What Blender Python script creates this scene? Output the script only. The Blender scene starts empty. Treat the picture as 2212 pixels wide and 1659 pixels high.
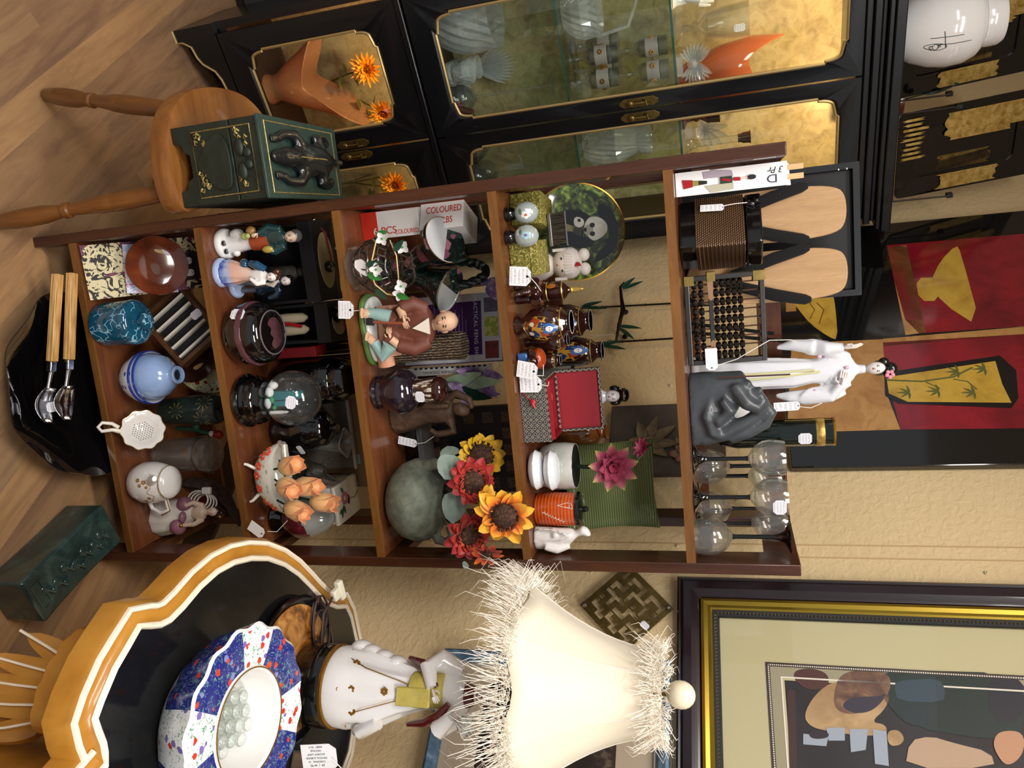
import bpy, bmesh, math, random
from math import sin, cos, pi, radians, hypot, atan2
from mathutils import Matrix, Vector, Euler, noise

SC = bpy.context.scene
COL = SC.collection
random.seed(7)

# ------------------------------------------------------------------ camera
FPX, YAW, PITCH, ROLL = 1642.8, 0.1742, 0.2837, -0.0486
CAM = Vector((0.1422, -1.3922, 1.5))
FWD = Vector((sin(YAW) * cos(PITCH), cos(YAW) * cos(PITCH), -sin(PITCH)))
_r = Vector((cos(YAW), -sin(YAW), 0)); _u = _r.cross(FWD)
RGT = cos(ROLL) * _r + sin(ROLL) * _u
UPV = -sin(ROLL) * _r + cos(ROLL) * _u
cd = bpy.data.cameras.new('camera'); cam = bpy.data.objects.new('camera', cd); COL.objects.link(cam)
cd.sensor_width = 36.0; cd.lens = FPX / 2212 * 36.0; cd.clip_start = 0.02
cam.matrix_world = Matrix(((UPV.x, -RGT.x, -FWD.x, CAM.x), (UPV.y, -RGT.y, -FWD.y, CAM.y), (UPV.z, -RGT.z, -FWD.z, CAM.z), (0, 0, 0, 1)))
SC.camera = cam

# ------------------------------------------------------------------ light and exposure
SC.view_settings.view_transform = 'Standard'; SC.view_settings.look = 'None'
SC.view_settings.exposure = 0.0; SC.view_settings.gamma = 1.0; SC.view_settings.use_curve_mapping = False
wo = bpy.data.worlds.new('room_ambient'); SC.world = wo; wo.use_nodes = True
wo.node_tree.nodes['Background'].inputs[0].default_value = (0.92, 0.95, 1.0, 1)
wo.node_tree.nodes['Background'].inputs[1].default_value = 0.42
def area(name, loc, target, sx, sy, power, col):
    d = bpy.data.lights.new(name, 'AREA'); d.shape = 'RECTANGLE'; d.size = sx; d.size_y = sy; d.energy = power; d.color = col
    o = bpy.data.objects.new(name, d); COL.objects.link(o); o.location = loc
    o.rotation_euler = (Vector(target) - Vector(loc)).to_track_quat('-Z', 'Y').to_euler()
    return o
area('ceiling_light', (0.15, -0.75, 2.72), (0.15, -0.7, 0), 1.2, 0.3, 28, (1.0, 0.955, 0.9))
area('ceiling_light', (-0.9, -1.9, 2.72), (-0.9, -1.9, 0), 1.2, 0.6, 52, (1.0, 0.965, 0.92))
area('ceiling_light', (1.0, -2.3, 2.72), (1.0, -2.3, 0), 1.2, 0.6, 52, (1.0, 0.965, 0.92))
def point(name, loc, power, col, r=0.015):
    d = bpy.data.lights.new(name, 'POINT'); d.energy = power; d.color = col; d.shadow_soft_size = r
    o = bpy.data.objects.new(name, d); COL.objects.link(o); o.location = loc
    return o

# ------------------------------------------------------------------ helpers
def lin(h):
    if not isinstance(h, str): return (h[0], h[1], h[2], 1)
    h = h.lstrip('#'); o = []
    for i in (0, 2, 4):
        v = int(h[i:i + 2], 16) / 255
        o.append(v / 12.92 if v <= 0.04045 else ((v + 0.055) / 1.055) ** 2.4)
    return (*o, 1)

class NT:
    def __init__(s, name):
        s.m = bpy.data.materials.new(name); s.m.use_nodes = True; s.t = s.m.node_tree; s.b = s.t.nodes['Principled BSDF']
    def n(s, typ, **kw):
        x = s.t.nodes.new(typ)
        for k, v in kw.items():
            if k.startswith('i_'): x.inputs[k[2:].replace('_', ' ')].default_value = v
            else: setattr(x, k, v)
        return x
    def l(s, a, b): s.t.links.new(a, b)
    def obj(s, scale=(1, 1, 1), rot=(0, 0, 0)):
        t = s.n('ShaderNodeTexCoord'); mp = s.n('ShaderNodeMapping'); mp.inputs['Scale'].default_value = scale; mp.inputs['Rotation'].default_value = rot
        s.l(t.outputs['Object'], mp.inputs['Vector']); return mp.outputs['Vector']
    def ramp(s, fac, stops, interp='LINEAR'):
        r = s.n('ShaderNodeValToRGB'); cr = r.color_ramp; cr.interpolation = interp
        while len(cr.elements) < len(stops): cr.elements.new(0.5)
        for e, (p, c) in zip(cr.elements, stops): e.position = p; e.color = lin(c)
        s.l(fac, r.inputs['Fac']); return r.outputs['Color']
    def mix(s, fac, a, b, mode='MIX'):
        x = s.n('ShaderNodeMix', data_type='RGBA', blend_type=mode)
        for val, i in ((fac, 0), (a, 6), (b, 7)):
            if hasattr(val, 'is_linked') or hasattr(val, 'links'): s.l(val, x.inputs[i])
            else: x.inputs[i].default_value = val if not isinstance(val, str) else lin(val)
        return x.outputs[2]
    def math(s, op, a, b=0.5):
        x = s.n('ShaderNodeMath', operation=op)
        for val, i in ((a, 0), (b, 1)):
            if hasattr(val, 'links'): s.l(val, x.inputs[i])
            else: x.inputs[i].default_value = val
        return x.outputs[0]
    def noise(s, vec, scale, detail=4, rough=0.55, dist=0):
        x = s.n('ShaderNodeTexNoise'); x.inputs['Scale'].default_value = scale; x.inputs['Detail'].default_value = detail
        x.inputs['Roughness'].default_value = rough; x.inputs['Distortion'].default_value = dist; s.l(vec, x.inputs['Vector']); return x.outputs['Fac']
    def vor(s, vec, scale, feature='F1', out='Distance', rnd=1.0):
        x = s.n('ShaderNodeTexVoronoi', feature=feature); x.inputs['Scale'].default_value = scale; x.inputs['Randomness'].default_value = rnd
        s.l(vec, x.inputs['Vector']); return x.outputs[out]
    def wave(s, vec, scale, dist=0, dscale=1, d='X', det=2):
        x = s.n('ShaderNodeTexWave', bands_direction=d); x.inputs['Scale'].default_value = scale; x.inputs['Distortion'].default_value = dist
        x.inputs['Detail Scale'].default_value = dscale; x.inputs['Detail'].default_value = det; s.l(vec, x.inputs['Vector']); return x.outputs['Fac']
    def bump(s, h, strength=0.2, dist=0.002):
        b = s.n('ShaderNodeBump'); b.inputs['Strength'].default_value = strength; b.inputs['Distance'].default_value = dist
        s.l(h, b.inputs['Height']); s.l(b.outputs['Normal'], s.b.inputs['Normal'])
    def set(s, col=None, rough=0.5, metal=0, coat=0, trans=0, ior=1.45, spec=0.5, alpha=1, sheen=0, sss=0):
        i = s.b.inputs
        if col is not None:
            if hasattr(col, 'links'): s.l(col, i['Base Color'])
            else: i['Base Color'].default_value = lin(col)
        i['Roughness'].default_value = rough; i['Metallic'].default_value = metal; i['Coat Weight'].default_value = coat; i['Coat Roughness'].default_value = 0.06
        i['Transmission Weight'].default_value = trans; i['IOR'].default_value = ior; i['Specular IOR Level'].default_value = spec; i['Alpha'].default_value = alpha
        i['Sheen Weight'].default_value = sheen
        if sss: i['Subsurface Weight'].default_value = sss; i['Subsurface Radius'].default_value = (0.01, 0.007, 0.005)
        return s.m

def plain(name, col, rough=0.5, metal=0, **k):
    n = NT(name); nb = k.pop('nb', 0); var = k.pop('var', 0); sc = k.pop('sc', 60)
    if nb or var:
        f = n.noise(n.obj(), sc, 5)
        if nb: n.bump(f, nb, 0.002)
        if var:
            c = lin(col); d = tuple(max(0, x * (1 - var)) for x in c[:3]); e = tuple(min(1, x * (1 + var * .6)) for x in c[:3])
            return n.set(n.ramp(f, [(0.3, d), (0.7, e)]), rough, metal, **k)
    return n.set(col, rough, metal, **k)

def wood(name, c1, c2, axis='X', sc=14, rough=0.35, coat=0.3, fine=1.0, knots=False):
    n = NT(name); s = {'X': (0.12, 1, 1), 'Y': (1, 0.12, 1), 'Z': (1, 1, 0.12)}[axis]
    v = n.obj(s); f = n.noise(v, sc, 6, 0.6, 0.6); g = n.noise(v, sc * 9 * fine, 3, 0.7)
    m = n.math('ADD', n.math('MULTIPLY', f, 0.7), n.math('MULTIPLY', g, 0.3))
    n.bump(g, 0.05, 0.001)
    return n.set(n.ramp(m, [(0.3, c1), (0.52, tuple((a + b) / 2 for a, b in zip(lin(c1)[:3], lin(c2)[:3]))), (0.7, c2)]), rough, coat=coat)

def veined(name, base, vein, dark, scale=60, rough=0.08):
    n = NT(name); v = n.obj(); w = n.n('ShaderNodeTexNoise'); w.inputs['Scale'].default_value = 30; n.l(v, w.inputs['Vector'])
    vv = n.mix(0.04, v, w.outputs['Color']); d = n.vor(vv, scale, 'DISTANCE_TO_EDGE'); f2 = n.noise(v, 25, 3)
    k = n.math('MULTIPLY', n.math('LESS_THAN', d, 0.035), n.math('GREATER_THAN', f2, 0.5))
    return n.set(n.mix(k, n.ramp(f2, [(0.3, dark), (0.7, base)]), vein), rough, coat=0.5)

def floral(name, base, cols, scale=60, size=0.38, rough=0.1, leaf='#3f7a55', coat=0.4, second=None):
    """flower spots scattered over a ground colour, with leaf specks between"""
    n = NT(name); v = n.obj(); x = n.n('ShaderNodeTexVoronoi'); x.inputs['Scale'].default_value = scale; n.l(v, x.inputs['Vector'])
    w = n.noise(v, scale * 3, 3); d = n.math('ADD', x.outputs['Distance'], n.math('MULTIPLY', n.math('SUBTRACT', w, 0.5), 0.35))
    pick = n.n('ShaderNodeSeparateColor'); n.l(x.outputs['Color'], pick.inputs[0])
    k = len(cols); pc = n.ramp(pick.outputs[0], [(i / k, c) for i, c in enumerate(cols)], 'CONSTANT')
    lf = n.noise(v, scale * 2.2, 4, 0.6, 1.5)
    g = n.mix(n.math('GREATER_THAN', lf, 0.585), base, leaf)
    if second: g = n.mix(n.math('LESS_THAN', n.noise(v, scale * 1.7, 3, .5, 2), 0.39), g, second)
    return n.set(n.mix(n.math('LESS_THAN', d, size), g, pc), rough, coat=coat)

def swirl(name, a, b, scale=70, th=0.5, width=0.12, rough=0.55, metal=0):
    n = NT(name); v = n.obj(); f = n.noise(v, scale, 1, 0.4, 2.2)
    k = n.math('LESS_THAN', n.math('ABSOLUTE', n.math('SUBTRACT', n.math('FRACT', n.math('MULTIPLY', f, 5)), th)), width)
    return n.set(n.mix(k, a, b), rough, metal)

def blotch(name, stops, scale=12, rough=0.4, detail=5, dist=0.5, coat=0, metal=0, nb=0, interp='LINEAR'):
    n = NT(name); f = n.noise(n.obj(), scale, detail, 0.6, dist)
    if nb: n.bump(f, nb, 0.003)
    return n.set(n.ramp(f, stops, interp), rough, metal, coat=coat)

def inked(name, paper='#efeef2', ink='#4a4a66', rows=11, rough=0.6):
    """price tag: rows of small illegible handwriting (x across, z up in the tag's own frame)"""
    n = NT(name); t = n.n('ShaderNodeTexCoord'); sp = n.n('ShaderNodeSeparateXYZ'); n.l(t.outputs['Generated'], sp.inputs[0])
    row = n.math('FRACT', n.math('MULTIPLY', sp.outputs['Z'], rows * .5)); band = n.math('LESS_THAN', n.math('ABSOLUTE', n.math('SUBTRACT', row, 0.5)), 0.27)
    mp = n.n('ShaderNodeMapping'); mp.inputs['Scale'].default_value = (22, 1, 14); n.l(t.outputs['Generated'], mp.inputs[0])
    f = n.noise(mp.outputs[0], 1.6, 3, 0.7); k = n.math('MULTIPLY', band, n.math('GREATER_THAN', f, 0.545))
    ed = n.math('MULTIPLY', n.math('GREATER_THAN', sp.outputs['X'], 0.1), n.math('LESS_THAN', sp.outputs['X'], 0.9))
    return n.set(n.mix(n.math('MULTIPLY', k, ed), paper, ink), rough)

def glass(name, col='#ffffff', rough=0.0, ior=1.45, clear=.75, white=.0, gl=1.0):
    """clear ware: part straight-through, part refracting, with a mirror sheen that grows towards the edge"""
    n = NT(name); n.set(col, rough, trans=1.0, ior=ior)
    tr = n.n('ShaderNodeBsdfTransparent'); tr.inputs[0].default_value = lin(col)
    go = n.n('ShaderNodeBsdfGlossy'); go.inputs['Roughness'].default_value = max(.02, rough); go.inputs[0].default_value = (1, 1, 1, 1)
    lw = n.n('ShaderNodeLayerWeight'); lw.inputs[0].default_value = .5; fr = n.math('ADD', n.math('MULTIPLY', n.math('POWER', lw.outputs['Facing'], 4.0), .8), .035); m0 = n.n('ShaderNodeMixShader'); m0.inputs[0].default_value = clear
    n.l(n.b.outputs[0], m0.inputs[1]); n.l(tr.outputs[0], m0.inputs[2]); top = m0
    if white:
        df = n.n('ShaderNodeBsdfDiffuse'); df.inputs[0].default_value = lin(col); m2 = n.n('ShaderNodeMixShader'); m2.inputs[0].default_value = white
        n.l(m0.outputs[0], m2.inputs[1]); n.l(df.outputs[0], m2.inputs[2]); top = m2
    m1 = n.n('ShaderNodeMixShader'); n.l(n.math('MULTIPLY', fr, gl), m1.inputs[0]); n.l(top.outputs[0], m1.inputs[1]); n.l(go.outputs[0], m1.inputs[2])
    n.l(m1.outputs[0], n.t.nodes['Material Output'].inputs['Surface']); return n.m

class B:
    """collects shapes into one mesh"""
    def __init__(s): s.v = []; s.f = []; s.mi = []; s.M = Matrix(); s.m = 0
    def at(s, loc=(0, 0, 0), rot=(0, 0, 0), sc=(1, 1, 1)):
        s.M = Matrix.LocRotScale(Vector(loc), Euler(rot), Vector(sc)); return s
    def add(s, vs, fs, m=None):
        o = len(s.v); s.v += [tuple(s.M @ Vector(p)) for p in vs]; s.f += [tuple(i + o for i in f) for f in fs]
        s.mi += [s.m if m is None else m] * len(fs); return s
    def box(s, c, d, m=None, taper=1):
        x, y, z = c; a, b, h = d[0] / 2, d[1] / 2, d[2] / 2; t = taper
        vs = [(x - a, y - b, z - h), (x + a, y - b, z - h), (x + a, y + b, z - h), (x - a, y + b, z - h), (x - a * t, y - b * t, z + h), (x + a * t, y - b * t, z + h), (x + a * t, y + b * t, z + h), (x - a * t, y + b * t, z + h)]
        return s.add(vs, [(3, 2, 1, 0), (4, 5, 6, 7), (0, 1, 5, 4), (1, 2, 6, 5), (2, 3, 7, 6), (3, 0, 4, 7)], m)
    def bx(s, x0, x1, y0, y1, z0, z1, m=None):
        return s.box(((x0 + x1) / 2, (y0 + y1) / 2, (z0 + z1) / 2), (x1 - x0, y1 - y0, z1 - z0), m)
    def loft(s, rings, m=None, caps=True, closed=False):
        n = len(rings[0]); vs = [p for r in rings for p in r]; fs = []
        R = len(rings); 
        for i in range(R if closed else R - 1):
            a = i * n; b = ((i + 1) % R) * n
            for j in range(n): k = (j + 1) % n; fs.append((a + j, a + k, b + k, b + j))
        if caps and not closed: fs.append(tuple(range(n))[::-1]); fs.append(tuple((R - 1) * n + j for j in range(n)))
        return s.add(vs, fs, m)
    def lathe(s, prof, n=32, m=None, c=(0, 0, 0), rip=0, k=8, sx=1, sy=1, ph=0, caps=True, fn=None, lo=0):
        """profile of (radius, z); rip/k: fluting amount and count; fn(a, r, z) -> (r, z)"""
        rings = []
        for i, (r, z) in enumerate(prof):
            ring = []
            for j in range(n):
                a = 2 * pi * j / n + ph; q = r * (1 + rip * cos(k * a)) if i >= lo else r; zz = z
                if fn: q, zz = fn(a, q, z)
                ring.append((c[0] + q * cos(a) * sx, c[1] + q * sin(a) * sy, c[2] + zz))
            rings.append(ring)
        return s.loft(rings, m, caps)
    def stack(s, rows, n=20, m=None, rip=0, k=9):
        """rows of (z, cx, cy, rx, ry[, turn]) ellipses joined into one skin"""
        rings = []
        for row in rows:
            z, cx, cy, rx, ry = row[:5]; t = row[5] if len(row) > 5 else 0; rp = row[6] if len(row) > 6 else rip
            ring = []
            for j in range(n):
                a = 2 * pi * j / n; q = 1 + rp * cos(k * a + t * 3); x, y = rx * q * cos(a), ry * q * sin(a)
                ring.append((cx + x * cos(t) - y * sin(t), cy + x * sin(t) + y * cos(t), z))
            rings.append(ring)
        return s.loft(rings, m)
    def ball(s, c, r, m=None, n=16, h=10, rot=None):
        if not hasattr(r, '__len__'): r = (r, r, r)
        R = Euler(rot).to_matrix() if rot else None
        vs = [(0, 0, -r[2])]; fs = []
        for i in range(1, h):
            t = pi * i / h
            for j in range(n): a = 2 * pi * j / n; vs.append((r[0] * sin(t) * cos(a), r[1] * sin(t) * sin(a), -r[2] * cos(t)))
        vs.append((0, 0, r[2])); L = len(vs) - 1
        for j in range(n):
            k = (j + 1) % n; fs.append((0, 1 + k, 1 + j)); fs.append((L, L - n + j, L - n + k))
            for i in range(h - 2): a = 1 + i * n; b = a + n; fs.append((a + j, a + k, b + k, b + j))
        vs = [tuple((R @ Vector(p) if R else Vector(p)) + Vector(c)) for p in vs]
        return s.add(vs, fs, m)
    def tube(s, pts, r, n=8, m=None, closed=False, flat=1):
        P = [Vector(p) for p in pts]; N = len(P); rr = r if hasattr(r, '__len__') else [r] * N
        rings = []; up = None
        for i in range(N):
            d = (P[(i + 1) % N] - P[i - 1]) if closed else (P[min(i + 1, N - 1)] - P[max(i - 1, 0)])
            d = d.normalized() if d.length > 1e-9 else Vector((0, 0, 1))
            if up is None: up = Vector((0, 0, 1)) if abs(d.z) < 0.9 else Vector((1, 0, 0))
            x = d.cross(up); x = x.normalized() if x.length > 1e-6 else Vector((1, 0, 0)); y = x.cross(d).normalized(); up = y
            rings.append([tuple(P[i] + (x * cos(2 * pi * j / n) + y * flat * sin(2 * pi * j / n)) * rr[i]) for j in range(n)])
        return s.loft(rings, m, True, closed)
    def prism(s, poly, a, b, ax='z', m=None):
        """polygon swept between two levels along an axis"""
        f = {'z': lambda p, t: (p[0], p[1], t), 'y': lambda p, t: (p[0], t, p[1]), 'x': lambda p, t: (t, p[0], p[1])}[ax]
        n = len(poly); vs = [f(p, a) for p in poly] + [f(p, b) for p in poly]
        return s.add(vs, [tuple(range(n)), tuple(range(n, 2 * n))[::-1]] + [(i, n + i, n + (i + 1) % n, (i + 1) % n) for i in range(n)], m)
    def leaf(s, base, tip, w, bend=0.0, up=(0, 0, 1), m=None, n=7, fold=0.25, sharp=1.0, th=0.0):
        """pointed leaf or petal from base to tip, bending towards up"""
        b = Vector(base); t = Vector(tip); d = t - b; L = d.length; d.normalize(); U = Vector(up); U = (U - d * U.dot(d)).normalized(); S = d.cross(U)
        vs = []; fs = []
        for i in range(n):
            q = i / (n - 1); ww = w * (sin(pi * min(1, q ** 0.75 * 0.98 + 0.02)) ** sharp) if 0 < i < n - 1 else (w * 0.12 if i == 0 else w * 0.02)
            c = b + d * L * q + U * bend * L * q * q
            for e in (-1, -0.5, 0, 0.5, 1): vs.append(tuple(c + S * ww * e + U * (fold * ww * e * e)))
        for i in range(n - 1):
            for j in range(4): a = i * 5 + j; fs.append((a, a + 1, a + 6, a + 5))
        if th:
            k = len(vs); vs += [tuple(Vector(p) - U * th) for p in vs]; fs += [tuple(i + k for i in f[::-1]) for f in fs]
            per = [i * 5 for i in range(n)] + [(n - 1) * 5 + j for j in range(1, 5)] + [i * 5 + 4 for i in range(n - 2, -1, -1)] + [3, 2, 1]
            fs += [(per[i], per[(i + 1) % len(per)], per[(i + 1) % len(per)] + k, per[i] + k) for i in range(len(per))]
        return s.add(vs, fs, m)
    def make(s, name, mats, parent=None, loc=None, rot=None, smooth=40, bevel=0, sub=0, solid=0, remesh=0, label=None, weld=False):
        me = bpy.data.meshes.new(name); me.from_pydata(s.v, [], s.f)
        if not isinstance(mats, (list, tuple)): mats = [mats]
        for m in mats: me.materials.append(m)
        if len(mats) > 1:
            for p, i in zip(me.polygons, s.mi): p.material_index = i
        bm = bmesh.new(); bm.from_mesh(me)
        if weld: bmesh.ops.remove_doubles(bm, verts=bm.verts, dist=1e-5)
        bmesh.ops.recalc_face_normals(bm, faces=bm.faces); bm.to_mesh(me); bm.free()
        if smooth:
            for p in me.polygons: p.use_smooth = True
            me.set_sharp_from_angle(angle=radians(smooth))
        o = bpy.data.objects.new(name, me); COL.objects.link(o)
        if parent: o.parent = parent
        if loc is not None: o.location = loc
        if rot is not None: o.rotation_euler = rot
        if remesh: d = o.modifiers.new('fuse', 'REMESH'); d.mode = 'VOXEL'; d.voxel_size = remesh; d.use_smooth_shade = True
        if remesh: d = o.modifiers.new('soften', 'SMOOTH'); d.iterations = 4; d.factor = .5
        if solid: d = o.modifiers.new('thickness', 'SOLIDIFY'); d.thickness = abs(solid); d.offset = 0 if solid > 0 else -1
        if bevel: d = o.modifiers.new('bevel', 'BEVEL'); d.width = bevel; d.segments = 2; d.limit_method = 'ANGLE'; d.angle_limit = radians(40)
        if sub: d = o.modifiers.new('round', 'SUBSURF'); d.levels = d.render_levels = sub
        if label: o['label'] = label
        return o

def thing(name, label, cat, loc=(0, 0, 0), rz=0, group=None, rot=None):
    o = bpy.data.objects.new(name, None); COL.objects.link(o); o.empty_display_size = 0.02
    o.location = loc; o.rotation_euler = rot if rot else (0, 0, rz); o['label'] = label; o['category'] = cat
    if group: o['group'] = group
    return o
def tag(o, label, cat, group=None, kind=None):
    o['label'] = label; o['category'] = cat
    if group: o['group'] = group
    if kind: o['kind'] = kind
    return o
def dup(root, loc=None, rz=None, label=None):
    r = root.copy(); COL.objects.link(r)
    if loc is not None: r.location = loc
    if rz is not None: r.rotation_euler = (0, 0, rz)
    if label: r['label'] = label
    for ch in list(root.children):
        c = ch.copy(); COL.objects.link(c); c.parent = r
        for g in list(ch.children):
            d = g.copy(); COL.objects.link(d); d.parent = c
    return r
def struct(o): o['kind'] = 'structure'; return o

def ray(X, Y): return FWD + RGT * ((Y - 829.5) / FPX) + UPV * ((X - 1106) / FPX)
def Z(X, Y, z): d = ray(X, Y); return CAM + d * ((z - CAM.z) / d.z)
def W(X, Y, y): d = ray(X, Y); return CAM + d * ((y - CAM.y) / d.y)

def text(parent, name, s, size, mat, loc, rot, depth=0.0004, align='CENTER', sx=1.0, shear=0, space=1):
    cu = bpy.data.curves.new(name, 'FONT'); cu.body = s; cu.size = size; cu.extrude = depth; cu.align_x = align; cu.align_y = 'CENTER'; cu.shear = shear
    cu.space_character = space
    t = bpy.data.objects.new(name, cu); COL.objects.link(t)
    dg = bpy.context.evaluated_depsgraph_get(); me = bpy.data.meshes.new_from_object(t.evaluated_get(dg)); me.name = name
    bpy.data.objects.remove(t); me.materials.clear(); me.materials.append(mat)
    o = bpy.data.objects.new(name, me); COL.objects.link(o); o.parent = parent; o.location = loc; o.rotation_euler = rot; o.scale = (sx, 1, 1)
    return o

# ------------------------------------------------------------------ shared materials
WHITE = plain('white_glaze', '#eceae8', 0.12, coat=0.5)
CREAM = plain('cream_glaze', '#e6dfd0', 0.2, coat=0.4)
MATTE_W = plain('white_bisque', '#e4dad2', 0.55, var=.06)
BLACK = plain('black_lacquer', '#0b0b0c', 0.12, coat=0.6)
BLACKM = plain('black_matt', '#121214', 0.55)
GOLD = plain('gold_paint', '#b98a3c', 0.3, 0.9)
BRASS = plain('aged_brass', '#7d6a3c', 0.38, 0.85, var=.35, sc=40)
SILVER = plain('polished_steel', '#c9c9cc', 0.14, 1.0)
PAPER = plain('white_paper', '#f1f0f2', 0.6)
TAGM = inked('tag_writing')
TAGB = inked('sticker_writing', '#e8e8f0', '#3a3a5a', 9)
STRING = plain('white_string', '#ece8e0', 0.8)
CLEAR = glass('clear_glass', '#fbfdfc', 0, 1.45, .82, .02)
PANE = glass('window_glass', '#f6faf8', 0, 1.45, 1.0, 0, .8)
CRYST = glass('cut_crystal', '#f6f8f8', 0.03, 1.5, .7, .2, 1.6)
SKIN = plain('porcelain_skin', '#e8cdb8', 0.3, coat=.3)
PALE = plain('porcelain_face', '#e6dcd8', 0.25, coat=.3)
RED = plain('red_paint', '#a3161f', 0.35)
GREENL = plain('leaf_green', '#2f5a34', 0.5, var=.3)
DKGREEN = plain('deep_green', '#163d2b', 0.45, var=.3)
INK = plain('black_ink', '#17171c', 0.6)
PINK = plain('rose_pink', '#c77a98', 0.4)

def price_tag(parent, loc, rot, w=0.03, h=0.045, string=None, mat=None):
    """white tag (clipped top corners, punched hole) in the xz plane, optional string in the parent's frame"""
    b = B(); c = w * 0.25
    b.prism([(-w / 2, 0), (w / 2, 0), (w / 2, h - c), (w / 2 - c, h), (-w / 2 + c, h), (-w / 2, h - c)], -0.0004, 0.0004, 'y')
    o = b.make('price_tag', mat or TAGM, parent, loc, rot, 0)
    hb = B(); hb.lathe([(w * .07, -.0007), (w * .07, .0007)], 10).make('punched_hole', INK, o, (0, 0, h - c * .8), (pi / 2, 0, 0), 0)
    if string: B().tube(string, 0.0008, 5).make('tag_string', STRING, parent)
    return o
def sticker(parent, loc, rot, w=0.022, h=0.03):
    b = B(); c = w * .2
    b.prism([(-w / 2 + c, 0), (w / 2 - c, 0), (w / 2, c), (w / 2, h - c), (w / 2 - c, h), (-w / 2 + c, h), (-w / 2, h - c), (-w / 2, c)], -0.0003, 0.0003, 'y')
    return b.make('price_sticker', TAGB, parent, loc, rot, 0)
def hand(b, p, d, up, size, m=None, curl=0.3, spread=.25):
    """palm with four fingers and a thumb"""
    p = Vector(p); d = Vector(d).normalized(); up = Vector(up); up = (up - d * up.dot(d)).normalized(); s = d.cross(up)
    q = size
    b.tube([p, p + d * .25 * q, p + d * .5 * q], [.13 * q, .2 * q, .19 * q], 8, m, flat=.55)
    for i, (o, L) in enumerate(((-.3, .42), (-.1, .5), (.1, .47), (.28, .38))):
        a = p + d * .46 * q + s * o * .55 * q; k = d + s * o * spread
        b.tube([a, a + k * L * .5 * q - up * curl * .05 * q, a + k * L * q - up * curl * .3 * q], [.06 * q, .055 * q, .035 * q], 6, m)
    a = p + d * .15 * q - s * .16 * q; b.tube([a, a + (d * .6 - s) * .2 * q, a + (d * 1.3 - s * .9) * .26 * q], [.07 * q, .06 * q, .04 * q], 6, m)
def face(parent, c, r, yaw=0, lips=None, eyes=None, scale=1, tilt=0):
    """eyes, brows, nose and mouth on the front (-y) of a small painted head"""
    lips = lips or RED; eyes = eyes or INK; E = Matrix.Translation(Vector(c)) @ Euler((tilt, 0, yaw)).to_matrix().to_4x4()
    def put(bb, x, z, rx, rz, d=1.0, rot=None):
        y = -math.sqrt(max(0, 1 - (x * x + z * z) / (r[0] * r[2]))) * r[1] * d
        bb.M = E; bb.ball((x, y, z), (rx, r[0] * .09, rz), None, 8, 6, rot); bb.M = Matrix()
    e = B(); a = r[0]
    for sg in (-1, 1):
        put(e, sg * a * .38, a * .12, a * .17, a * .06); put(e, sg * a * .4, a * .36, a * .2, a * .035, rot=(0, sg * .2, 0))
    e.make('painted_eyes', eyes, parent)
    l = B(); put(l, 0, -a * .52, a * .17, a * .08); l.make('painted_mouth', lips, parent)

# ------------------------------------------------------------------ the room
P0 = Vector((0.915, 0.224, 0)); WD = Vector((-0.656, 0.755, 0)).normalized(); WN = Vector((-0.755, -0.656, 0)).normalized()
WRZ = atan2(-WD.y, -WD.x)
def wloc(s, z, off=0.0): return P0 + WD * s + WN * off + Vector((0, 0, z))
def onplane(X, Y, p, n): d = ray(X, Y); return CAM + d * ((Vector(p) - CAM).dot(n) / d.dot(n))
def wall_mat():
    n = NT('wall_paint'); v = n.obj(); f = n.noise(v, 55, 3, 0.55, 0.6)
    n.bump(n.ramp(f, [(0.42, (0, 0, 0)), (0.6, (1, 1, 1))]), 0.35, 0.0022)
    return n.set(n.ramp(n.noise(v, 2.5, 3), [(0.3, '#cbb388'), (0.7, '#d3bc92')]), 0.62, spec=.25)
WALLM = wall_mat()
def floor_mat():
    n = NT('laminate_floor'); v = n.obj((1, 1, 1), (0, 0, radians(-126)))
    br = n.n('ShaderNodeTexBrick'); br.offset = 0.37; br.inputs['Scale'].default_value = 1; br.inputs['Brick Width'].default_value = 0.62; br.inputs['Row Height'].default_value = 0.078
    br.inputs['Mortar Size'].default_value = 0.0006; br.inputs['Color1'].default_value = (0, 0, 0, 1); br.inputs['Color2'].default_value = (1, 1, 1, 1); br.inputs['Mortar'].default_value = (.2, .2, .2, 1)
    n.l(v, br.inputs['Vector'])
    ad = n.n('ShaderNodeVectorMath', operation='ADD'); sc = n.n('ShaderNodeVectorMath', operation='SCALE'); sc.inputs['Scale'].default_value = 7
    n.l(br.outputs['Color'], sc.inputs[0]); n.l(v, ad.inputs[0]); n.l(sc.outputs[0], ad.inputs[1])
    mp = n.n('ShaderNodeMapping'); mp.inputs['Scale'].default_value = (1.1, 7, 1); n.l(ad.outputs[0], mp.inputs[0])
    g = n.noise(mp.outputs[0], 2.6, 7, 0.62, 1.4); fine = n.noise(mp.outputs[0], 22, 3, 0.6)
    c = n.ramp(g, [(0.25, '#5d4736'), (0.42, '#8a6a4e'), (0.55, '#a9865f'), (0.75, '#b8946c')])
    c = n.mix(0.55, c, n.ramp(br.outputs['Color'], [(0, '#7a6150'), (0.35, '#9c7450'), (0.7, '#b58b5e'), (1, '#8a7259')]))
    c = n.mix(n.math('MULTIPLY', fine, 0.35), c, '#6b4f3a')
    return n.set(c, 0.36, spec=.4)
b = B(); b.bx(-3.2, 2.2, -3.6, 3.6, -0.05, 0); struct(b.make('floor', floor_mat(), smooth=0))
b = B(); b.bx(-3.2, 2.2, -3.6, 3.6, 2.75, 2.8); struct(b.make('ceiling', plain('ceiling_tile', '#d9d4c8', .8), smooth=0))
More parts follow.
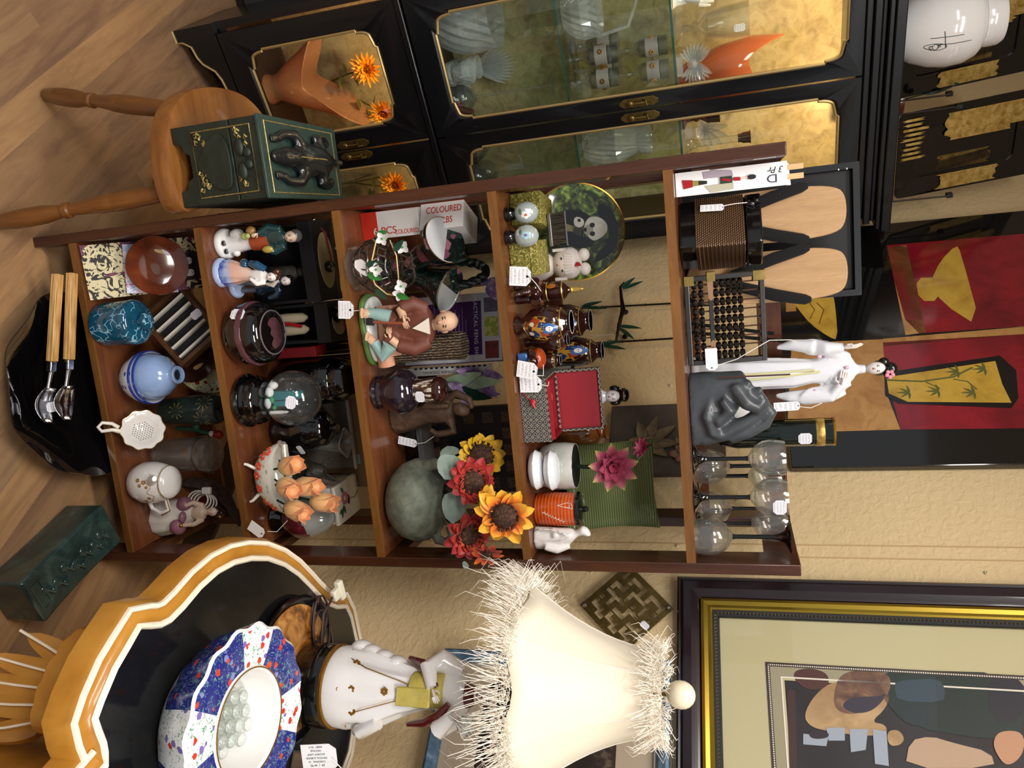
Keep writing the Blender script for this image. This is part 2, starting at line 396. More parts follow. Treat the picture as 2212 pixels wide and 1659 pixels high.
def wall(name, loc, rz, w0, w1):
    b = B(); b.bx(w0, w1, 0, 0.1, 0, 2.75); o = b.make(name, WALLM, None, loc, (0, 0, rz), 0); return struct(o)
wall('wall_right', wloc(0, 0), WRZ, -2.3, 2.9)
wall('wall_left', wloc(2.9, 0) , WRZ + pi / 2, -2.6, 0.0)
b = B(); b.bx(-2.3, 2.9, -0.012, 0, 0, 0.09); struct(b.make('baseboard_right', plain('baseboard_brown', '#4a3a2a', .5), None, wloc(0, 0), (0, 0, WRZ), 0))
for k, s in enumerate((0.118, 0.088)):
    b = B(); b.bx(-0.0012, 0.0012, -0.0012, 0, 0.1, 2.74); struct(b.make('trim_%d' % (k + 1), plain('seam_filler', '#b59a6c', .7), None, wloc(s, 0), (0, 0, WRZ), 0))
for i, (X, Y, where) in enumerate(((1166, 1262, 'above the lamp shade'), (1210, 1317, 'beside the brass trivet'), (1277, 1236, 'close to the bookcase post'), (1463, 1180, 'behind the shelf with the white stone carving'), (1590, 1083, 'between the stemmed glasses'), (2130, 1238, 'above the gilt framed picture'), (1448, 833, 'above the kimono figurine'))):
    p = onplane(X, Y, P0, WN); b = B(); b.lathe([(0.0, 0), (.0035, 0), (.0042, .002), (.003, .004), (0, .004)], 10)
    b.lathe([(0.0012, .004), (.0012, .0046)], 6, 1)
    o = b.make('wall_screw', [plain('screw_plastic', '#cdbf9c', .4), INK], None, p, (pi / 2, 0, WRZ)); tag(o, 'small pale screw plug in the beige wall ' + where, 'screw', 'screw plugs in the wall')

# ------------------------------------------------------------------ the bookcase
UW, UD, UH, PW, PD = 0.771, 0.307, 1.602, 0.0223, 0.06
SZ = [0, 0.1135, 0.443, 0.768, 1.0923, 1.4151]; TH = 0.0171
WP = wood('cherry_post', '#2c140a', '#56301d', 'Z', 16, 0.32, .25)
WSH = wood('cherry_shelf', '#4e2714', '#7e4a2a', 'X', 16, 0.3, .3)
WED = wood('shelf_edge_honey', '#553213', '#8a5d2a', 'X', 18, 0.35, .2, knots=True)
WRL = wood('cherry_rail', '#351a0d', '#5a3320', 'Y', 16, 0.35, .2)
shelf_unit = thing('bookcase', 'tall open cherry wood bookcase with five shelves crowded with ornaments', 'bookcase', (0, 0, 0))
for x in (0, UW - PW):
    b = B(); b.bx(x, x + PW, 0, PD, 0, UH); p = b.make('front_post', WP, shelf_unit, bevel=.002)
    if x == 0:
        for z in SZ[1:]:
            for dz in (0.035, -0.055):
                B().lathe([(0, 0), (.007, 0), (.006, .003), (0, .0036)], 12).make('screw_cap', WP, p, (0, 0.028, z + dz), (0, -pi / 2, 0))
        o = B(); o.prism([(-.017, -.004), (.017, -.004), (.019, 0), (.017, .004), (-.017, .004), (-.019, 0)], 0, .0006, 'z'); o.make('paper_sticker', TAGB, p, (PW, 0.012, UH - .035), (pi / 2, pi / 2, pi / 2), 0)
    b = B(); b.bx(x, x + PW, UD - PD, UD, 0, UH); b.make('back_post', WP, shelf_unit, bevel=.002)
    for z in SZ[1:]:
        b = B(); b.bx(x + .002, x + PW - .002, PD, UD - PD, z - TH - .004, z + .028); b.make('side_rail', WRL, shelf_unit)
    b = B(); b.bx(x + .002, x + PW - .002, PD, UD - PD, 1.54, UH - .001); b.make('side_rail', WRL, shelf_unit)
for z in SZ[1:]:
    b = B(); b.bx(PW, UW - PW, .004, UD, z - TH, z); b.bx(PW, UW - PW, 0, .004, z - TH, z, 1); b.make('shelf', [WSH, WED], shelf_unit)
    b = B(); b.bx(PW, UW - PW, UD - .012, UD - .001, z, z + .045 if z < 1.4 else z + .02); b.make('back_rail', WSH, shelf_unit)
b = B(); b.bx(PW, UW - PW, UD - .014, UD - .001, 1.553, UH - .001); b.make('back_rail', WSH, shelf_unit)

# ------------------------------------------------------------------ the china cabinet
C0 = Vector((-0.582, 0.601, 0)); CRZ = atan2(0.434, 0.9); CW, CDP, CH = 0.80, 0.30, 1.93
CT = Matrix.LocRotScale(C0, Euler((0, 0, CRZ)), Vector((1, 1, 1))); CTI = CT.inverted()
CN = Vector((sin(CRZ), -cos(CRZ), 0))
def cabp(X, Y, dep): p = onplane(X, Y, C0 - CN * dep, CN); return CTI @ p
cab = thing('china_cabinet', 'black lacquered china cabinet with gilt lined glass doors and brass latches', 'cabinet', C0, CRZ)
BLQ = plain('black_cabinet_paint', '#0d0f13', 0.3, coat=.25)
CBEAD = plain('gilt_line', '#b79f6a', .35, .6)
AGED = blotch('antique_gold_panel', [(0.25, '#8f8058'), (0.45, '#b3a276'), (0.62, '#c6b68a'), (0.8, '#a08c5c')], 26, .35, 8, 1.0, metal=.1)
INNER = plain('cabinet_inner_brown', '#3b241a', .4)
ap = [(0, 0), (.033, 0), (.036, .02), (.05, .04), (.08, .045), (.10, .055), (.125, .085), (.15, .095), (.19, .1)]
poly = ap + [(CW - x, z) for x, z in ap[::-1]] + [(CW, .13), (0, .13)]
b = B(); b.prism(poly, 0, .02, 'y'); o = b.make('base_apron', BLQ, cab)
B().tube([(x, -.001, z) for x, z in ap + [(CW - x, z) for x, z in ap[::-1]]], .0035, 6).make('gilt_edge', CBEAD, o)
b = B(); b.bx(0, .02, .02, CDP, 0, .13); b.bx(CW - .02, CW, .02, CDP, 0, .13); b.bx(.02, CW - .02, CDP - .02, CDP, 0, .13); b.make('plinth', BLQ, cab)
def case(name, z0, z1):
    b = B(); b.bx(0, .02, .02, CDP, z0, z1); b.bx(CW - .02, CW, .02, CDP, z0, z1); b.bx(.02, CW - .02, .025, CDP, z0, z0 + .02); b.bx(.02, CW - .02, .02, CDP, z1 - .02, z1)
    o = b.make(name, BLQ, cab)
    b = B(); b.bx(.02, CW - .02, CDP - .012, CDP - .004, z0 + .02, z1 - .02); b.make('back_panel', AGED, cab)
    b = B(); b.bx(.02, .024, .03, CDP - .012, z0 + .02, z1 - .02); b.bx(CW - .024, CW - .02, .03, CDP - .012, z0 + .02, z1 - .02); b.bx(.024, CW - .024, .03, CDP - .012, z0 + .02, z0 + .026); b.make('lining', INNER, cab)
case('lower_case', .13, .69); case('upper_case', .69, 1.85)
b = B(); b.bx(-.006, CW + .006, -.008, CDP, .682, .70); b.make('waist_moulding', BLQ, cab, bevel=.004)
b = B()
for e, z0, z1 in ((0.0, 1.845, 1.862), (.012, 1.862, 1.88), (.006, 1.88, 1.892), (.024, 1.892, 1.905), (.03, 1.905, 1.93)): b.bx(-e, CW + e, -e, CDP, z0, z1)
b.make('crown_moulding', BLQ, cab, bevel=.003)
def ogee(x0, x1, z0, z1, c=.05):
    pts = []
    for cx, cz, sx, sz, rev in ((x0, z0, 1, 1, 0), (x1, z0, -1, 1, 1), (x1, z1, -1, -1, 0), (x0, z1, 1, -1, 1)):
        q = [(0, c)] + [(.12 * c + .55 * c * (1 - cos(a)) * .5 + .0 , c * .97 - .72 * c * sin(a)) for a in [i * pi / 2 / 6 for i in range(7)]] + [(c * .75, .16 * c), (c * .95, .12 * c), (c, 0)]
        if rev: q = q[::-1]
        pts += [(cx + sx * a, cz + sz * d) for a, d in q]
    return pts
def door(name, x0, x1, z0, z1, gx0, gx1, gz0, gz1, hz, hx):
    inn = ogee(gx0, gx1, gz0, gz1); out = []; n = len(inn) // 4
    for k, (cx, cz) in enumerate(((x0, z0), (x1, z0), (x1, z1), (x0, z1))): out += [(cx, cz)] * n
    b = B(); rings = []
    for ring, y in ((out, -.002), (out, .019), (inn, .019), (inn, .004)): rings.append([(p[0], y, p[1]) for p in ring])
    mid = [(o[0] * .12 + i[0] * .88, o[1] * .12 + i[1] * .88) for o, i in zip(out, inn)]
    rings.append([(p[0], -.002, p[1]) for p in mid]); rings = rings[2:] + rings[:2]
    b.loft(rings, None, False, True); d = b.make(name, BLQ, cab, weld=True, smooth=30)
    B().tube([(p[0], .002, p[1]) for p in inn], .0042, 6, closed=True).make('gilt_bead', CBEAD, d)
    b = B(); b.bx(gx0 - .004, gx1 + .004, .012, .015, gz0 - .004, gz1 + .004); b.make('glass_pane', PANE, d)
    h = B(); w, L = .012, .052
    pl = [(-w, -L + .012), (-w * .6, -L + .006), (-w * .4, -L), (w * .4, -L), (w * .6, -L + .006), (w, -L + .012), (w, L - .012), (w * .6, L - .006), (w * .4, L), (-w * .4, L), (-w * .6, L - .006), (-w, L - .012)]
    h.prism([(hx + a, hz + c) for a, c in pl], -.005, -.002, 'y'); h = h.make('latch_plate', BRASS, d, bevel=.0008)
    k = B(); k.ball((hx, -.012, hz - .022), (.009, .006, .009)); k.tube([(hx, -.011, hz - .02), (hx, -.013, hz), (hx, -.012, hz + .016)], .0035, 8); k.tube([(hx - .006, -.006, hz + .012), (hx - .006, -.016, hz + .02), (hx + .006, -.016, hz + .022), (hx + .006, -.006, hz + .03)], .0025, 8)
    k.make('latch_bolt', BRASS, h)
for L, R, zz in (('cabinet_door', .13, .68),):
    door('cabinet_door', .03, .406, .135, .68, .09, .345, .205, .6, .44, .39); door('cabinet_door', .411, .78, .135, .68, .465, .72, .205, .6, .44, .425)
door('cabinet_door', .03, .408, .705, 1.842, .088, .368, .775, 1.805, 1.29, .392); door('cabinet_door', .413, .78, .705, 1.842, .453, .725, .782, 1.79, 1.29, .43)
SHG = glass('shelf_glass', '#e2f2ea', 0, 1.3, .95); EDG = plain('glass_shelf_edge', '#3c6a58', .2, trans=.3)
CSH = [.716, 1.098, 1.392]
for z in CSH[1:]:
    b = B(); b.bx(.026, CW - .026, .05, CDP - .015, z - .006, z); b.bx(.026, CW - .026, .0485, .05, z - .006, z, 1); b.make('glass_shelf', [SHG, EDG], cab)
def cpt(t, y, z): return CT @ Vector((t, y, z))
for t in (.22, .58):
    b = B(); b.lathe([(.022, 0), (.022, .012), (.016, .014)], 16); o = b.make('cabinet_light', plain('lamp_holder', '#d9d2c4', .4), cab, (t, .2, 1.814))
    point('cabinet_bulb', cpt(t, .05, 1.822), 5.5, (1, .66, .34), .012)
point('cabinet_bulb', cpt(.2, .05, .655), 3.6, (1, .66, .36), .012)
point('cabinet_bulb', cpt(.58, .05, .655), 1.5, (1, .66, .36), .012)

# ------------------------------------------------------------------ dark case at the far left
dc = thing('display_case', 'low charcoal display case with a chrome trimmed edge left of the black cabinet', 'case', (-0.98, 0.93, 0), CRZ - .25)
b = B(); b.bx(-.1, .26, -.05, .35, .04, .75); b.make('body', plain('charcoal_laminate', '#2a2c33', .35), dc, bevel=.004)
b = B(); b.bx(-.11, .27, -.06, .36, .75, .78); b.make('top', plain('charcoal_top', '#3a3d45', .3), dc, bevel=.004)
b = B(); b.bx(-.09, .25, -.03, .33, 0, .04); b.make('plinth', BLACKM, dc)
b = B(); b.bx(.262, .27, -.058, -.05, .04, .75); b.make('chrome_trim', SILVER, dc)

# ------------------------------------------------------------------ stool and carved chest
OAK = wood('honey_oak', '#5e3212', '#a06a32', 'X', 9, .35, .3); OAKL = wood('turned_oak', '#4c2b0f', '#8a5624', 'Z', 9, .35, .3)
stool = thing('stool', 'honey oak stool with turned legs holding the carved green chest', 'stool', (-.13, .13, 0))
op = [(.004, -.055), (-.05, -.077), (-.121, -.075), (-.19, -.05), (-.237, -.004), (-.264, .06), (-.279, .15), (-.275, .23), (-.245, .29), (-.19, .34), (-.12, .375), (-.07, .385), (-.05, .375), (-.042, .32), (-.03, .25), (-.045, .19), (-.028, .12), (-.02, .06), (-.008, 0)]
def smoothpoly(p, it=2, closed=True):
    for _ in range(it):
        q = []
        for i in range(len(p) if closed else len(p) - 1):
            a = p[i]; c = p[(i + 1) % len(p)]; q += [(a[0] * .75 + c[0] * .25, a[1] * .75 + c[1] * .25), (a[0] * .25 + c[0] * .75, a[1] * .25 + c[1] * .75)]
        p = q
    return p
op = [(x + .13 - .006, y - .13) for x, y in smoothpoly(op)]
b = B(); cx = sum(p[0] for p in op) / len(op); cy = sum(p[1] for p in op) / len(op)
b.loft([[(cx + (x - cx) * k, cy + (y - cy) * k, z) for x, y in op] for k, z in ((.9, .404), (.985, .408), (1, .418), (1, .44), (.985, .449), (.96, .451))]); b.make('seat', OAK, stool)
def turned(a, c):
    a = Vector(a); c = Vector(c); d = c - a; L = d.length
    pr = [(0, 0), (.010, 0), (.015, .012), (.019, .06), (.0195, .062), (.0205, .1), (.0195, .15), (.013, .20), (.0125, .205), (.0165, .208), (.0165, .222), (.0125, .226), (.013, .24), (.0165, .3), (.0185, .31), (.0192, .345), (.0185, .348), (.02, .355), (.0195, .4), (.018, .47), (.017, .52)]
    b = B(); b.lathe([(r, z / .52 * L) for r, z in pr], 20); q = d.to_track_quat('Z', 'Y')
    o = b.make('leg', OAKL, stool, a, q.to_euler()); return o
turned((-.196, -.02, 0), (-.09, -.13, .41)); turned((.10, -.22, 0), (.075, -.145, .41)); turned((-.02, .3, 0), (-.03, .19, .41))
chest = thing('carved_chest', 'dark green gilt carved wooden chest with a black beast on its lid', 'chest', (-.092, -.035, .452), radians(1.5)); chest.scale = (1.03, 1.42, .735)
GRN = plain('antique_green', '#1d271f', .5, var=.35, sc=30); GRT = plain('green_lid', '#2c403b', .35, var=.25, sc=50); GLT = plain('worn_gilt', '#a8945a', .4, .5, var=.5, sc=120)
# local: x across, y depth (front -y), height up
w, dp, hh = .075, .2, .262
b = B(); fp = [(-w, 0), (-.045, 0), (-.04, .022), (-.026, .03), (-.02, .045), (.02, .045), (.026, .03), (.04, .022), (.045, 0), (w, 0), (w, .178), (-w, .178)]
b.prism([(x, z) for x, z in fp], -.012, .0, 'y'); b.bx(-w, -w + .012, 0, dp, 0, .178); b.bx(w - .012, w, 0, dp, 0, .178); b.bx(-w, w, dp - .012, dp, 0, .178); b.bx(-w, w, 0, dp, .04, .05)
b.bx(-w, w, -.012, dp, .181, .262); b.make('body', GRN, chest, bevel=.002)
b = B(); b.bx(-w - .002, w + .002, -.014, dp + .002, .262, .272); lid = b.make('lid', GRT, chest, bevel=.002)
b = B()
def rectline(bb, x0, x1, y0, y1, z, r=.0012, fr='xy'):
    pts = [(x0, y0), (x1, y0), (x1, y1), (x0, y1)]
    bb.tube([(p[0], p[1], z) if fr == 'xy' else (p[0], z, p[1]) for p in pts], r, 5, closed=True)
rectline(b, -w + .009, w - .009, .0, dp - .012, .2722, .0016); b.make('gilt_line', GLT, lid)
b = B(); rectline(b, -w + .014, w - .014, .062, .242, -.0125, .0016, 'xz')
for (x, z) in ((-.036, .135), (.0, .12), (.036, .145)):
    b.tube([(x + .011 * cos(a) * (1 + .25 * (a > 5)), -.0135, z + .011 * sin(a)) for a in [i * 2 * pi / 16 for i in range(16)]], .0016, 5, closed=True)
random.seed(3)
for i in range(26):
    sx = random.choice((-1, 1)); x = sx * random.uniform(.012, .055); z = random.choice((random.uniform(.07, .095), random.uniform(.19, .235))); a = random.uniform(0, 6)
    b.tube([(x, -.0125, z), (x + .006 * cos(a), -.0145, z + .006 * sin(a)), (x + .009 * cos(a + 1), -.0135, z + .009 * sin(a + 1)), (x + .006 * cos(a + 2), -.013, z + .007 * sin(a + 2))], [.0025, .002, .0014, .0006], 6)
b.make('gilt_carving', GLT, chest)
b = B(); fish = smoothpoly([(-.056, .15), (-.045, .115), (-.02, .088), (.0, .066), (.02, .09), (.05, .12), (.054, .16), (.03, .172), (-.03, .172)]); b.prism(fish, -.0155, -.012, 'y')
for x in (-.022, .022):
    b.ball((x, -.013, .205), (.017, .005, .013), None); b.ball((x * .5, -.013, .225), (.01, .004, .012))
b.make('carved_panel', GRN, chest, bevel=.001)
b = B(); zt = .272
bm = B()
bm.stack([(zt - .003, 0, .1, .03, .058), (zt + .018, 0, .1, .034, .062), (zt + .034, 0, .105, .026, .05), (zt + .044, 0, .11, .01, .028)], 16)
bm.ball((0, .035, zt + .018), (.02, .026, .018)); bm.ball((0, .014, zt + .012), (.014, .016, .012)); bm.ball((0, .05, zt + .03), (.014, .02, .012))
for sx in (-1, 1):
    bm.tube([(sx * .022, .075, zt + .024), (sx * .046, .062, zt + .016), (sx * .044, .035, zt + .010), (sx * .034, .022, zt + .008)], [.014, .012, .009, .009], 8)
    for k in (-1, 0, 1): bm.ball((sx * .034 + k * .0055, .014, zt + .006), (.0032, .009, .006))
    bm.tube([(sx * .02, .13, zt + .02), (sx * .044, .125, zt + .016), (sx * .048, .15, zt + .008), (sx * .036, .165, zt + .006)], [.014, .013, .01, .009], 8)
bm.tube([(0, .15, zt + .02), (0, .172, zt + .016), (0, .185, zt + .03)], [.014, .01, .005], 8)
bst = bm.make('carved_beast', plain('ebonised_wood', '#1a1d1f', .25, coat=.4, var=.2), chest, remesh=.0035)
B().tube([(0, .05, zt + .0425), (0, .08, zt + .042), (0, .11, zt + .0475), (0, .14, zt + .036), (0, .16, zt + .026)], .0016, 6).make('gilt_ridge', GLT, bst)

# ------------------------------------------------------------------ gilded console table
GW = blotch('gilded_wood', [(0.2, '#8a5517'), (0.5, '#ad7829'), (0.8, '#c08e40')], 9, .35, 4, .3, coat=.3)
CRM = plain('cream_line', '#e8dcc6', .35, var=.06); BTOP = blotch('black_tabletop', [(0.3, '#0c0c0d'), (0.62, '#121213'), (0.9, '#1c1b1a')], 14, .2, 6, .6, coat=.3)
TZ = 0.75; S3 = 2.765
ti = [(640, 1435), (645, 1330), (635, 1270), (606, 1195), (585, 1135), (620, 1040), (700, 850), (770, 730), (838, 607), (900, 606), (960, 600), (1020, 570), (1100, 490), (1200, 370), (1300, 280), (1400, 225), (1500, 200), (1600, 200), (1700, 235), (1780, 290), (1850, 360), (1900, 415), (1950, 460), (2010, 488), (2065, 482), (2092, 540), (2140, 750)]
tip = [tuple(Z(x / S3, 1140 + y / S3, TZ)[:2]) for x, y in ti]
tip += [(1.0, -.175), (1.055, -.215), (1.10, -.3), (1.15, -.42), (1.185, -.56), (1.17, -.7), (1.10, -.80), (1.06, -.88), (.97, -.96), (.86, -.985), (.76, -.97)]
table = thing('console_table', 'gilded console table with shaped black top and cream lined moulding', 'table', (.88, -.56, 0))
TC = Vector((.88, -.56))
def ofs(d):
    n = len(tip); out = []
    for i in range(n):
        a = Vector(tip[i - 1]); c = Vector(tip[(i + 1) % n]); t = (c - a).normalized(); nn = Vector((t.y, -t.x))
        if nn.dot(Vector(tip[i]) - TC) < 0: nn = -nn
        out.append(tuple(Vector(tip[i]) + nn * d - TC))
    return out
def trings(bb, spec, m): bb.loft([[(x, y, z) for x, y in ofs(d)] for d, z in spec], m, False)
b = B(); b.add([(x, y, TZ) for x, y in ofs(0.001)], [tuple(range(len(tip)))]); b.make('top_panel', BTOP, table, smooth=0)
b = B()
trings(b, [(0, TZ - .004), (0, TZ + .001), (.003, TZ + .004), (.007, TZ + .003), (.009, TZ - .001)], 1)
trings(b, [(.008, TZ), (.012, TZ - .006), (.019, TZ - .008), (.026, TZ - .007)], 0)
trings(b, [(.025, TZ - .006), (.027, TZ - .002), (.032, TZ - .003), (.034, TZ - .008)], 1)
trings(b, [(.034, TZ - .006), (.037, TZ - .012), (.038, TZ - .045), (.03, TZ - .05), (0, TZ - .05)], 0)
b.make('top_moulding', [GW, CRM], table, smooth=50)
b = B(); b.add([(x, y, TZ - .049) for x, y in ofs(.02)], [tuple(range(len(tip)))]); b.make('underside', GW, table, smooth=0)
# pedestal drum, scroll brackets, plinth
b = B(); DX, DY = .10, -.11
b.lathe([(.21, .10), (.215, .14), (.2, .18), (.2, .62), (.215, .66), (.22, .70)], 48, 0, (DX, DY, 0)); o = b.make('pedestal', GW, table)
for z, r in ((.20, .203), (.60, .203), (.135, .217)):
    b = B(); b.lathe([(r - .004, z - .006), (r + .003, z - .003), (r + .003, z + .003), (r - .004, z + .006)], 48, 0, (DX, DY, 0), caps=False); b.make('cream_bead', CRM, o)
b = B(); MB = plain('amber_mirror', '#6d5a25', .12, .9)
for k in range(-1, 3):
    a = -2.3 + k * .42
    b.lathe([(.2025, .26), (.2045, .27), (.2045, .54), (.2025, .55)], 6, 0, (DX, DY, 0), ph=a)
b = B(); n = 16; vs = []
for z in (.25, .56):
    for i in range(n): a = -2.75 + i * .9 / (n - 1); vs.append((DX + .2025 * cos(a), DY + .2025 * sin(a), z))
b.add(vs, [(i, i + 1, n + i + 1, n + i) for i in range(n - 1)]); b.make('mirror_inset', MB, o, solid=.003)
def scroll(base2, ang, name='scroll_bracket'):
    """fluted S scroll under the table top, leaning out along ang"""
    d = Vector((cos(ang), sin(ang), 0)); s = Vector((-sin(ang), cos(ang), 0)); o = Vector((base2[0], base2[1], 0))
    path = [(.00, .22), (.015, .26), (.03, .32), (.05, .40), (.055, .47), (.045, .53), (.055, .59), (.09, .635), (.125, .655), (.15, .64), (.158, .605), (.14, .585), (.122, .595), (.125, .615)]
    wid = [.03, .035, .04, .045, .05, .055, .06, .068, .072, .072, .07, .066, .06, .055]; thk = [.03, .03, .03, .03, .028, .028, .03, .032, .032, .03, .026, .02, .015, .01]
    rings = []
    for i, (u, z) in enumerate(path):
        p = o + d * u + Vector((0, 0, z)); q = path[min(i + 1, len(path) - 1)]; r = path[max(i - 1, 0)]; t = (d * (q[0] - r[0]) + Vector((0, 0, q[1] - r[1]))).normalized(); nrm = t.cross(s)
        ring = []
        for j in range(40):
            a = 2 * pi * j / 40; e = cos(a); f = sin(a); lob = 1 + .16 * abs(cos(4.5 * pi * (e * .5 + .5)))
            ring.append(tuple(p + s * wid[i] * e + nrm * thk[i] * f * lob))
        rings.append(ring)
    b = B(); b.loft(rings); sc = b.make(name, GW, table)
    b = B()
    for e in (-.62, -.22, .22, .62):
        for sg in (1,):
            pts = []
            for i, (u, z) in enumerate(path[4:11]):
                i += 4; p = o + d * u + Vector((0, 0, z)); q = path[i + 1]; r = path[i - 1]; t = (d * (q[0] - r[0]) + Vector((0, 0, q[1] - r[1]))).normalized(); nrm = t.cross(s)
                f = math.sqrt(1 - e * e); pts.append(p + s * wid[i] * e - nrm * thk[i] * f * 1.0 * (1 if (-nrm).dot(d) > -2 else 1))
            b.tube(pts, .0035, 6)
    b.make('cream_flute', CRM, sc)
    b = B()
    for k, (e, L) in enumerate(((-.85, .11), (-.4, .15), (.0, .18), (.4, .15), (.85, .11))):
        st = o + s * e * .05 + d * .085 + Vector((0, 0, .56 - abs(e) * .03)); en = o + s * e * .085 + d * .095 + Vector((0, 0, .56 - L))
        b.leaf(st, en, .017, .22, d, 0, 8, -.3, .5, .012); b.tube([st + d * .006, (st + en) * .5 + d * .012, en + d * .03], .0022, 5, 1)
    b.make('acanthus_leaf', [GW, CRM], sc); return sc
scroll((-.112, .012), -2.43); scroll((.08, .12), 1.9); scroll((.02, -.30), -2.0)
pl = [(x * .72, y * .72) for x, y in ofs(0)]
b = B()
for k, (sc_, z0, z1) in enumerate(((1.0, 0, .03), (.98, .03, .06), (.93, .06, .10))):
    b.prism([(DX * .3 + x * sc_, DY * .3 + y * sc_) for x, y in pl], z0, z1)
o = b.make('plinth', GW, table, bevel=.006)
for sc_, z in ((.985, .062), (.935, .098)):
    b = B(); b.tube([(DX * .3 + x * sc_, DY * .3 + y * sc_, z) for x, y in pl], .0035, 6, closed=True); b.make('cream_bead', CRM, o)

# ------------------------------------------------------------------ on the console: tray, lamp, bowl, parcel, crystal lamp
TORT = blotch('tortoiseshell', [(0.3, '#2a1608'), (0.5, '#8a5320'), (0.7, '#c08a48')], 30, .15, 4, 1, coat=.5)
tr = thing('round_tray', 'round black rimmed tortoiseshell tray under the figurine lamp', 'tray', (.8, -.355, TZ + .001))
B().lathe([(.0, 0), (.112, 0), (.121, .006), (.123, .012), (.119, .013), (.11, .006), (.0, .006)], 48).make('rim', BLACK, tr)
B().lathe([(0, .0062), (.107, .0062), (.107, .0075), (0, .0075)], 48).make('tortoiseshell_disc', TORT, tr)
lamp = thing('figurine_lamp', 'porcelain kimono lady lamp with cream bell shade and eyelash fringe', 'lamp', (.845, -.325, TZ + .009), radians(-28))
b = B(); b.lathe([(0, 0), (.066, 0), (.07, .006), (.07, .045), (.066, .058), (.064, .06), (0, .06)], 40); b.make('base', BLACK, lamp)
B().lathe([(.066, .056), (.0695, .058), (.0695, .063), (.066, .065)], 40, caps=False).make('gold_band', GOLD, lamp)
b = B()
b.stack([(.06, 0, 0, .066, .058, 0, 0), (.085, 0, 0, .068, .058, 0, .0), (.10, 0, 0, .062, .052, 0, .05), (.125, 0, .002, .060, .05, .05, .07), (.15, 0, .004, .053, .045, .1, .08), (.18, -.003, .006, .043, .037, .15, .08), (.21, -.004, .006, .034, .03, .2, .05), (.235, -.004, .006, .03, .027, 0, .02), (.255, -.004, .005, .034, .028, 0, 0), (.275, -.002, .005, .04, .028, 0, 0), (.292, 0, .006, .036, .024, 0, 0), (.302, 0, .004, .016, .015, 0, 0), (.315, 0, .0, .0115, .0115, 0, 0)], 40, 0, 0, 9)
for k, (z, a) in enumerate(((.095, 2.9), (.115, 3.0), (.14, 3.05), (.165, 3.1))):
    b.ball((cos(a) * (.066 - k * .008), sin(a) * .03, z), (.014, .02, .02))
b.tube([(.05, -.02, .15), (.066, -.012, .115), (.07, 0, .10)], [.012, .014, .006], 10)
b.tube([(.034, .0, .285), (.052, -.012, .25), (.05, -.03, .262), (.03, -.038, .285)], [.016, .02, .015, .009], 12)
b.tube([(-.034, .004, .285), (-.05, -.004, .25), (-.04, -.024, .235), (-.01, -.036, .248)], [.016, .02, .015, .009], 12)
b.make('kimono', WHITE, lamp)
b = B(); b.stack([(.205, -.004, -.004, .03, .032), (.24, -.004, -.004, .028, .032), (.262, -.004, -.001, .03, .03)], 24); b.box((.006, -.034, .215), (.03, .006, .06)); b.make('yellow_sash', plain('sash_yellow', '#c9b85a', .25, coat=.4, var=.2), lamp, bevel=.002)
b = B(); MAR = plain('oxblood_trim', '#571511', .2, coat=.5)
b.tube([(.05, -.012, .20), (.044, -.022, .235), (.03, -.033, .262), (.012, -.034, .278)], [.004, .008, .008, .005], 8); b.tube([(-.052, .0, .19), (-.045, -.015, .22), (-.03, -.03, .24), (-.012, -.034, .255)], [.004, .008, .008, .004], 8)
b.lathe([(.0165, .295), (.021, .297), (.017, .306), (.0125, .312)], 20, caps=False); b.make('kimono_trim', MAR, lamp)
b = B(); random.seed(5)
for x, z in ((-.02, .135), (.0, .11), (.01, .14), (.0, .165), (.034, .11), (-.04, .11), (.0, .19)):
    y = -.047 + (z - .1) * .2 + abs(x) * .3
    for j in range(6): a = j * pi / 3; b.ball((x + .0042 * cos(a), y - .004, z + .0042 * sin(a)), (.0028, .0018, .0028), None, 6, 4)
for pts in ([(-.05, -.03, .09), (-.035, -.043, .13), (-.02, -.035, .18), (-.01, -.025, .21)], [(.045, -.034, .085), (.03, -.042, .13), (.015, -.036, .18), (.008, -.027, .21)], [(-.062, -.02, .092), (0, -.058, .088), (.062, -.02, .092)]):
    b.tube(pts, .0009, 5)
b.make('gilt_pattern', GOLD, lamp)
b = B(); b.ball((0, -.002, .334), (.0145, .0155, .019)); b.ball((0, -.018, .332), (.002, .003, .004), None, 8, 6); hd = b.make('head', PALE, lamp)
face(hd, (0, -.002, .334), (.0145, .0155, .019), 0)
b = B(); b.ball((0, .006, .342), (.018, .016, .019)); b.ball((0, .014, .362), (.02, .014, .013)); b.ball((-.014, .008, .345), (.008, .01, .014)); b.ball((.014, .008, .345), (.008, .01, .014)); b.make('hair', BLACK, lamp)
for sx in (-1, 1):
    b = B(); b.tube([(sx * .012, -.002, .358), (sx * .022, 0, .362), (sx * .028, 0, .35)], .002, 6); b.ball((sx * .028, 0, .35), .004); b.make('hair_pin', GOLD, lamp)
b = B(); hand(b, (.026, -.04, .288), (.3, -.2, 1), (0, -1, 0), .026); b.make('hand', PALE, lamp); b = B(); hand(b, (-.008, -.038, .25), (1, -.2, .5), (0, -1, 0), .024); b.make('hand', PALE, lamp)
b = B(); vs = []; fan_c = Vector((.03, -.046, .292)); n = 13
for r in (.006, .04):
    for i in range(n): a = radians(20 + i * 95 / (n - 1)); vs.append((fan_c.x + r * cos(a) * .8, fan_c.y - .003 * (i % 2), fan_c.z + r * sin(a)))
b.add(vs, [(i, i + 1, n + i + 1, n + i) for i in range(n - 1)]); b.make('fan', floral('fan_paper', '#e6e2d6', ['#b05a80', '#e6e2d6', '#e6e2d6', '#e6e2d6'], 110, .3, .4), lamp, solid=.001)
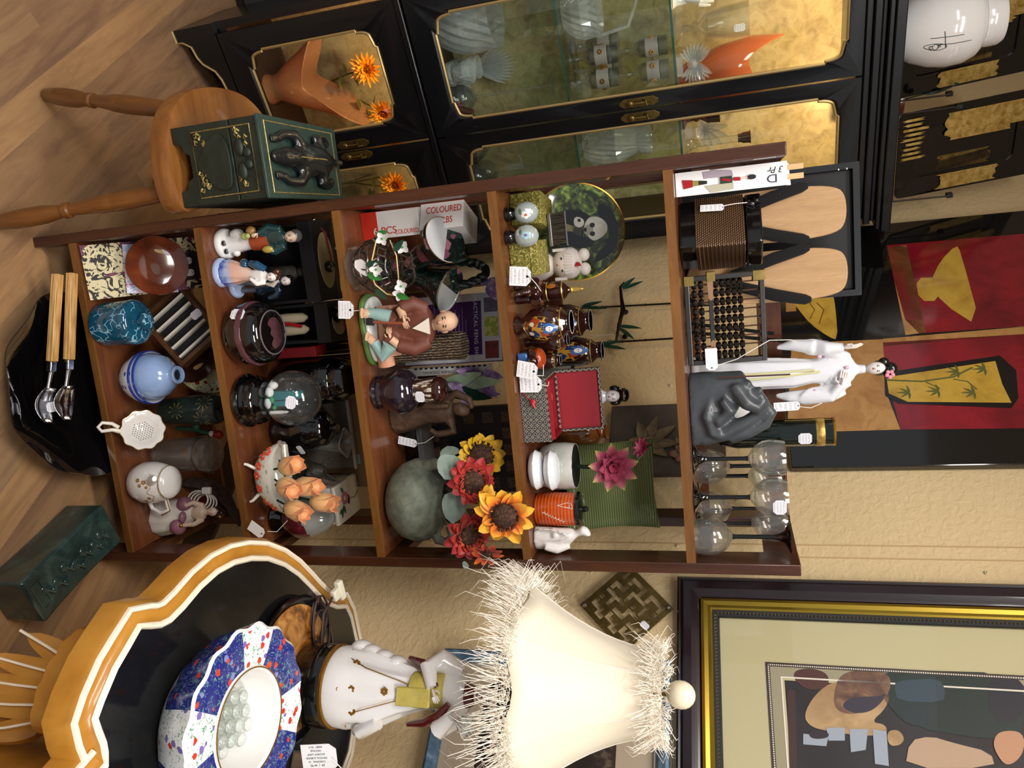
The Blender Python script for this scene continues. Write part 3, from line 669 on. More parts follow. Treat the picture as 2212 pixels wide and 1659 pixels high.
# shade: six concave panels
RI0 = Matrix.Rotation(radians(28), 3, 'Z'); SHM = NT('shade_silk'); SHM.b.inputs['Subsurface Weight'].default_value = .0; SHM = SHM.set('#e2d8c2', .6, sheen=.3, trans=.0)
SHO = RI0 @ Vector((-.026, 0, 0))
n6 = 48; b = B(); rings = []
for k in range(11):
    t = k / 10; r = .062 + (.158 - .062) * (t ** 1.75); z = .607 - .197 * t; ring = []
    for j in range(n6):
        a = 2 * pi * j / n6; q = ((a / (pi / 3)) % 1) - .5; rr = r * (.955 + .18 * q * q); ring.append((rr * cos(a), rr * sin(a), z - .012 * t * (1 - 4 * q * q) * 0 + .01 * t * cos(6 * a) * -1))
    rings.append(ring)
b.loft(rings, None, False); shade = b.make('lamp_shade', SHM, lamp, SHO, solid=.0016, smooth=60)
b = B()
for j in range(6):
    a = j * pi / 3; b.tube([((.062 + .096 * (t ** 1.75) + .0012) * cos(a), (.062 + .096 * (t ** 1.75) + .0012) * sin(a), (.607 - .197 * t) - .01 * t) for t in [i / 10 for i in range(11)]], .0014, 5)
b.make('shade_rib', CREAM, shade)
FR = plain('fringe_yarn', '#efe7d8', .7, sheen=.4); random.seed(11)
def fringe(z, r, cnt, down, L):
    b = B()
    for i in range(cnt):
        a = random.uniform(0, 2 * pi); q = r * random.uniform(.98, 1.05); p = Vector((q * cos(a), q * sin(a), z + random.uniform(-.012, .012))); o = Vector((cos(a), sin(a), 0)); t = Vector((-sin(a), cos(a), 0))
        l = L * random.uniform(.3, 1.0) * (1.5 if random.random() < .12 else 1); k = random.uniform(-.5, .5); up = random.random() < (.25 if down else .45)
        dz = l * (.5 if up else -1); 
        b.tube([p, p + o * l * .3 + t * k * l * .3 + Vector((0, 0, dz * .3)), p + o * l * (.45 + .3 * random.random()) + t * k * l * .7 + Vector((0, 0, dz * .75)), p + o * l * random.uniform(.2, .7) + t * k * l * 1.1 + Vector((0, 0, dz))], [.0005, .0005, .0004, .0002], 4)
    for i in range(cnt // 2):
        a = random.uniform(0, 2 * pi); c = Vector((r * 1.01 * cos(a), r * 1.01 * sin(a), z + random.uniform(-.014, .014))); u = Vector((cos(a), sin(a), 0)); rr = random.uniform(.003, .008); t = Vector((-sin(a), cos(a), random.uniform(-1, 1))).normalized()
        b.tube([c + (t * cos(q) + u * sin(q) + Vector((0, 0, 1)) * sin(q) * .6) * rr for q in [j * 2 * pi / 7 for j in range(7)]], .0005, 4, closed=True)
    o = b.make('fringe', FR, shade); o['kind'] = 'stuff'; return o
fringe(.405, .157, 1500, True, .052); fringe(.607, .064, 520, False, .034)
B().ball((0, 0, 0), (.021, .021, .022)).make('finial', plain('ivory_finial', '#ebe0c4', .2, coat=.5), lamp, SHO + Vector((0, 0, .642)))
B().tube([(0, .012, .36), SHO * .5 + Vector((0, 0, .5)), SHO + Vector((0, 0, .625))], .003, 8).make('harp_rod', BRASS, lamp)
cord = B(); cpts = []
random.seed(2)
base = Vector((.715, -.28, TZ + .012)) - Vector(lamp.location)
RI = Matrix.Rotation(radians(28), 3, 'Z')
for lp in range(5):
    for j in range(14):
        a = 2 * pi * j / 14; cpts.append(Vector((.752 + .038 * cos(a) * (1 + .12 * lp * (-1) ** lp) + .004 * lp, -.268 + .016 * sin(a) * (1 + .2 * lp) - .2 * .038 * cos(a), TZ + .004 + .003 * lp)))
cpts = [Vector((.79, -.31, TZ + .006))] + cpts + [Vector((.745, -.262, TZ + .02)), Vector((.735, -.24, TZ + .022)), Vector((.731, -.226, TZ + .02))]
cord.tube([RI @ (p - Vector(lamp.location)) for p in cpts], .0022, 6); cb = cord.make('power_cord', plain('brown_cord', '#3a2622', .5), lamp)
b = B(); b.bx(-.011, .011, -.006, .006, 0, .018); b.bx(-.02, .02, -.007, .007, .016, .03); pg = b.make('plug', plain('plug_ivory', '#ddd6c2', .4), cb, RI @ (Vector((.731, -.226, TZ + .021)) - Vector(lamp.location)), (radians(-80), 0, radians(40)), bevel=.003)
b = B(); b.bx(-.008, -.004, -.0008, .0008, .03, .045); b.bx(.004, .008, -.0008, .0008, .03, .045); b.make('prong', SILVER, pg)
# Imari bowl
IMB = floral('cobalt_floral', '#222a78', ['#c4432a', '#c4432a', '#222a78', '#7d86b8'], 62, .3, .08, '#5d8f8a', .6, '#6a6fae')
IMW = floral('white_floral', '#e2e6ea', ['#c8382a', '#e2e6ea', '#7a66b0', '#e2e6ea'], 75, .36, .08, '#5d9a74', .6)
bowl = thing('porcelain_planter', 'blue white and red floral scalloped porcelain bowl holding clear glass pebbles', 'bowl', (.745, -.578, TZ + .001), radians(20))
def scal(a, r, z): return r * (1 + .028 * cos(16 * a)), z
n = 96
def ringq(r, z, amp): return [(r * (1 + amp * cos(16 * 2 * pi * j / n)) * cos(2 * pi * j / n), r * (1 + amp * cos(16 * 2 * pi * j / n)) * sin(2 * pi * j / n), z) for j in range(n)]
rings = [ringq(.06, 0, 0), ringq(.082, 0, 0), ringq(.088, .004, .0), ringq(.104, .02, .015), ringq(.122, .05, .022), ringq(.131, .076, .024), ringq(.132, .08, .024), ringq(.128, .083, .024), ringq(.1, .083, .008), ringq(.076, .081, 0), ringq(.073, .083, 0), ringq(.07, .08, 0), ringq(.066, .05, 0), ringq(.055, .02, 0), ringq(.0001, .018, 0)]
vs = [p for r in rings for p in r]; b = B(); L = len(rings)
for i in range(L - 1):
    for j in range(n):
        k = (j + 1) % n; sect = ((j * 360 / n) % 90)
        if i in (6,): m = 0
        elif i in (3, 4, 5, 7, 8): m = 2 if 28 < sect < 62 else 1
        else: m = 0
        b.add([], []); b.f.append((i * n + j, i * n + k, (i + 1) * n + k, (i + 1) * n + j)); b.mi.append(m)
b.v = vs; b.f.append(tuple(range(n))[::-1]); b.mi.append(0)
b.make('body', [WHITE, IMB, IMW], bowl, smooth=35)
B().lathe([(.0735, .0828), (.0745, .0845), (.0725, .0845)], 64, caps=False).make('gilt_rim', GOLD, bowl)
PEB = glass('pebble_glass', '#f6faf8', .0, 1.45, .45, .06)
b = B(); b.ball((0, 0, 0), (.0105, .0105, .0062), None, 16, 10); pe = b.make('glass_pebble', PEB); k = 0; random.seed(4)
for L_, z in enumerate((.0262, .0392, .0522)):
    for i in range(-3, 4):
        for j in range(-3, 4):
            x = (i + (j % 2) * .5 + L_ * .33) * .0216; y = (j + L_ * .3) * .0188
            if hypot(x, y) < (.043, .046, .04)[L_]:
                o = pe if k == 0 else pe.copy()
                if k: COL.objects.link(o)
                k += 1; o.location = Vector(bowl.location) + Vector((x, y, z)); o.rotation_euler = (random.uniform(-.06, .06), random.uniform(-.06, .06), 0)
                tag(o, 'clear flat glass pebble among those filling the floral porcelain bowl', 'pebble', 'glass pebbles in the porcelain bowl')
# parcel
pc = thing('wrapped_parcel', 'small bark brown block wrapped in clear film behind the porcelain bowl', 'parcel', (.985, -.392, TZ + .001), radians(-35))
b = B(); b.bx(-.045, .045, -.02, .02, 0, .05); b.make('block', wood('bark_print', '#3a2416', '#b08458', 'Z', 12, .3), pc, bevel=.002)
b = B(); b.bx(-.047, .047, -.022, .022, .0005, .052); b.ball((-.05, 0, .045), (.012, .016, .008)); b.make('clear_wrap', glass('clear_wrap', '#f2f2f2', .1, 1.2, .85, .06), pc)
# crystal and brass lamp at the frame edge
cl = thing('crystal_lamp', 'brass and faceted crystal accent lamp with large price tag behind the floral bowl', 'lamp', (1.075, -.325, TZ + .001), radians(-20))
b = B(); b.box((0, 0, .012), (.085, .085, .024), None, .96); b.box((0, 0, .045), (.075, .075, .042), None, .5); b.make('brass_base', BRASS, cl, bevel=.002)
b = B(); b.lathe([(.012, .066), (.03, .075), (.02, .10), (.022, .12), (.017, .19), (.02, .20), (.01, .205)], 8); b.make('crystal_column', CRYST, cl, smooth=0)
b = B(); b.lathe([(.01, .205), (.018, .212), (.022, .222), (.018, .232), (.01, .238)], 8); b.make('crystal_knop', CRYST, cl, smooth=0)
B().lathe([(.012, .238), (.024, .243), (.02, .27), (.008, .29)], 16).make('brass_cup', BRASS, cl)
TG = onplane(690, 1637, (.93, -.46, .8), Vector((.1, -.97, .2)).normalized()) ; tl = cl.matrix_basis.inverted() @ TG
RT = Matrix.Rotation(radians(20), 3, 'Z')
tl = RT @ (TG - Vector(cl.location))
b = B(); w, h = .023, .028
b.prism([(-w, -h), (w, -h), (w, h * .62), (w * .62, h), (-w * .62, h), (-w, h * .62)], -.0004, .0004, 'y'); o = b.make('price_tag', PAPER, cl, tl, (radians(-12), 0, radians(18)), 0)
for k, (s_, sz) in enumerate((('SHOPS BY THE LAKE', .0036), ('69  |  44 95', .005), ('CARDINAL  10', .0042), ('CRYSTAL & BRASS', .0042), ('ACCENT LAMP', .0042), ('VINTAGE', .0042), ('82087  7614', .0042))):
    text(o, 'tag_writing', s_, sz, INK, (w * .8 - k * .0062, -.0006, -.004), (pi / 2, pi / 2, 0), .0001)
B().tube([tl + Vector((0, -.001, .024)), tl + Vector((.02, .01, .04)), Vector((0, 0, .07))], .0008, 5).make('tag_string', STRING, cl)

# ------------------------------------------------------------------ green ceramic brick on the floor
gb = thing('ceramic_pillow_brick', 'long dark green glazed ceramic brick with relief figures on the floor', 'ornament', (.705, -.15, 0.001), radians(20))
GGL = blotch('green_glaze', [(0.3, '#1c2c2a'), (0.55, '#2a3f3c'), (0.8, '#46605a')], 18, .15, 4, .8, coat=.6, nb=.1)
b = B(); rows = []
L2, W2_, H2 = .125, .052, .10
for k in range(9):
    y = -L2 + 2 * L2 * k / 8; e = 1 + .05 * (k / 4 - 1) ** 2
    rows.append([(-W2_ * e, y, 0), (W2_ * e, y, 0), (W2_ * e * 1.02, y, H2 * .5), (W2_ * e, y, H2 * e), (0, y, H2 * e * .985), (-W2_ * e, y, H2 * e), (-W2_ * e * 1.02, y, H2 * .5)])
b.loft(rows); b.make('body', GGL, gb, bevel=.006, smooth=30)
b = B(); zt = H2 + .001
for i, (y, x) in enumerate(((-.085, .0), (-.055, .008), (-.025, -.006), (.0, .01), (.03, .0), (.06, .008), (.085, .0))):
    b.ball((x, y, zt), (.012, .013, .004)); b.tube([(x, y, zt), (x + .016, y + .01, zt + .004), (x + .006, y + .026, zt + .003)], [.004, .005, .003], 8); b.ball((x + .014, y + .014, zt), (.006, .006, .004))
for y in (-.1, .1): b.tube([(-.03, y - .012, zt), (.03, y - .012, zt), (.03, y + .012, zt), (-.03, y + .012, zt)], .004, 6, closed=True)
b.make('relief', GGL, gb)

# ------------------------------------------------------------------ pictures and plaques on the wall
def wthing(name, label, cat, s, z, off=0.0, group=None): return thing(name, label, cat, wloc(s, z, off), WRZ, group)
def wl(T, X, Y, off):
    p = onplane(X, Y, P0 + WN * off, WN) - Vector(T.location); return (-(p.dot(WD)), p.z)
def flat(T, px, off, mat, name, it=0, d=.0006, base=0):
    """a painted shape on the picture's own plane, traced on that plane"""
    pts = [wl(T, X, Y, off) for X, Y in px]
    if it: pts = smoothpoly(pts, it)
    b = B(); b.prism(pts, -off + base + T['face'], -off + base - d + T['face'], 'y'); return b.make(name, mat, T, smooth=0)
def frame(b, x0, x1, z0, z1, w, y0, y1, m=0):
    b.bx(x0, x1, y0, y1, z0, z0 + w, m); b.bx(x0, x1, y0, y1, z1 - w, z1, m); b.bx(x0, x0 + w, y0, y1, z0 + w, z1 - w, m); b.bx(x1 - w, x1, y0, y1, z0 + w, z1 - w, m)
def miter(b, x0, x1, z0, z1, prof, m=0):
    """moulding profile of (inset, y) run round a rectangle with mitred corners"""
    rings = [[(x0 + i, y, z0 + i), (x1 - i, y, z0 + i), (x1 - i, y, z1 - i), (x0 + i, y, z1 - i)] for i, y in prof]
    b.loft(rings, m, False)
big = wthing('framed_picture', 'large framed print of a bread and pottery still life with wide sage mat', 'picture', .027, 1.359)
big['face'] = 0.0
FW, FH = 1.15, .92; DM = blotch('mahogany_frame', [(0.3, '#150b0e'), (0.6, '#22141a'), (0.85, '#33222a')], 6, .3, 4, .3, coat=.3)
b = B(); miter(b, 0, FW, 0, FH, [(0, 0), (0, -.022), (.004, -.026), (.008, -.024), (.014, -.03), (.03, -.03), (.04, -.024), (.046, -.022), (.05, -.018)]); b.make('outer_moulding', DM, big, smooth=25)
b = B(); miter(b, 0, FW, 0, FH, [(.05, -.016), (.05, -.024), (.056, -.026), (.064, -.023), (.07, -.024), (.074, -.02)]); b.make('gold_moulding', plain('gold_frame', '#a58a33', .28, .85), big, smooth=25)
b = B(); miter(b, 0, FW, 0, FH, [(.074, -.016), (.074, -.021), (.086, -.018), (.088, -.012)]); sl = b.make('scalloped_liner', BLACKM, big, smooth=20)
b = B()
for k in range(110): b.lathe([(.0026, 0), (.0036, 0), (.0031, .0012)], 8, 0, (0, 0, 0), caps=False) if 0 else None
for k in range(130):
    x = .083 + k * .0072
    if x < FW - .08: b.tube([(x, -.0205, .0775), (x + .0018, -.021, .0825), (x + .0036, -.0205, .0775)], .0008, 4)
for k in range(110):
    z = .083 + k * .0072
    if z < FH - .08: b.tube([(.0775, -.0205, z), (.0825, -.021, z + .0018), (.0775, -.0205, z + .0036)], .0008, 4)
o = b.make('scallop_trim', plain('liner_gilt', '#8a7a5a', .4, .6), sl); o['kind'] = 'stuff'
b = B(); miter(b, 0, FW, 0, FH, [(.086, -.008), (.21, -.008)]); b.make('mat_board', plain('sage_mat', '#bdb48c', .7), big, smooth=0)
b = B(); miter(b, 0, FW, 0, FH, [(.176, -.0085), (.176, -.0095), (.184, -.0095), (.184, -.0085)]); o = b.make('mat_line', plain('mat_brown', '#3a2c28', .5), big, smooth=0)
b = B()
for k in range(200):
    x = .181 + k * .004
    if x < FW - .18: b.box((x, -.0098, .181), (.0024, .0008, .0024))
    z = .181 + k * .004
    if z < FH - .18: b.box((.181, -.0098, z), (.0024, .0008, .0024))
o2 = b.make('bead_row', CREAM, o); o2['kind'] = 'stuff'
b = B(); miter(b, 0, FW, 0, FH, [(.184, -.0085), (.204, -.0085)]); b.make('inner_mat', plain('mat_grey', '#9a9376', .7), big, smooth=0)
b = B(); miter(b, 0, FW, 0, FH, [(.203, -.0085), (.203, -.0092), (.206, -.0092), (.206, -.0085)]); b.make('mat_bevel', CREAM, big, smooth=0)
b = B(); b.bx(.2, FW - .2, -.0075, -.006, .2, FH - .2); b.make('print', blotch('print_dark', [(0.3, '#1c1210'), (0.5, '#241d20'), (0.7, '#2a2422')], 6, .5), big, smooth=0)
big['face'] = 0.0
PO = .0085
def pt(px, mat, name='painted_shape', it=2, lift=0): flat(big, px, PO + lift, mat, name, it, .0004)
pt([(1880, 1445), (2212, 1455), (2212, 1585), (2150, 1600), (1960, 1570), (1900, 1500)], plain('print_green', '#1c2a24', .5), it=1)
pt([(2130, 1458), (2212, 1458), (2212, 1560), (2140, 1560)], plain('print_violet', '#201e28', .5), it=1, lift=.0002)
LOAF = blotch('print_loaf', [(0.3, '#4a2e24'), (0.5, '#70503c'), (0.7, '#9c7652')], 22, .5, 5, 1); CRUST = blotch('print_crust', [(0.3, '#8f6f48'), (0.6, '#b8986c'), (0.8, '#c7ab84')], 16, .5)
pt([(1735, 1545), (1760, 1500), (1800, 1470), (1860, 1480), (1925, 1490), (1915, 1530), (1880, 1560), (1915, 1565), (1915, 1590), (1850, 1588), (1790, 1580), (1750, 1570)], CRUST)
pt([(1800, 1500), (1815, 1455), (1870, 1445), (1922, 1455), (1925, 1490), (1895, 1530), (1840, 1545), (1805, 1535)], LOAF, lift=.0003)
pt([(1815, 1525), (1840, 1505), (1900, 1505), (1918, 1495), (1890, 1535), (1845, 1543)], plain('print_plum', '#352c3a', .5), lift=.0005)
pt([(1712, 1450), (1750, 1442), (1790, 1455), (1790, 1485), (1750, 1492), (1720, 1475)], plain('print_roast', '#4c2820', .5))
JUG = plain('print_steel', '#31424c', .5)
pt([(1935, 1470), (2030, 1465), (2042, 1490), (2038, 1518), (1940, 1515), (1932, 1490)], JUG, it=1, lift=.0004); pt([(1945, 1520), (2030, 1520), (2025, 1560), (1980, 1570), (1945, 1555)], plain('print_shadow', '#1f2a2c', .5), it=1, lift=.0004)
pt([(1700, 1490), (1718, 1490), (1722, 1659), (1706, 1659)], plain('print_brown', '#3c221c', .5), it=0)
LB = plain('print_pale_blue', '#9aa3b0', .5)
for q in ([(1785, 1572), (1825, 1572), (1825, 1600), (1790, 1600)], [(1835, 1575), (1875, 1575), (1870, 1620), (1838, 1625)], [(1885, 1575), (1915, 1580), (1920, 1655), (1890, 1650)], [(1735, 1585), (1790, 1590), (1785, 1612), (1735, 1608)]): pt(q, LB, it=0, lift=.0006)
pt([(1915, 1580), (1940, 1575), (1955, 1595), (1945, 1610), (1920, 1612)], CRUST, lift=.0005)
pt([(1745, 1575), (1790, 1580), (1790, 1595), (1750, 1597)], plain('print_grape', '#2c1c28', .5), lift=.0008)
pt([(1955, 1659), (1965, 1600), (2010, 1590), (2060, 1605), (2140, 1625), (2150, 1659)], plain('print_linen', '#b3977c', .5), it=1, lift=.0005)
pt([(2145, 1600), (2160, 1578), (2212, 1580), (2212, 1630), (2175, 1659), (2150, 1625)], plain('print_skin', '#b98a68', .5), lift=.0007)
b = B(); b.bx(.088, FW - .088, -.0145, -.0125, .088, FH - .088); b.make('glazing', glass('picture_glass', '#ffffff', 0, 1.4, 1.0, 0, .6), big, smooth=0)
# blue frame
bl = wthing('blue_framed_print', 'blue framed print with grey beige mat hanging behind the figurine lamp', 'picture', -.163, .846); bl['face'] = 0.0
BLU = blotch('blue_frame', [(0.3, '#2c4058'), (0.55, '#4d6880'), (0.8, '#90a6b4')], 30, .4, 4, .5)
b = B(); miter(b, 0, .48, 0, .5, [(0, 0), (0, -.03), (.006, -.034), (.02, -.028), (.026, -.02)]); b.make('frame', BLU, bl, smooth=25)
b = B(); miter(b, 0, .48, 0, .5, [(.026, -.012), (.105, -.012)]); b.make('mat_board', plain('greige_mat', '#a3937f', .7), bl, smooth=0)
b = B(); miter(b, 0, .48, 0, .5, [(.026, -.013), (.026, -.018), (.03, -.018), (.03, -.013)]); b.make('silver_fillet', plain('fillet', '#b8b6b0', .4, .5), bl, smooth=0)
b = B(); b.bx(.1, .38, -.0115, -.01, .1, .4); b.make('print', blotch('print_flower_dark', [(0.35, '#181310'), (0.55, '#2a1f1a'), (0.7, '#6a5a4a'), (0.8, '#a08a62')], 14, .5, 4, .8), bl, smooth=0)
# pierced brass trivet
tv = wthing('pierced_brass_plaque', 'square pierced brass plaque hung on its corner beside the lamp shade', 'plaque', -.045, 1.247)
b = B(); HS = .073; cells = []
g = 11; u = 2 * HS / 13
open_ = set()
pat = ["11011101110", "00010100010", "11110111011", "10000100001", "10111101110", "11100001010", "00101111011", "11100100001", "10111101110", "10000001010", "11101111011"]
def sq(i, j): return i < 1 or j < 1 or i > 11 or j > 11
vs = []
for j in range(13):
    for i in range(13):
        if sq(i, j) or pat[j - 1][i - 1] == '0' : b.bx(-HS + i * u - .0001, -HS + (i + 1) * u + .0001, -.004, 0, -HS + j * u - .0001, -HS + (j + 1) * u + .0001)
        elif (i % 3 == 0 and j % 2): b.bx(-HS + i * u, -HS + i * u + .003, -.004, 0, -HS + j * u, -HS + (j + 1) * u)
o = b.make('pierced_plate', BRASS, tv, (0, -.012, 0), (0, radians(45), 0), 0)
b = B()
for x, z in ((-HS * .9, -HS * .9), (HS * .9, HS * .9), (HS * .9, -HS * .9), (-HS * .9, HS * .9)): b.lathe([(.004, -.012), (.004, .004), (.0065, .006), (.005, .012), (0, .014)], 12, 0, (x, -z, 0))
b.make('foot_stud', plain('stud_metal', '#8a8072', .3, .9), tv, (0, -.012, 0), (pi / 2, radians(45) * 0, 0)).rotation_euler = (pi / 2, radians(45), 0)
o = sticker(tv, (.035, -.017, .035), (0, radians(40), 0), .014, .02)
# painted wooden screen panel
scn = wthing('lacquer_painting', 'black bordered lacquer panel painted with red walls and yellow kimono and lamp', 'painting', 1.131, 1.62); scn['face'] = 0.0
b = B(); b.bx(0, .825, -.022, -.002, 0, .86); b.make('panel', plain('black_panel_gloss', '#0e0d0d', .07, coat=.8), scn, smooth=0, bevel=.003)
SO = .022
PT = blotch('paint_tan', [(0.3, '#9a6a35'), (0.6, '#b98a50'), (0.8, '#8c5a2a')], 16, .25, 5, .6, coat=.5); PR = blotch('paint_red', [(0.3, '#5e0c18'), (0.6, '#8e1826'), (0.8, '#741020')], 9, .12, 4, .5, coat=.8)
PY = blotch('paint_ochre', [(0.3, '#a8802c'), (0.6, '#c8a23e'), (0.8, '#b08c48')], 14, .2, 4, .5, coat=.6); PB = plain('paint_black', '#141113', .15, coat=.6); PG = plain('paint_leaf', '#5d6234', .3)
def sp(px, mat, name, it=0, lift=0): flat(scn, px, SO + lift, mat, name, it, .0004)
sp([(1710, 742), (1907, 733), (1915, 850), (1945, 928), (1700, 935)], PT, 'painted_floor')
sp([(1907, 740), (2212, 722), (2212, 925), (1945, 928), (1912, 800)], PR, 'painted_wall')
sp([(1915, 530), (2212, 505), (2212, 705), (1985, 720), (1955, 690), (1930, 600)], PR, 'painted_wall')
sp([(1917, 535), (1958, 530), (2000, 718), (1956, 724)], PT, 'painted_table'); sp([(1907, 732), (2212, 706), (2212, 722), (1908, 748)], PT, 'painted_post')
sp([(2066, 528), (2075, 545), (2120, 709), (2035, 655), (2010, 610), (2030, 565)], PY, 'painted_lamp', 1, .0004); sp([(1978, 600), (2025, 600), (2030, 650), (1985, 650)], PY, 'painted_lamp_stem', 1, .0005)
sp([(1910, 805), (2160, 768), (2195, 800), (2200, 860), (2185, 882), (1940, 872), (1912, 855)], PB, 'painted_robe_edge', 0, .0004)
sp([(1915, 815), (2150, 780), (2165, 830), (2185, 870), (1960, 868), (1920, 850)], PY, 'painted_robe', 0, .0007)
b = B()
for pts, r in (([(1915, 822), (1990, 825), (2060, 815), (2100, 795)], .0022), ([(2060, 820), (2090, 825), (2110, 842)], .0015), ([(2000, 826), (2030, 840)], .0015)):
    b.tube([(lambda q: (q[0], -SO - .0012, q[1]))(wl(scn, x, y, SO)) for x, y in pts], r, 5)
for x, y in ((2070, 803), (2128, 797), (2028, 845), (2105, 848), (1965, 848)):
    for a in (-.9, -.45, 0, .45, .9):
        q = wl(scn, x, y, SO); b.leaf((q[0], -SO - .0012, q[1]), (q[0] + .022 * sin(a * 1.6), -SO - .0013, q[1] - .03 * cos(a * 1.6)), .003, 0, (0, -1, 0), 0, 5, 0)
b.make('painted_palms', PG, scn)
sp([(1700, 635), (1798, 628), (1805, 665), (1810, 735), (1790, 728), (1750, 700), (1722, 665)], PY, 'painted_bowl', 1, .0004); sp([(1697, 640), (1718, 640), (1720, 672), (1698, 674)], PT, 'painted_foot', 0, .0003)
b = B()
for pts in ([(1722, 645), (1745, 650), (1760, 670), (1750, 690)], [(1765, 655), (1780, 670), (1770, 700)]): b.tube([(lambda q: (q[0], -SO - .0012, q[1]))(wl(scn, x, y, SO)) for x, y in pts], .0014, 5)
b.make('painted_scroll', plain('paint_line', '#8a6224', .3), scn)
# leaf plaque
lp_ = wthing('leaf_plaque', 'dark slate plaque with carved palmate leaves hung behind the green plate', 'plaque', .512, 1.183)
SLT = blotch('slate_brown', [(0.3, '#3c332b'), (0.6, '#4c4238'), (0.8, '#574b3e')], 20, .5, 5, .5); BRZ = plain('bronze_leaf', '#7a6a52', .4, .35, var=.3)
b = B(); b.bx(0, .215, -.018, 0, 0, .29); b.make('slab', SLT, lp_, bevel=.002)
b = B(); c0 = Vector((.125, -.019, .095))
for cx, cz, sc_ in ((.125, .095, 1), (.165, .19, .85)):
    for a, L in ((-1.15, .07), (-.55, .085), (.1, .09), (.75, .085), (1.4, .07), (2.4, .045)):
        a += .5; b.leaf((cx, -.019, cz), (cx + L * sc_ * sin(-a), -.021, cz + L * sc_ * cos(a)), .015 * sc_, .05, (0, -1, 0), 0, 8, .2, .8, .002)
b.make('carved_leaf', BRZ, lp_)
b = B()
for x, z in ((.16, .16), (.175, .175), (.15, .18)): b.ball((x, -.022, z), (.008, .005, .008)); 
b.make('carved_blossom', plain('dull_pink', '#8a5a54', .5), lp_)
# metal bamboo wall hanging
bb_ = wthing('bamboo_wall_hanging', 'dark metal bamboo wall hanging with green leaves behind the brown vases', 'wall decoration', .88, 1.10)
IRON = plain('wrought_iron', '#241b14', .4, .6)
def wp3(X, Y, off=.012): q = wl(bb_, X, Y, off); return (q[0], -off, q[1])
b = B()
for pts in ([(1200, 668), (1290, 664), (1330, 662), (1460, 655)], [(1200, 748), (1290, 741), (1360, 737), (1470, 730)]):
    b.tube([wp3(*p) for p in pts], .0028, 8)
    for t in (1225, 1300, 1345, 1395): 
        q = wp3(t, pts[0][1] + (pts[-1][1] - pts[0][1]) * (t - 1200) / 260); b.ball(q, (.0042, .0042, .003), None, 8, 6)
b.make('bamboo_cane', IRON, bb_)
b = B(); b.tube([wp3(*p, .02) for p in [(1330, 740), (1338, 700), (1345, 670), (1342, 640), (1340, 620), (1348, 610)]], [.003, .006, .006, .005, .004, .002], 8); b.tube([wp3(*p, .024) for p in [(1335, 700), (1350, 672), (1343, 640)]], .003, 8); b.make('branch', IRON, bb_)
for a, c in (((1342, 622), (1372, 599)), ((1345, 624), (1390, 607)), ((1255, 662), (1302, 651)), ((1258, 664), (1312, 666)), ((1335, 704), (1386, 709)), ((1337, 708), (1370, 733)), ((1298, 744), (1345, 736)), ((1300, 746), (1352, 754))):
    b = B(); b.leaf(wp3(*a, .022), wp3(*c, .026), .007, 0, (0, -1, .2), 0, 7, .2, .8, .0008); b.make('leaf', DKGREEN, bb_)
b = B()
for p in ((1352, 674), (1350, 727)): q = wp3(*p, .006); b.lathe([(0, 0), (.009, 0), (.009, .006), (.004, .008), (0, .006)], 14, 0, (q[0], -q[2], q[1]) if 0 else (0, 0, 0)) if 0 else b.ball((q[0], -.006, q[2]), (.008, .006, .008), None, 12, 8)
b.make('mount_disc', IRON, bb_)
B().tube([wp3(1325, 722, .024), wp3(1300, 724, .02), wp3(1282, 726, .02)], .0009, 5).make('tag_string', STRING, bb_)

# ------------------------------------------------------------------ on top of the china cabinet
def cthing(name, label, cat, t, dep, z, rz=0, group=None): return thing(name, label, cat, cpt(t, dep, z), CRZ + rz, group)
TOPZ = 1.9305
jar = cthing('ginger_jar', 'white glazed ginger jar with fine line emblem on the cabinet top', 'jar', .345, .088, TOPZ)
jpro = [(0, 0), (.055, 0), (.06, .006), (.075, .03), (.09, .07), (.096, .11), (.093, .145), (.082, .172), (.07, .184), (.058, .188)]
b = B(); b.lathe(jpro, 48); b.make('body', WHITE, jar)
b = B(); b.lathe([(.057, .186), (.062, .188), (.063, .2), (.062, .222), (.056, .232), (.02, .234), (0, .235)], 48); b.make('lid', WHITE, jar)
def jr(z):
    for (r0, z0), (r1, z1) in zip(jpro, jpro[1:]):
        if z0 <= z <= z1 and z1 > z0: return r0 + (r1 - r0) * (z - z0) / (z1 - z0)
def jp(a, z): return ((jr(z) + .0006) * sin(a), -(jr(z) + .0006) * cos(a), z)
b = B()
for pts in ([(.02, .06), (.02, .13)], [(.2, .075), (.2, .148)], [(-.12, .088), (.3, .094)]):
    b.tube([jp(pts[0][0] + (pts[1][0] - pts[0][0]) * k / 8, pts[0][1] + (pts[1][1] - pts[0][1]) * k / 8) for k in range(9)], .0007, 5)
for k in range(2):
    e = .06 * k * .3
    b.tube([jp(.26 + (.09 - e * .6) * cos(q) * (1 if sin(q) > -.3 else .9), .072 + (.024 - e) * sin(q)) for q in [i * 2 * pi / 24 for i in range(24)]], .0006, 5, closed=True)
em = b.make('line_emblem', INK, jar)
for s_, a, z in (('R', .24, .081), ('D', .28, .064)): text(em, 'emblem_letter', s_, .015, INK, jp(a, z), (pi / 2 - .15, 0, a), .0002)
rv = cthing('ribbed_vase', 'tall grey ribbed vase behind the white ginger jar', 'vase', .262, .25, TOPZ)
b = B(); b.lathe([(0, 0), (.035, 0), (.045, .05), (.04, .2), (.03, .3), (.034, .34), (.03, .34), (.026, .3), (0, .29)], 60, rip=.06, k=12); b.make('body', plain('pewter_grey', '#8f9098', .3, .6), rv)
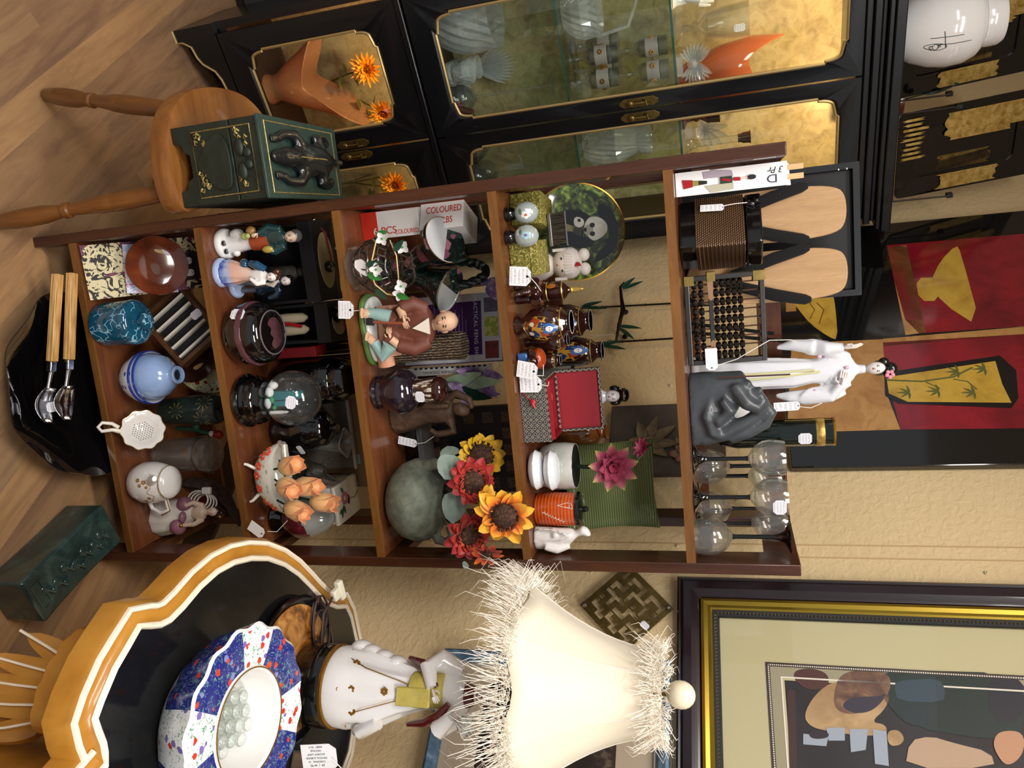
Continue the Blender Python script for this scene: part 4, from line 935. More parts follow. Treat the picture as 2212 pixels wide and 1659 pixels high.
BG = plain('tray_black', '#0e0c0c', .06, coat=.9); GLEAF = blotch('gold_leaf', [(0.3, '#8a6a2c'), (0.5, '#b8964c'), (0.75, '#d8bc78')], 60, .35, 5, .5, metal=.4); SLEAF = blotch('silver_leaf', [(0.3, '#8b93a4'), (0.6, '#aab2c2'), (0.8, '#c2c8d2')], 50, .4, 5, .8, metal=.2)
def art_tray(t, dep, rz, label, seed):
    T = cthing('glass_tray', label, 'tray', t, dep, TOPZ + .0275, rz, 'black and gold trays on wire stands'); random.seed(seed); lean = radians(-14)
    w, h = .118, .37
    def rr(w0, x0, z0, z1, r):
        pts = []
        for cx, cz, a0 in ((x0 + w0 - r, z0 + r, -pi / 2), (x0 + w0 - r, z1 - r, 0), (x0 - w0 + r, z1 - r, pi / 2), (x0 - w0 + r, z0 + r, pi)):
            pts += [(cx + r * cos(a0 + q * pi / 8), cz + r * sin(a0 + q * pi / 8)) for q in range(5)]
        return pts
    b = B(); b.loft([[(x, y, z) for x, z in rr(ww, 0, za, zb, r)] for ww, za, zb, r, y in ((w - .004, .004, h - .004, .012, .004), (w, 0, h, .015, -.002), (w, 0, h, .015, -.005), (w - .006, .006, h - .006, .014, -.004), (.07, .05, h - .05, .02, .0), (.062, .058, h - .058, .02, .012), (.0001, .18, .1802, .00001, .012))])
    p = b.make('plate', BG, T, (0, 0, 0), (lean, 0, 0), smooth=30)
    b = B()
    def strip(x0, x1, z0, z1, m, y=-.0065):
        n = 7; pts = [(x0 + (x1 - x0) * i / n, z0 + random.uniform(-.01, .006)) for i in range(n + 1)] + [(x1 - (x1 - x0) * i / n, z1 + random.uniform(-.006, .012)) for i in range(n + 1)]
        b.prism(pts, y, y + .0012, 'y', m)
    for k in range(9): x0 = -.10 + random.uniform(-.004, .004) + .0; strip(-.1 + k * .013, -.093 + k * .013, .012 + random.random() * .01, .05 + random.random() * .02, 0)
    strip(-.095, -.035, .13, .34, 0, -.003); strip(-.05, -.02, .14, .3, 0, -.001); strip(.07, .112, .12, .27, 0, -.0062); strip(.02, .062, .12, .25, 0, .004)
    b.make('gold_leaf', GLEAF, p)
    b = B(); strip(-.028, .04, .15, .26, 0, .006); b.prism([(-.03 + random.uniform(0, .07), .14 + random.uniform(0, .13)) for _ in range(3)], .005, .0065, 'y'); b.make('silver_leaf', SLEAF, p)
    b = B(); e = .0024
    b.tube([(-w * .7, .06, -.02), (-w * .72, .02, -.024), (-w * .72, -.02, -.022), (-w * .72, -.024, .0)], e, 6); 
    b.tube([(-w - .003, -.014, .14), (-w - .003, -.012, -.004), (-w * .5, -.012, -.006), (w * .5, -.012, -.006), (w + .003, -.012, -.004), (w + .003, -.014, .14)], e, 6)
    for x in (-.9, -.4, .4, .9): b.tube([(w * x, -.012, -.005), (w * x, -.02, -.018), (w * x, .0, -.0245), (w * x, .03, -.0235)], e, 6)
    b.make('wire_stand', IRON, T)
    for x in (-1, 1): b = B(); b.box((x * (w + .003), -.006, .14), (.011, .018, .016)); b.make('clip', BLACKM, T, bevel=.001)
art_tray(.676, .105, -.05, 'black tray with gold and silver leaf on a wire stand, nearer the red painting', 3)
art_tray(.432, .212, .02, 'black tray with gold and silver leaf partly hidden by the white ginger jar', 8)
wpot = cthing('wooden_pot', 'small brown wooden pot with a green leaf between the two black trays', 'pot', .57, .255, TOPZ)
b = B(); b.lathe([(0, 0), (.03, 0), (.04, .02), (.043, .04), (.04, .06), (.036, .062), (.03, .05), (0, .04)], 32); b.make('pot', wood('brown_turned', '#5a2a1c', '#8a4a36', 'X', 20, .3), wpot)
b = B(); b.tube([(0, 0, .05), (-.008, 0, .10), (-.012, 0, .13)], .002, 6); b.make('stem', DKGREEN, wpot)
b = B(); b.leaf((-.012, 0, .11), (-.03, .0, .20), .012, .1, (0, -1, 0), 0, 8, .2, .8, .001); b.make('leaf', DKGREEN, wpot)

# ------------------------------------------------------------------ inside the china cabinet
AMB = glass('amber_glass', '#eeb682', .04, 1.45, .45, .3); LOWZ = .157
av = cthing('amber_glass_bowl', 'amber glass bowl with pulled pointed rim behind the lower left door', 'bowl', .225, .135, LOWZ, .1)
def amb(a, r, z):
    k = z / .2; q = cos(2 * a); return r * (1 + .45 * k * k * q), z + .055 * k * k * k * q + .03 * k * k * cos(a)
b = B(); b.lathe([(0, 0), (.045, 0), (.04, .015), (.038, .03), (.05, .06), (.068, .1), (.08, .14), (.095, .18), (.105, .2), (.101, .2), (.09, .178), (.075, .14), (.063, .1), (.045, .062), (.02, .04), (0, .038)], 48, fn=amb); b.make('body', AMB, av, smooth=60)
PET = blotch('orange_petal', [(0.3, '#d9730c'), (0.5, '#f0a01e'), (0.75, '#f6bf3c')], 50, .55, 3, .3)
def mum(parent, c, R, d=(0, -1, .15), seed=1):
    random.seed(seed); D = Vector(d).normalized(); S = D.cross(Vector((0, 0, 1))).normalized(); U = S.cross(D); c = Vector(c); b = B()
    for k, (cnt, L, op) in enumerate(((18, 1, 1.45), (16, .88, 1.15), (13, .7, .85), (10, .52, .55), (6, .35, .25))):
        for i in range(cnt):
            a = 2 * pi * i / cnt + k * .3 + random.uniform(-.1, .1); r = S * cos(a) + U * sin(a); v = (r * sin(op) + D * cos(op)); l = R * L * random.uniform(.9, 1.08)
            b.leaf(c + r * R * .06, c + v * l, R * .12, .15, D, 0, 6, .35, .75)
    return b.make('flower_head', PET, parent)
PLF = plain('olive_leaf', '#6a6a2c', .5, var=.3)
for nm, t, heads, lab in (('l', .27, ((.225, .17, .475), (.36, .17, .487)), 'orange artificial chrysanthemums with two heads beside the amber glass bowl'), ('r', .60, ((.575, .12, .475), (.635, .14, .49)), 'orange artificial chrysanthemums behind the lower right cabinet door')):
    fl = cthing('artificial_flowers', lab, 'flowers', t, .262, LOWZ)
    for k, (ft, fd, fz) in enumerate(heads):
        mum(fl, (ft - t, fd - .262, fz - LOWZ), .052, (.1 if k else -.1, -1, .1), 5 + k)
        b = B(); b.tube([(ft - t, fd - .262 + .01, fz - LOWZ), ((ft - t) * .6, -.01, .22), (0, .01, .1), (0, .01, 0)], .0025, 6); b.make('stem', PLF, fl)
        for q in range(4):
            b = B(); z = fz - LOWZ - .04 - q * .02; x = (ft - t) * .8; b.leaf((x, fd - .24, z), (x + (.04 if q % 2 else -.04), fd - .26, z + (.02 - .012 * q)), .014, .2, (0, 0, 1), 0, 6); b.make('leaf', PLF, fl)
def wineglass(T, h=.18, R=.034, stem=None, inv=False, bowl=.42, g=None):
    zs = h * (1 - bowl); p = [(.0, .004), (.030, 0.0), (.031, .002), (.008, .008), (.0035, .02), (.0035, zs - .012), (.006, zs)]
    q = [(.0, zs), (.006, zs), (R * .6, zs + .012), (R * .95, zs + h * bowl * .35), (R, zs + h * bowl * .6), (R * .88, h), (R * .84, h), (R * .96, zs + h * bowl * .6), (R * .9, zs + h * bowl * .36), (R * .55, zs + .016), (0, zs + .006)]
    if inv: p = [(r, h - z) for r, z in p]; q = [(r, h - z) for r, z in q]
    B().lathe(p, 28).make('stem', stem or CLEAR, T); B().lathe(q, 36).make('bowl', g or CLEAR, T)
for k, (t, d, lab) in enumerate(((.5, .14, 'upturned clear wine glass nearest the gilt edge behind the right upper door'), (.575, .095, 'upturned clear wine glass beside the bookcase post behind the right upper door'), (.60, .2, 'upturned clear wine glass farthest back behind the right upper door'))):
    T = cthing('wine_glass', lab, 'wine glass', t, d, CSH[0] + .001); wineglass(T, .25, .04, None, True, .36)
def cut(T, prof, n=48, rip=.05, k=24, mat=None, name='body'):
    b = B(); rings = []
    tot = len(prof)
    for i, (r, z) in enumerate(prof):
        rings.append([(r * (1 + (rip if (j + i) % 2 else -rip)) * cos(2 * pi * j / n), r * (1 + (rip if (j + i) % 2 else -rip)) * sin(2 * pi * j / n), z) for j in range(n)])
    b.loft(rings); return b.make(name, mat or CRYST, T, smooth=0)
pb = cthing('crystal_bowl', 'large cut crystal punch bowl behind the upper left door', 'bowl', .128, .16, CSH[0] + .001)
cut(pb, [(.0001, .0), (.05, 0), (.07, .02), (.085, .045), (.095, .07), (.1, .1), (.1, .13), (.096, .16), (.1, .19), (.094, .19), (.09, .16), (.093, .1), (.07, .035), (.0001, .02)], 40, .035)
cups = ((.262, .088, 0, 'lowest in front of the punch bowl'), (.27, .165, 0, 'behind the lowest front cup'), (.262, .088, .056, 'stacked on the lowest front cup'), (.335, .19, 0, 'at the back near the tall wine glass'), (.27, .165, .056, 'stacked on the rear cup by the punch bowl'))
chz = (-pi / 2, pi / 2, -pi / 2, .6, pi / 2)
cproto = None
for k, (t, d, z, w_) in enumerate(cups):
    lab = 'small cut crystal punch cup ' + w_
    if cproto is None:
        cproto = cthing('punch_cup', lab, 'cup', t, d, CSH[0] + z + .001, chz[0], 'crystal punch cups piled by the punch bowl')
        cut(cproto, [(.0001, 0), (.018, 0), (.024, .012), (.031, .03), (.033, .05), (.031, .054), (.028, .05), (.027, .03), (.0001, .008)], 28, .03)
        B().tube([(.03, 0, .044), (.05, 0, .045), (.053, 0, .03), (.045, 0, .018), (.03, 0, .018)], .003, 8).make('handle', CRYST, cproto)
    else: dup(cproto, cpt(t, d, CSH[0] + z + .001), CRZ + chz[k], lab)
fv = cthing('crystal_fan_vase', 'fan shaped cut crystal vase standing above the punch cups', 'vase', .29, .255, CSH[0] + .001)
b = B(); 
for k in range(13):
    a = radians(-50 + k * 100 / 12); b.leaf((0, -.012, .07), (.075 * sin(a), -.016, .08 + .12 * cos(a)), .008, 0, (0, -1, 0), 0, 5, .5, .6, .006)
b.box((0, 0, .035), (.05, .04, .07), None, .7); b.make('body', CRYST, fv, smooth=20)
T = cthing('wine_glass', 'tall clear wine glass with a price sticker beside the meeting doors', 'wine glass', .338, .102, CSH[0] + .001); wineglass(T, .33, .042, None, True, .3); sticker(T, (-.005, -.043, .03), (0, 0, 0), .02, .03)
pf = cthing('dried_bouquet', 'small dusty pink and brown dried bouquet in the door corner', 'bouquet', .342, .045, CSH[0] + .001)
random.seed(6); b = B()
for k in range(16): a = random.uniform(0, 6.28); b.leaf((0, 0, .02), (.03 * cos(a), .012 * sin(a), .04 + .04 * random.random()), .012, .3, (0, 0, 1), 0, 6)
b.make('petals', plain('dusty_pink', '#9a5a66', .6), pf)
b = B(); b.tube([(0, 0, 0), (0, 0, .02), (.02, -.01, .10)], [.012, .016, .01], 8); b.make('wrapped_stem', plain('dark_stem', '#4a2a22', .6), pf)
price_tag(pf, (-.03, -.01, .03), (0, .4, 0), .02, .03)
# middle shelf
cb = cthing('crystal_basket', 'diamond cut crystal basket bowl on the middle glass shelf', 'bowl', .168, .14, CSH[1] + .001)
cut(cb, [(.0001, 0), (.04, 0), (.05, .01), (.066, .03), (.073, .055), (.07, .08), (.075, .1), (.07, .1), (.065, .08), (.066, .055), (.0001, .02)], 44, .04); B().tube([(.07, 0, .098), (.06, 0, .17), (0, 0, .2), (-.06, 0, .17), (-.07, 0, .098)], .005, 8).make('handle', CRYST, cb)
FROST = glass('frosted_glass', '#d8ccc6', .3, 1.3, .4, .45); gproto = None
for k, (t, d, z, w_) in enumerate(((.342, .095, 0, 'beside the brass latches'), (.285, .115, 0, 'second from the latches'), (.272, .205, 0, 'next to the crystal basket'), (.338, .2, 0, 'at the back by the latches'), (.342, .095, .138, 'standing upside down on the one beside the latches'), (.285, .115, .138, 'standing upside down near the upper shelf'))):
    lab = 'frosted band goblet with gold flowers ' + w_
    if gproto is None:
        gproto = cthing('goblet', lab, 'goblet', t, d, CSH[1] + .001, 0, 'gold flowered goblets on the middle glass shelf')
        B().lathe([(0, .002), (.024, 0), (.025, .002), (.006, .006), (.005, .014), (.011, .022), (.005, .032), (.006, .044), (0, .044)], 24).make('stem', CLEAR, gproto)
        B().lathe([(0, .044), (.014, .046), (.024, .06), (.0265, .09), (.0255, .134), (.0245, .134), (.0253, .09), (.022, .062), (0, .05)], 32).make('bowl', CLEAR, gproto)
        B().lathe([(.0262, .075), (.0272, .076), (.0268, .108), (.0258, .109)], 32, caps=False).make('frosted_band', FROST, gproto)
        b = B()
        for q in range(4):
            for j in range(6):
                a = q * pi / 2 - pi / 2; e = j * pi / 3; b.ball((.0275 * cos(a) - sin(a) * .005 * cos(e), .0275 * sin(a) + cos(a) * .005 * cos(e), .092 + .005 * sin(e)), (.0028, .0028, .0028), None, 6, 4)
        b.make('gold_flower', GOLD, gproto)
    else: dup(gproto, cpt(t, d, CSH[1] + z + .001), CRZ + k, lab)
T = cthing('crystal_vase', 'diamond cut crystal vase on the middle glass shelf behind the right door', 'vase', .545, .15, CSH[1] + .001)
cut(T, [(.0001, 0), (.035, 0), (.05, .02), (.06, .06), (.058, .1), (.045, .13), (.035, .16), (.045, .2), (.04, .2), (.03, .16), (.052, .1), (.0001, .02)], 44, .04)
# top shelf
ORG = glass('orange_art_glass', '#e08a5c', .05, 1.45, .35, .45)
ov = cthing('orange_glass_vase', 'orange swirled art glass vase with a pulled tongue on the top glass shelf', 'vase', .392, .165, CSH[2] + .001, .3)
def orw(a, r, z): k = max(0, (z - .05) / .15); return r * (1 + .35 * k * cos(a - 2.6)), z + .07 * k * k * cos(a - 2.6) + .03 * k * sin(3 * a)
b = B(); b.lathe([(0, 0), (.03, 0), (.034, .01), (.05, .05), (.064, .1), (.066, .15), (.055, .19), (.051, .19), (.06, .15), (.058, .1), (.044, .05), (0, .012)], 48, fn=orw); b.make('body', ORG, ov, smooth=60)
T = cthing('celery_vase', 'clear footed glass vase with a price sticker on the top glass shelf', 'vase', .258, .13, CSH[2] + .001)
B().lathe([(0, .004), (.036, 0), (.036, .004), (.01, .02), (.008, .04), (.018, .05), (.012, .06), (.03, .08), (.04, .13), (.043, .19), (.04, .19), (.036, .13), (.026, .085), (0, .066)], 32, rip=.03, k=10).make('body', CLEAR, T); sticker(T, (.01, -.044, .15), (0, 0, .2), .02, .028)
T = cthing('crystal_bow_dish', 'crystal dish with twisted bow sides on the top glass shelf', 'dish', .335, .075, CSH[2] + .001)
b = B()
for k in range(9):
    for sx in (-1, 1): a = radians(-55 + k * 110 / 8); b.leaf((0, 0, .05), (sx * .055 * cos(a), -.01, .05 + .048 * sin(a)), .007, 0, (0, -1, 0), 0, 5, .5, .6, .005)
b.ball((0, 0, .04), .014); b.box((0, 0, .008), (.05, .03, .016)); b.make('body', CRYST, T, smooth=20)
T = cthing('porcelain_hand', 'white porcelain hand figurine beside the clear vase', 'figurine', .185, .12, CSH[2] + .001)
b = B(); hand(b, (0, 0, .03), (.15, 0, 1), (0, -1, 0), .08); b.stack([(0, 0, 0, .018, .016), (.01, 0, 0, .012, .011), (.035, 0, 0, .011, .009)], 14); b.make('hand', WHITE, T)
SMK = glass('smoked_glass', '#8a6a60', .04, 1.45, .6, .1)
T = cthing('candlestick', 'short smoked glass candlestick on the top glass shelf behind the right door', 'candlestick', .497, .135, CSH[2] + .001)
B().lathe([(0, 0), (.03, 0), (.03, .006), (.012, .014), (.009, .03), (.014, .04), (.008, .05), (.012, .056), (.02, .07), (.022, .1), (.024, .104), (.018, .104), (.014, .07), (0, .066)], 24, rip=.04, k=10).make('body', SMK, T)
T = cthing('candlestick', 'tall clear column candlestick with silver cap next to the bookcase top', 'candlestick', .563, .105, CSH[2] + .001)
B().lathe([(0, 0), (.032, 0), (.033, .006), (.02, .016), (.014, .03), (.0105, .04), (.0105, .15), (0, .15)], 24, rip=.05, k=10).make('column', CLEAR, T); B().lathe([(0, .15), (.012, .15), (.012, .158), (.015, .163), (.016, .18), (.019, .184), (.012, .184), (.01, .16), (0, .16)], 24).make('silver_cap', plain('dull_silver', '#8d8684', .25, .9), T)
T = cthing('crystal_flower_dish', 'clear pressed glass flower dish behind the candlesticks', 'dish', .56, .2, CSH[2] + .001)
b = B()
for k in range(10): a = 2 * pi * k / 10; b.leaf((0, 0, .05), (.05 * cos(a), -.012, .08 + .05 * sin(a)), .012, .2, (0, -1, 0), 0, 6, .3, .7, .003)
b.box((0, 0, .025), (.03, .02, .05)); b.make('body', CRYST, T, smooth=20)

# ------------------------------------------------------------------ top shelf of the bookcase
def on(k, name, label, cat, x, y, rz=0, group=None): return thing(name, label, cat, (x, y, SZ[k] + .0006), rz, group)
T = on(5, 'chopstick_sleeve', 'white paper sleeve of chopsticks decorated with a paper kimono doll', 'chopsticks', .048, .05, .05)
b = B(); b.bx(-.0205, .0205, -.003, .003, 0, .19); b.bx(-.0215, .019, -.0045, -.003, 0, .06); b.prism([(-.018, .188), (.021, .188), (.0215, .196), (-.016, .193)], .002, .004, 'y'); sl = b.make('paper_sleeve', PAPER, T, rot=(-.03, 0, .0), smooth=0, bevel=.001)
b = B()
for x in (-.009, .007):
    b = B(); b.box((x, 0, .112), (.011, .005, .21), None, .85); b.make('chopstick', wood('pale_chopstick', '#c89c6c', '#e2bd90', 'Z', 30, .5), T, rot=(-.03, 0, 0))
def patch(P, poly, mat, name, y): b = B(); b.prism(poly, y, y + .0006, 'y'); return b.make(name, mat, P, smooth=0)
patch(sl, [(-.008, .012), (.008, .014), (.006, .03), (-.006, .03)], RED, 'paper_kimono', -.0062); patch(sl, [(-.005, .03), (.005, .03), (.004, .04), (-.004, .04)], plain('olive_paper', '#8a8a3a', .5), 'paper_sash', -.0062)
patch(sl, [(-.004, .04), (.004, .04), (.003, .055), (-.002, .055)], INK, 'paper_kimono', -.0062); patch(sl, [(-.006, .078), (.006, .078), (.006, .098), (-.006, .098)], plain('paper_dark', '#20352a', .5), 'paper_obi', -.0062)
patch(sl, [(-.004, .082), (.0, .08), (.004, .094), (.0, .096)], RED, 'paper_obi_cord', -.0069); patch(sl, [(-.003, .1), (.003, .1), (.004, .112), (-.002, .112)], RED, 'paper_collar', -.0062)
patch(sl, [(-.001, .112), (.001, .112), (.001, .126), (-.001, .126)], SKIN, 'paper_neck', -.0062); patch(sl, smoothpoly([(-.004, .124), (.004, .124), (.004, .138), (-.004, .138)], 1), INK, 'paper_hair', -.0064)
patch(sl, [(-.018, .048), (-.006, .05), (-.006, .1), (-.015, .098), (-.019, .07)], plain('sleeve_print', '#a99cab', .5), 'printed_sleeve', -.0056); patch(sl, [(.006, .05), (.019, .06), (.017, .1), (.006, .1)], plain('sleeve_print2', '#b3b09a', .5), 'printed_sleeve', -.0056)
text(sl, 'handwriting', '3 Pr', .015, INK, (-.008, -.0036, .172), (pi / 2, pi / 2, 0), .0001, shear=.3); text(sl, 'handwriting', 'D', .02, plain('pen_ink', '#3a3050', .5), (.006, -.0036, .165), (pi / 2, pi / 2, 0), .0001, sx=1.3)

CORD = NT('twisted_cord')
def _c():
    n = CORD; v = n.obj((1, 1, 1), (0, radians(35), 0)); w = n.wave(v, 75, 0, 1, 'X', 0); w2 = n.noise(n.obj(), 120, 2)
    n.bump(w, .5, .001); return n.set(n.mix(n.math('MULTIPLY', w2, .6), n.ramp(w, [(0.25, '#120d0b'), (0.5, '#6f4a2a'), (0.72, '#b08a58'), (0.95, '#2a1a14')]), '#4a2f20'), .4, .2)
_c(); CORD = CORD.m
T = on(5, 'cord_wrapped_box', 'black lacquer box bound with twisted bronze cord and hung with a paper tag', 'box', .142, .105, radians(-32))
def rbox(w, d, r): 
    pts = []
    for cx, cy, a0 in ((w - r, -d + r, -pi / 2), (w - r, d - r, 0), (-w + r, d - r, pi / 2), (-w + r, -d + r, pi)): pts += [(cx + r * cos(a0 + q * pi / 6), cy + r * sin(a0 + q * pi / 6)) for q in range(4)]
    return pts
b = B(); b.bx(-.052, .046, -.04, .04, 0, .118); b.make('body', BLACK, T, bevel=.003)
b = B(); b.bx(-.054, .048, -.042, .042, .118, .146); b.make('lid', BLACK, T, bevel=.003)
b = B()
for k in range(24): b.tube([(x - .003, y, .031 + k * .0036) for x, y in rbox(.0515, .0425, .004)], .0019, 6, closed=True)
b.make('cord_binding', CORD, T)
b = B(); b.ball((-.03, -.046, .128), (.007, .006, .009)); b.ball((-.034, -.048, .138), .005); b.tube([(-.03, -.048, .128), (-.02, -.05, .122), (-.018, -.049, .13)], .002, 6); b.make('toggle', BLACK, T)
price_tag(T, (-.028, -.05, .04), (0, .06, 0), .014, .042, [(-.028, -.05, .078), (-.03, -.0505, .1), (-.03, -.05, .125)])

GETA = wood('geta_wood', '#a07a52', '#c8a273', 'Z', 26, .55, 0, 1.5); VEL = plain('black_velvet', '#09090a', .95, sheen=.06)
def geta(x, y, rz, lab, tooth):
    T = on(5, 'wooden_sandal', lab, 'sandal', x, y, rz, 'pair of wooden sandals')
    w, h = .052, .307
    ol = smoothpoly([(-w * .82, 0), (w * .82, 0), (w * .95, .1), (w, .22), (w * .86, .29), (w * .45, h), (-w * .45, h), (-w * .86, .29), (-w, .22), (-w * .95, .1)], 2)
    b = B(); b.prism(ol, -.008, .008, 'y'); lean = (radians(-4), 0, 0); b.make('sole', GETA, T, None, lean, smooth=20, bevel=.002)
    for z in (.08, .235):
        b = B(); b.box((0, .026, z), (w * 1.7, .036, .05)); b.make('tooth', GETA, T, None, lean, bevel=.002)
    b = B()
    for sx in (-1, 1): 
        b = B(); b.tube([(sx * .05, -.012, .236), (sx * .049, -.018, .225), (sx * .036, -.026, .17), (sx * .016, -.026, .11), (0, -.012, .06)], [.006, .0105, .0125, .011, .006], 12, flat=.6); b.make('strap', VEL, T, None, lean)
geta(.117, .205, .03, 'wooden sandal with black velvet strap behind the cord wrapped box, left one', 1); geta(.234, .205, -.02, 'wooden sandal with black velvet strap nearer the abacus', 1)
T = on(5, 'black_wooden_tray', 'square black tray with raised rim standing behind the wooden sandals', 'tray', .158, .278, 0)
b = B(); b.bx(-.124, .124, .0, .008, 0, .335); b.make('panel', BLACKM, T, bevel=.001)
b = B(); miter(b, -.13, .13, 0, .338, [(0, .009), (0, -.012), (.012, -.012), (.014, .0)]); b.make('rim', plain('tray_rim_black', '#15171c', .35), T, smooth=20)
b = B()
for z in (.30, .315, .13): b.ball((-.1185, -.0115, z), (.0025, .0015, .0025), None, 8, 6)
b.make('rim_pin', SILVER, T)

T = on(5, 'abacus', 'black wooden abacus with glossy beads, brass corners and a blank white tag', 'abacus', .3, .095, .03); T.location.z += .0014
w, h = .085, .146; lean = (radians(-7), 0, 0)
EB = plain('ebony_wood', '#141110', .35, coat=.3); b = B(); frame(b, -w, w, 0, h, .009, -.008, .008); b.make('frame', EB, T, None, lean, 0, bevel=.001)
b = B(); b.bx(-w + .009, w - .009, -.006, .006, .045, .052); b.make('beam', EB, T, None, lean, 0)
bead = None; ROD = plain('bamboo_rod', '#4a2c20', .5)
for i in range(9):
    x = -w + .009 + (2 * w - .018) * (i + .5) / 9
    B().tube([(x, 0, .008), (x, 0, h - .008)], .0016, 6).make('rod', ROD, T, None, lean)
    for z in (.0185, .031, .0585, .0695, .0805, .0915, .1025):
        if bead is None: bb = B(); bb.lathe([(.002, -.0052), (.0065, -.0042), (.0086, 0), (.0065, .0042), (.002, .0052)], 18); bead = bb.make('bead', BLACK, T)
        else: q = bead.copy(); COL.objects.link(q); q.parent = T; bead_ = q
        o = bead if (i == 0 and z == .0185) else q
        o.location = (x, z * sin(radians(-7)) * -1 * -1 * (-1), z * cos(radians(7))); o.location.y = z * sin(radians(7)); o.rotation_euler = lean
for x, z, sz in ((-w + .008, .0095, .018), (-w + .008, h - .009, .022), (-w + .003, .05, .015)):
    b = B(); b.bx(x - .009, x + .009, -.0092, .0092, z - sz / 2, z + sz / 2); b.make('brass_corner', BRASS, T, None, lean, 0)
for x in (-w + .014, w - .014):
    b = B(); b.prism([(x - .012 * (1 if x < 0 else -1), .042), (x - .012 * (1 if x < 0 else -1), .054), (x + .03 * (1 if x < 0 else -1), .052), (x + .034 * (1 if x < 0 else -1), .048), (x + .03 * (1 if x < 0 else -1), .044)], -.0085, -.0065, 'y'); b.make('brass_tab', plain('copper_tab', '#8a6a52', .45, .5), T, None, lean, 0)
price_tag(T, (.052, -.012, .044), (0, radians(90) - .0, 0), .022, .042, [(.052 + .036, -.012, .044), (.075, -.014, .09), (.045, 0, .15), (.05, .02, .19), (.055, .018, .2)], PAPER)
T.children[-2].rotation_euler = (0, 0, 0); T.children[-2].location = (.042, -.0115, .046)
T = on(5, 'folding_tool', 'black folding tool with metal pins propped behind the abacus', 'tool', .34, .245, 0); T.location.z += .002
for k, (x0, x1, z1, y) in enumerate(((-.02, .012, .165, 0), (.0, .03, .185, .012))):
    b = B(); b.tube([(x0, y, 0), (x1, y, z1)], .0075, 8, flat=.5); o = b.make('handle', BLACKM, T); bb = B(); bb.lathe([(0, 0), (.0025, 0), (.0025, .002), (0, .002)], 10); bb.make('pin', SILVER, o, (x1 * .92 + x0 * .08, y - .004, z1 * .92), (pi / 2, 0, 0))

GRS = blotch('grey_stone', [(0.3, '#363a3f'), (0.6, '#43484d'), (0.85, '#53585c')], 20, .38, 3, .2, coat=.15)
T = on(5, 'stone_sculpture', 'smooth grey abstract sculpture of curling forms on the top shelf', 'sculpture', .472, .11, .0)
b = B()
b.stack([(0, .004, 0, .074, .034), (.03, .0, 0, .072, .034), (.06, -.014, 0, .056, .031), (.085, -.028, 0, .042, .028), (.1, -.04, 0, .03, .022), (.108, -.045, 0, .012, .01)], 24)
b.tube([(-.03, -.016, .1), (-.042, -.022, .085), (-.012, -.03, .105), (.0, -.022, .125), (-.012, -.014, .135), (-.03, -.01, .12)], [.016, .014, .014, .013, .012, .012], 12)
for k, (x, z) in enumerate(((-.05, .115), (-.034, .135), (-.014, .14))): b.tube([(x + .01, -.014, .1), (x, -.018, z)], [.012, .008], 10)
b.tube([(.0, -.02, .03), (.02, -.03, .055), (.0, -.034, .075), (-.02, -.03, .06)], [.014, .015, .013, .01], 12)
b.tube([(.055, 0, .02), (.05, -.004, .06), (.028, -.008, .105), (.008, -.008, .134), (-.002, -.006, .142), (.012, -.004, .15), (.034, 0, .138), (.05, .004, .105), (.058, .004, .07)], [.022, .018, .012, .011, .011, .012, .013, .016, .018], 14)
b.tube([(-.025, -.026, .04), (.01, -.036, .03), (.045, -.028, .04), (.06, -.012, .06)], [.006, .009, .009, .006], 10)
b.make('body', GRS, T, remesh=.0035)
T = on(5, 'porcelain_dove', 'small white porcelain dove with gilt beak behind the grey sculpture', 'figurine', .495, .205, 0)
b = B(); b.stack([(0, 0, 0, .02, .016), (.01, 0, 0, .012, .01), (.05, -.005, 0, .014, .012), (.09, 0, 0, .026, .016), (.12, .006, 0, .016, .012), (.135, .004, -.004, .011, .01), (.146, .002, -.006, .009, .009), (.153, .0, -.006, .003, .003)], 18); b.make('body', WHITE, T)
for x, tz in ((.04, .1), (.034, .12)):
    b = B(); b.leaf((.005, 0, .1), (x, -.01, tz), .014, .2, (0, -1, 0), 0, 8, .2, .8, .003); b.make('wing', WHITE, T)
b = B(); b.tube([(-.006, -.012, .148), (-.016, -.016, .152)], [.003, .0006], 6); b.make('beak', GOLD, T)

SEA = plain('porcelain_robe', '#dfe0e6', .12, coat=.6)
T = on(5, 'porcelain_lady', 'tall white porcelain lady in flowing robe with raised hand and black hair', 'figurine', .432, .232, -.1)
b = B()
b.stack([(0, 0, 0, .042, .032), (.008, 0, 0, .042, .032), (.014, 0, 0, .036, .027, 0, .05), (.05, 0, 0, .036, .026, .1, .09), (.1, 0, 0, .034, .025, .2, .08), (.15, 0, 0, .032, .024, .2, .07), (.2, .002, 0, .03, .023, .1, .06), (.235, .0, 0, .025, .02, 0, .03), (.27, -.002, 0, .027, .02), (.295, -.002, 0, .03, .019), (.312, -.001, 0, .024, .016), (.32, 0, -.001, .01, .01), (.336, .0, -.004, .0085, .0085)], 36, 0, 0, 8)
b.tube([(-.022, 0, .305), (-.045, -.008, .265), (-.05, -.014, .235), (-.046, -.018, .262), (-.046, -.02, .296)], [.012, .016, .018, .014, .009], 12)
b.tube([(.022, 0, .305), (.044, -.004, .26), (.05, -.01, .225), (.05, -.016, .27), (.028, -.024, .288)], [.012, .016, .02, .013, .008], 12)
b.tube([(.05, -.008, .235), (.056, -.004, .27), (.046, 0, .295), (.03, .004, .29)], [.006, .009, .007, .004], 8)
b.tube([(-.05, -.012, .24), (-.056, -.008, .2), (-.052, -.006, .17)], [.016, .012, .004], 10); b.tube([(.05, -.008, .23), (.05, -.006, .19), (.046, -.004, .165)], [.016, .012, .004], 10)
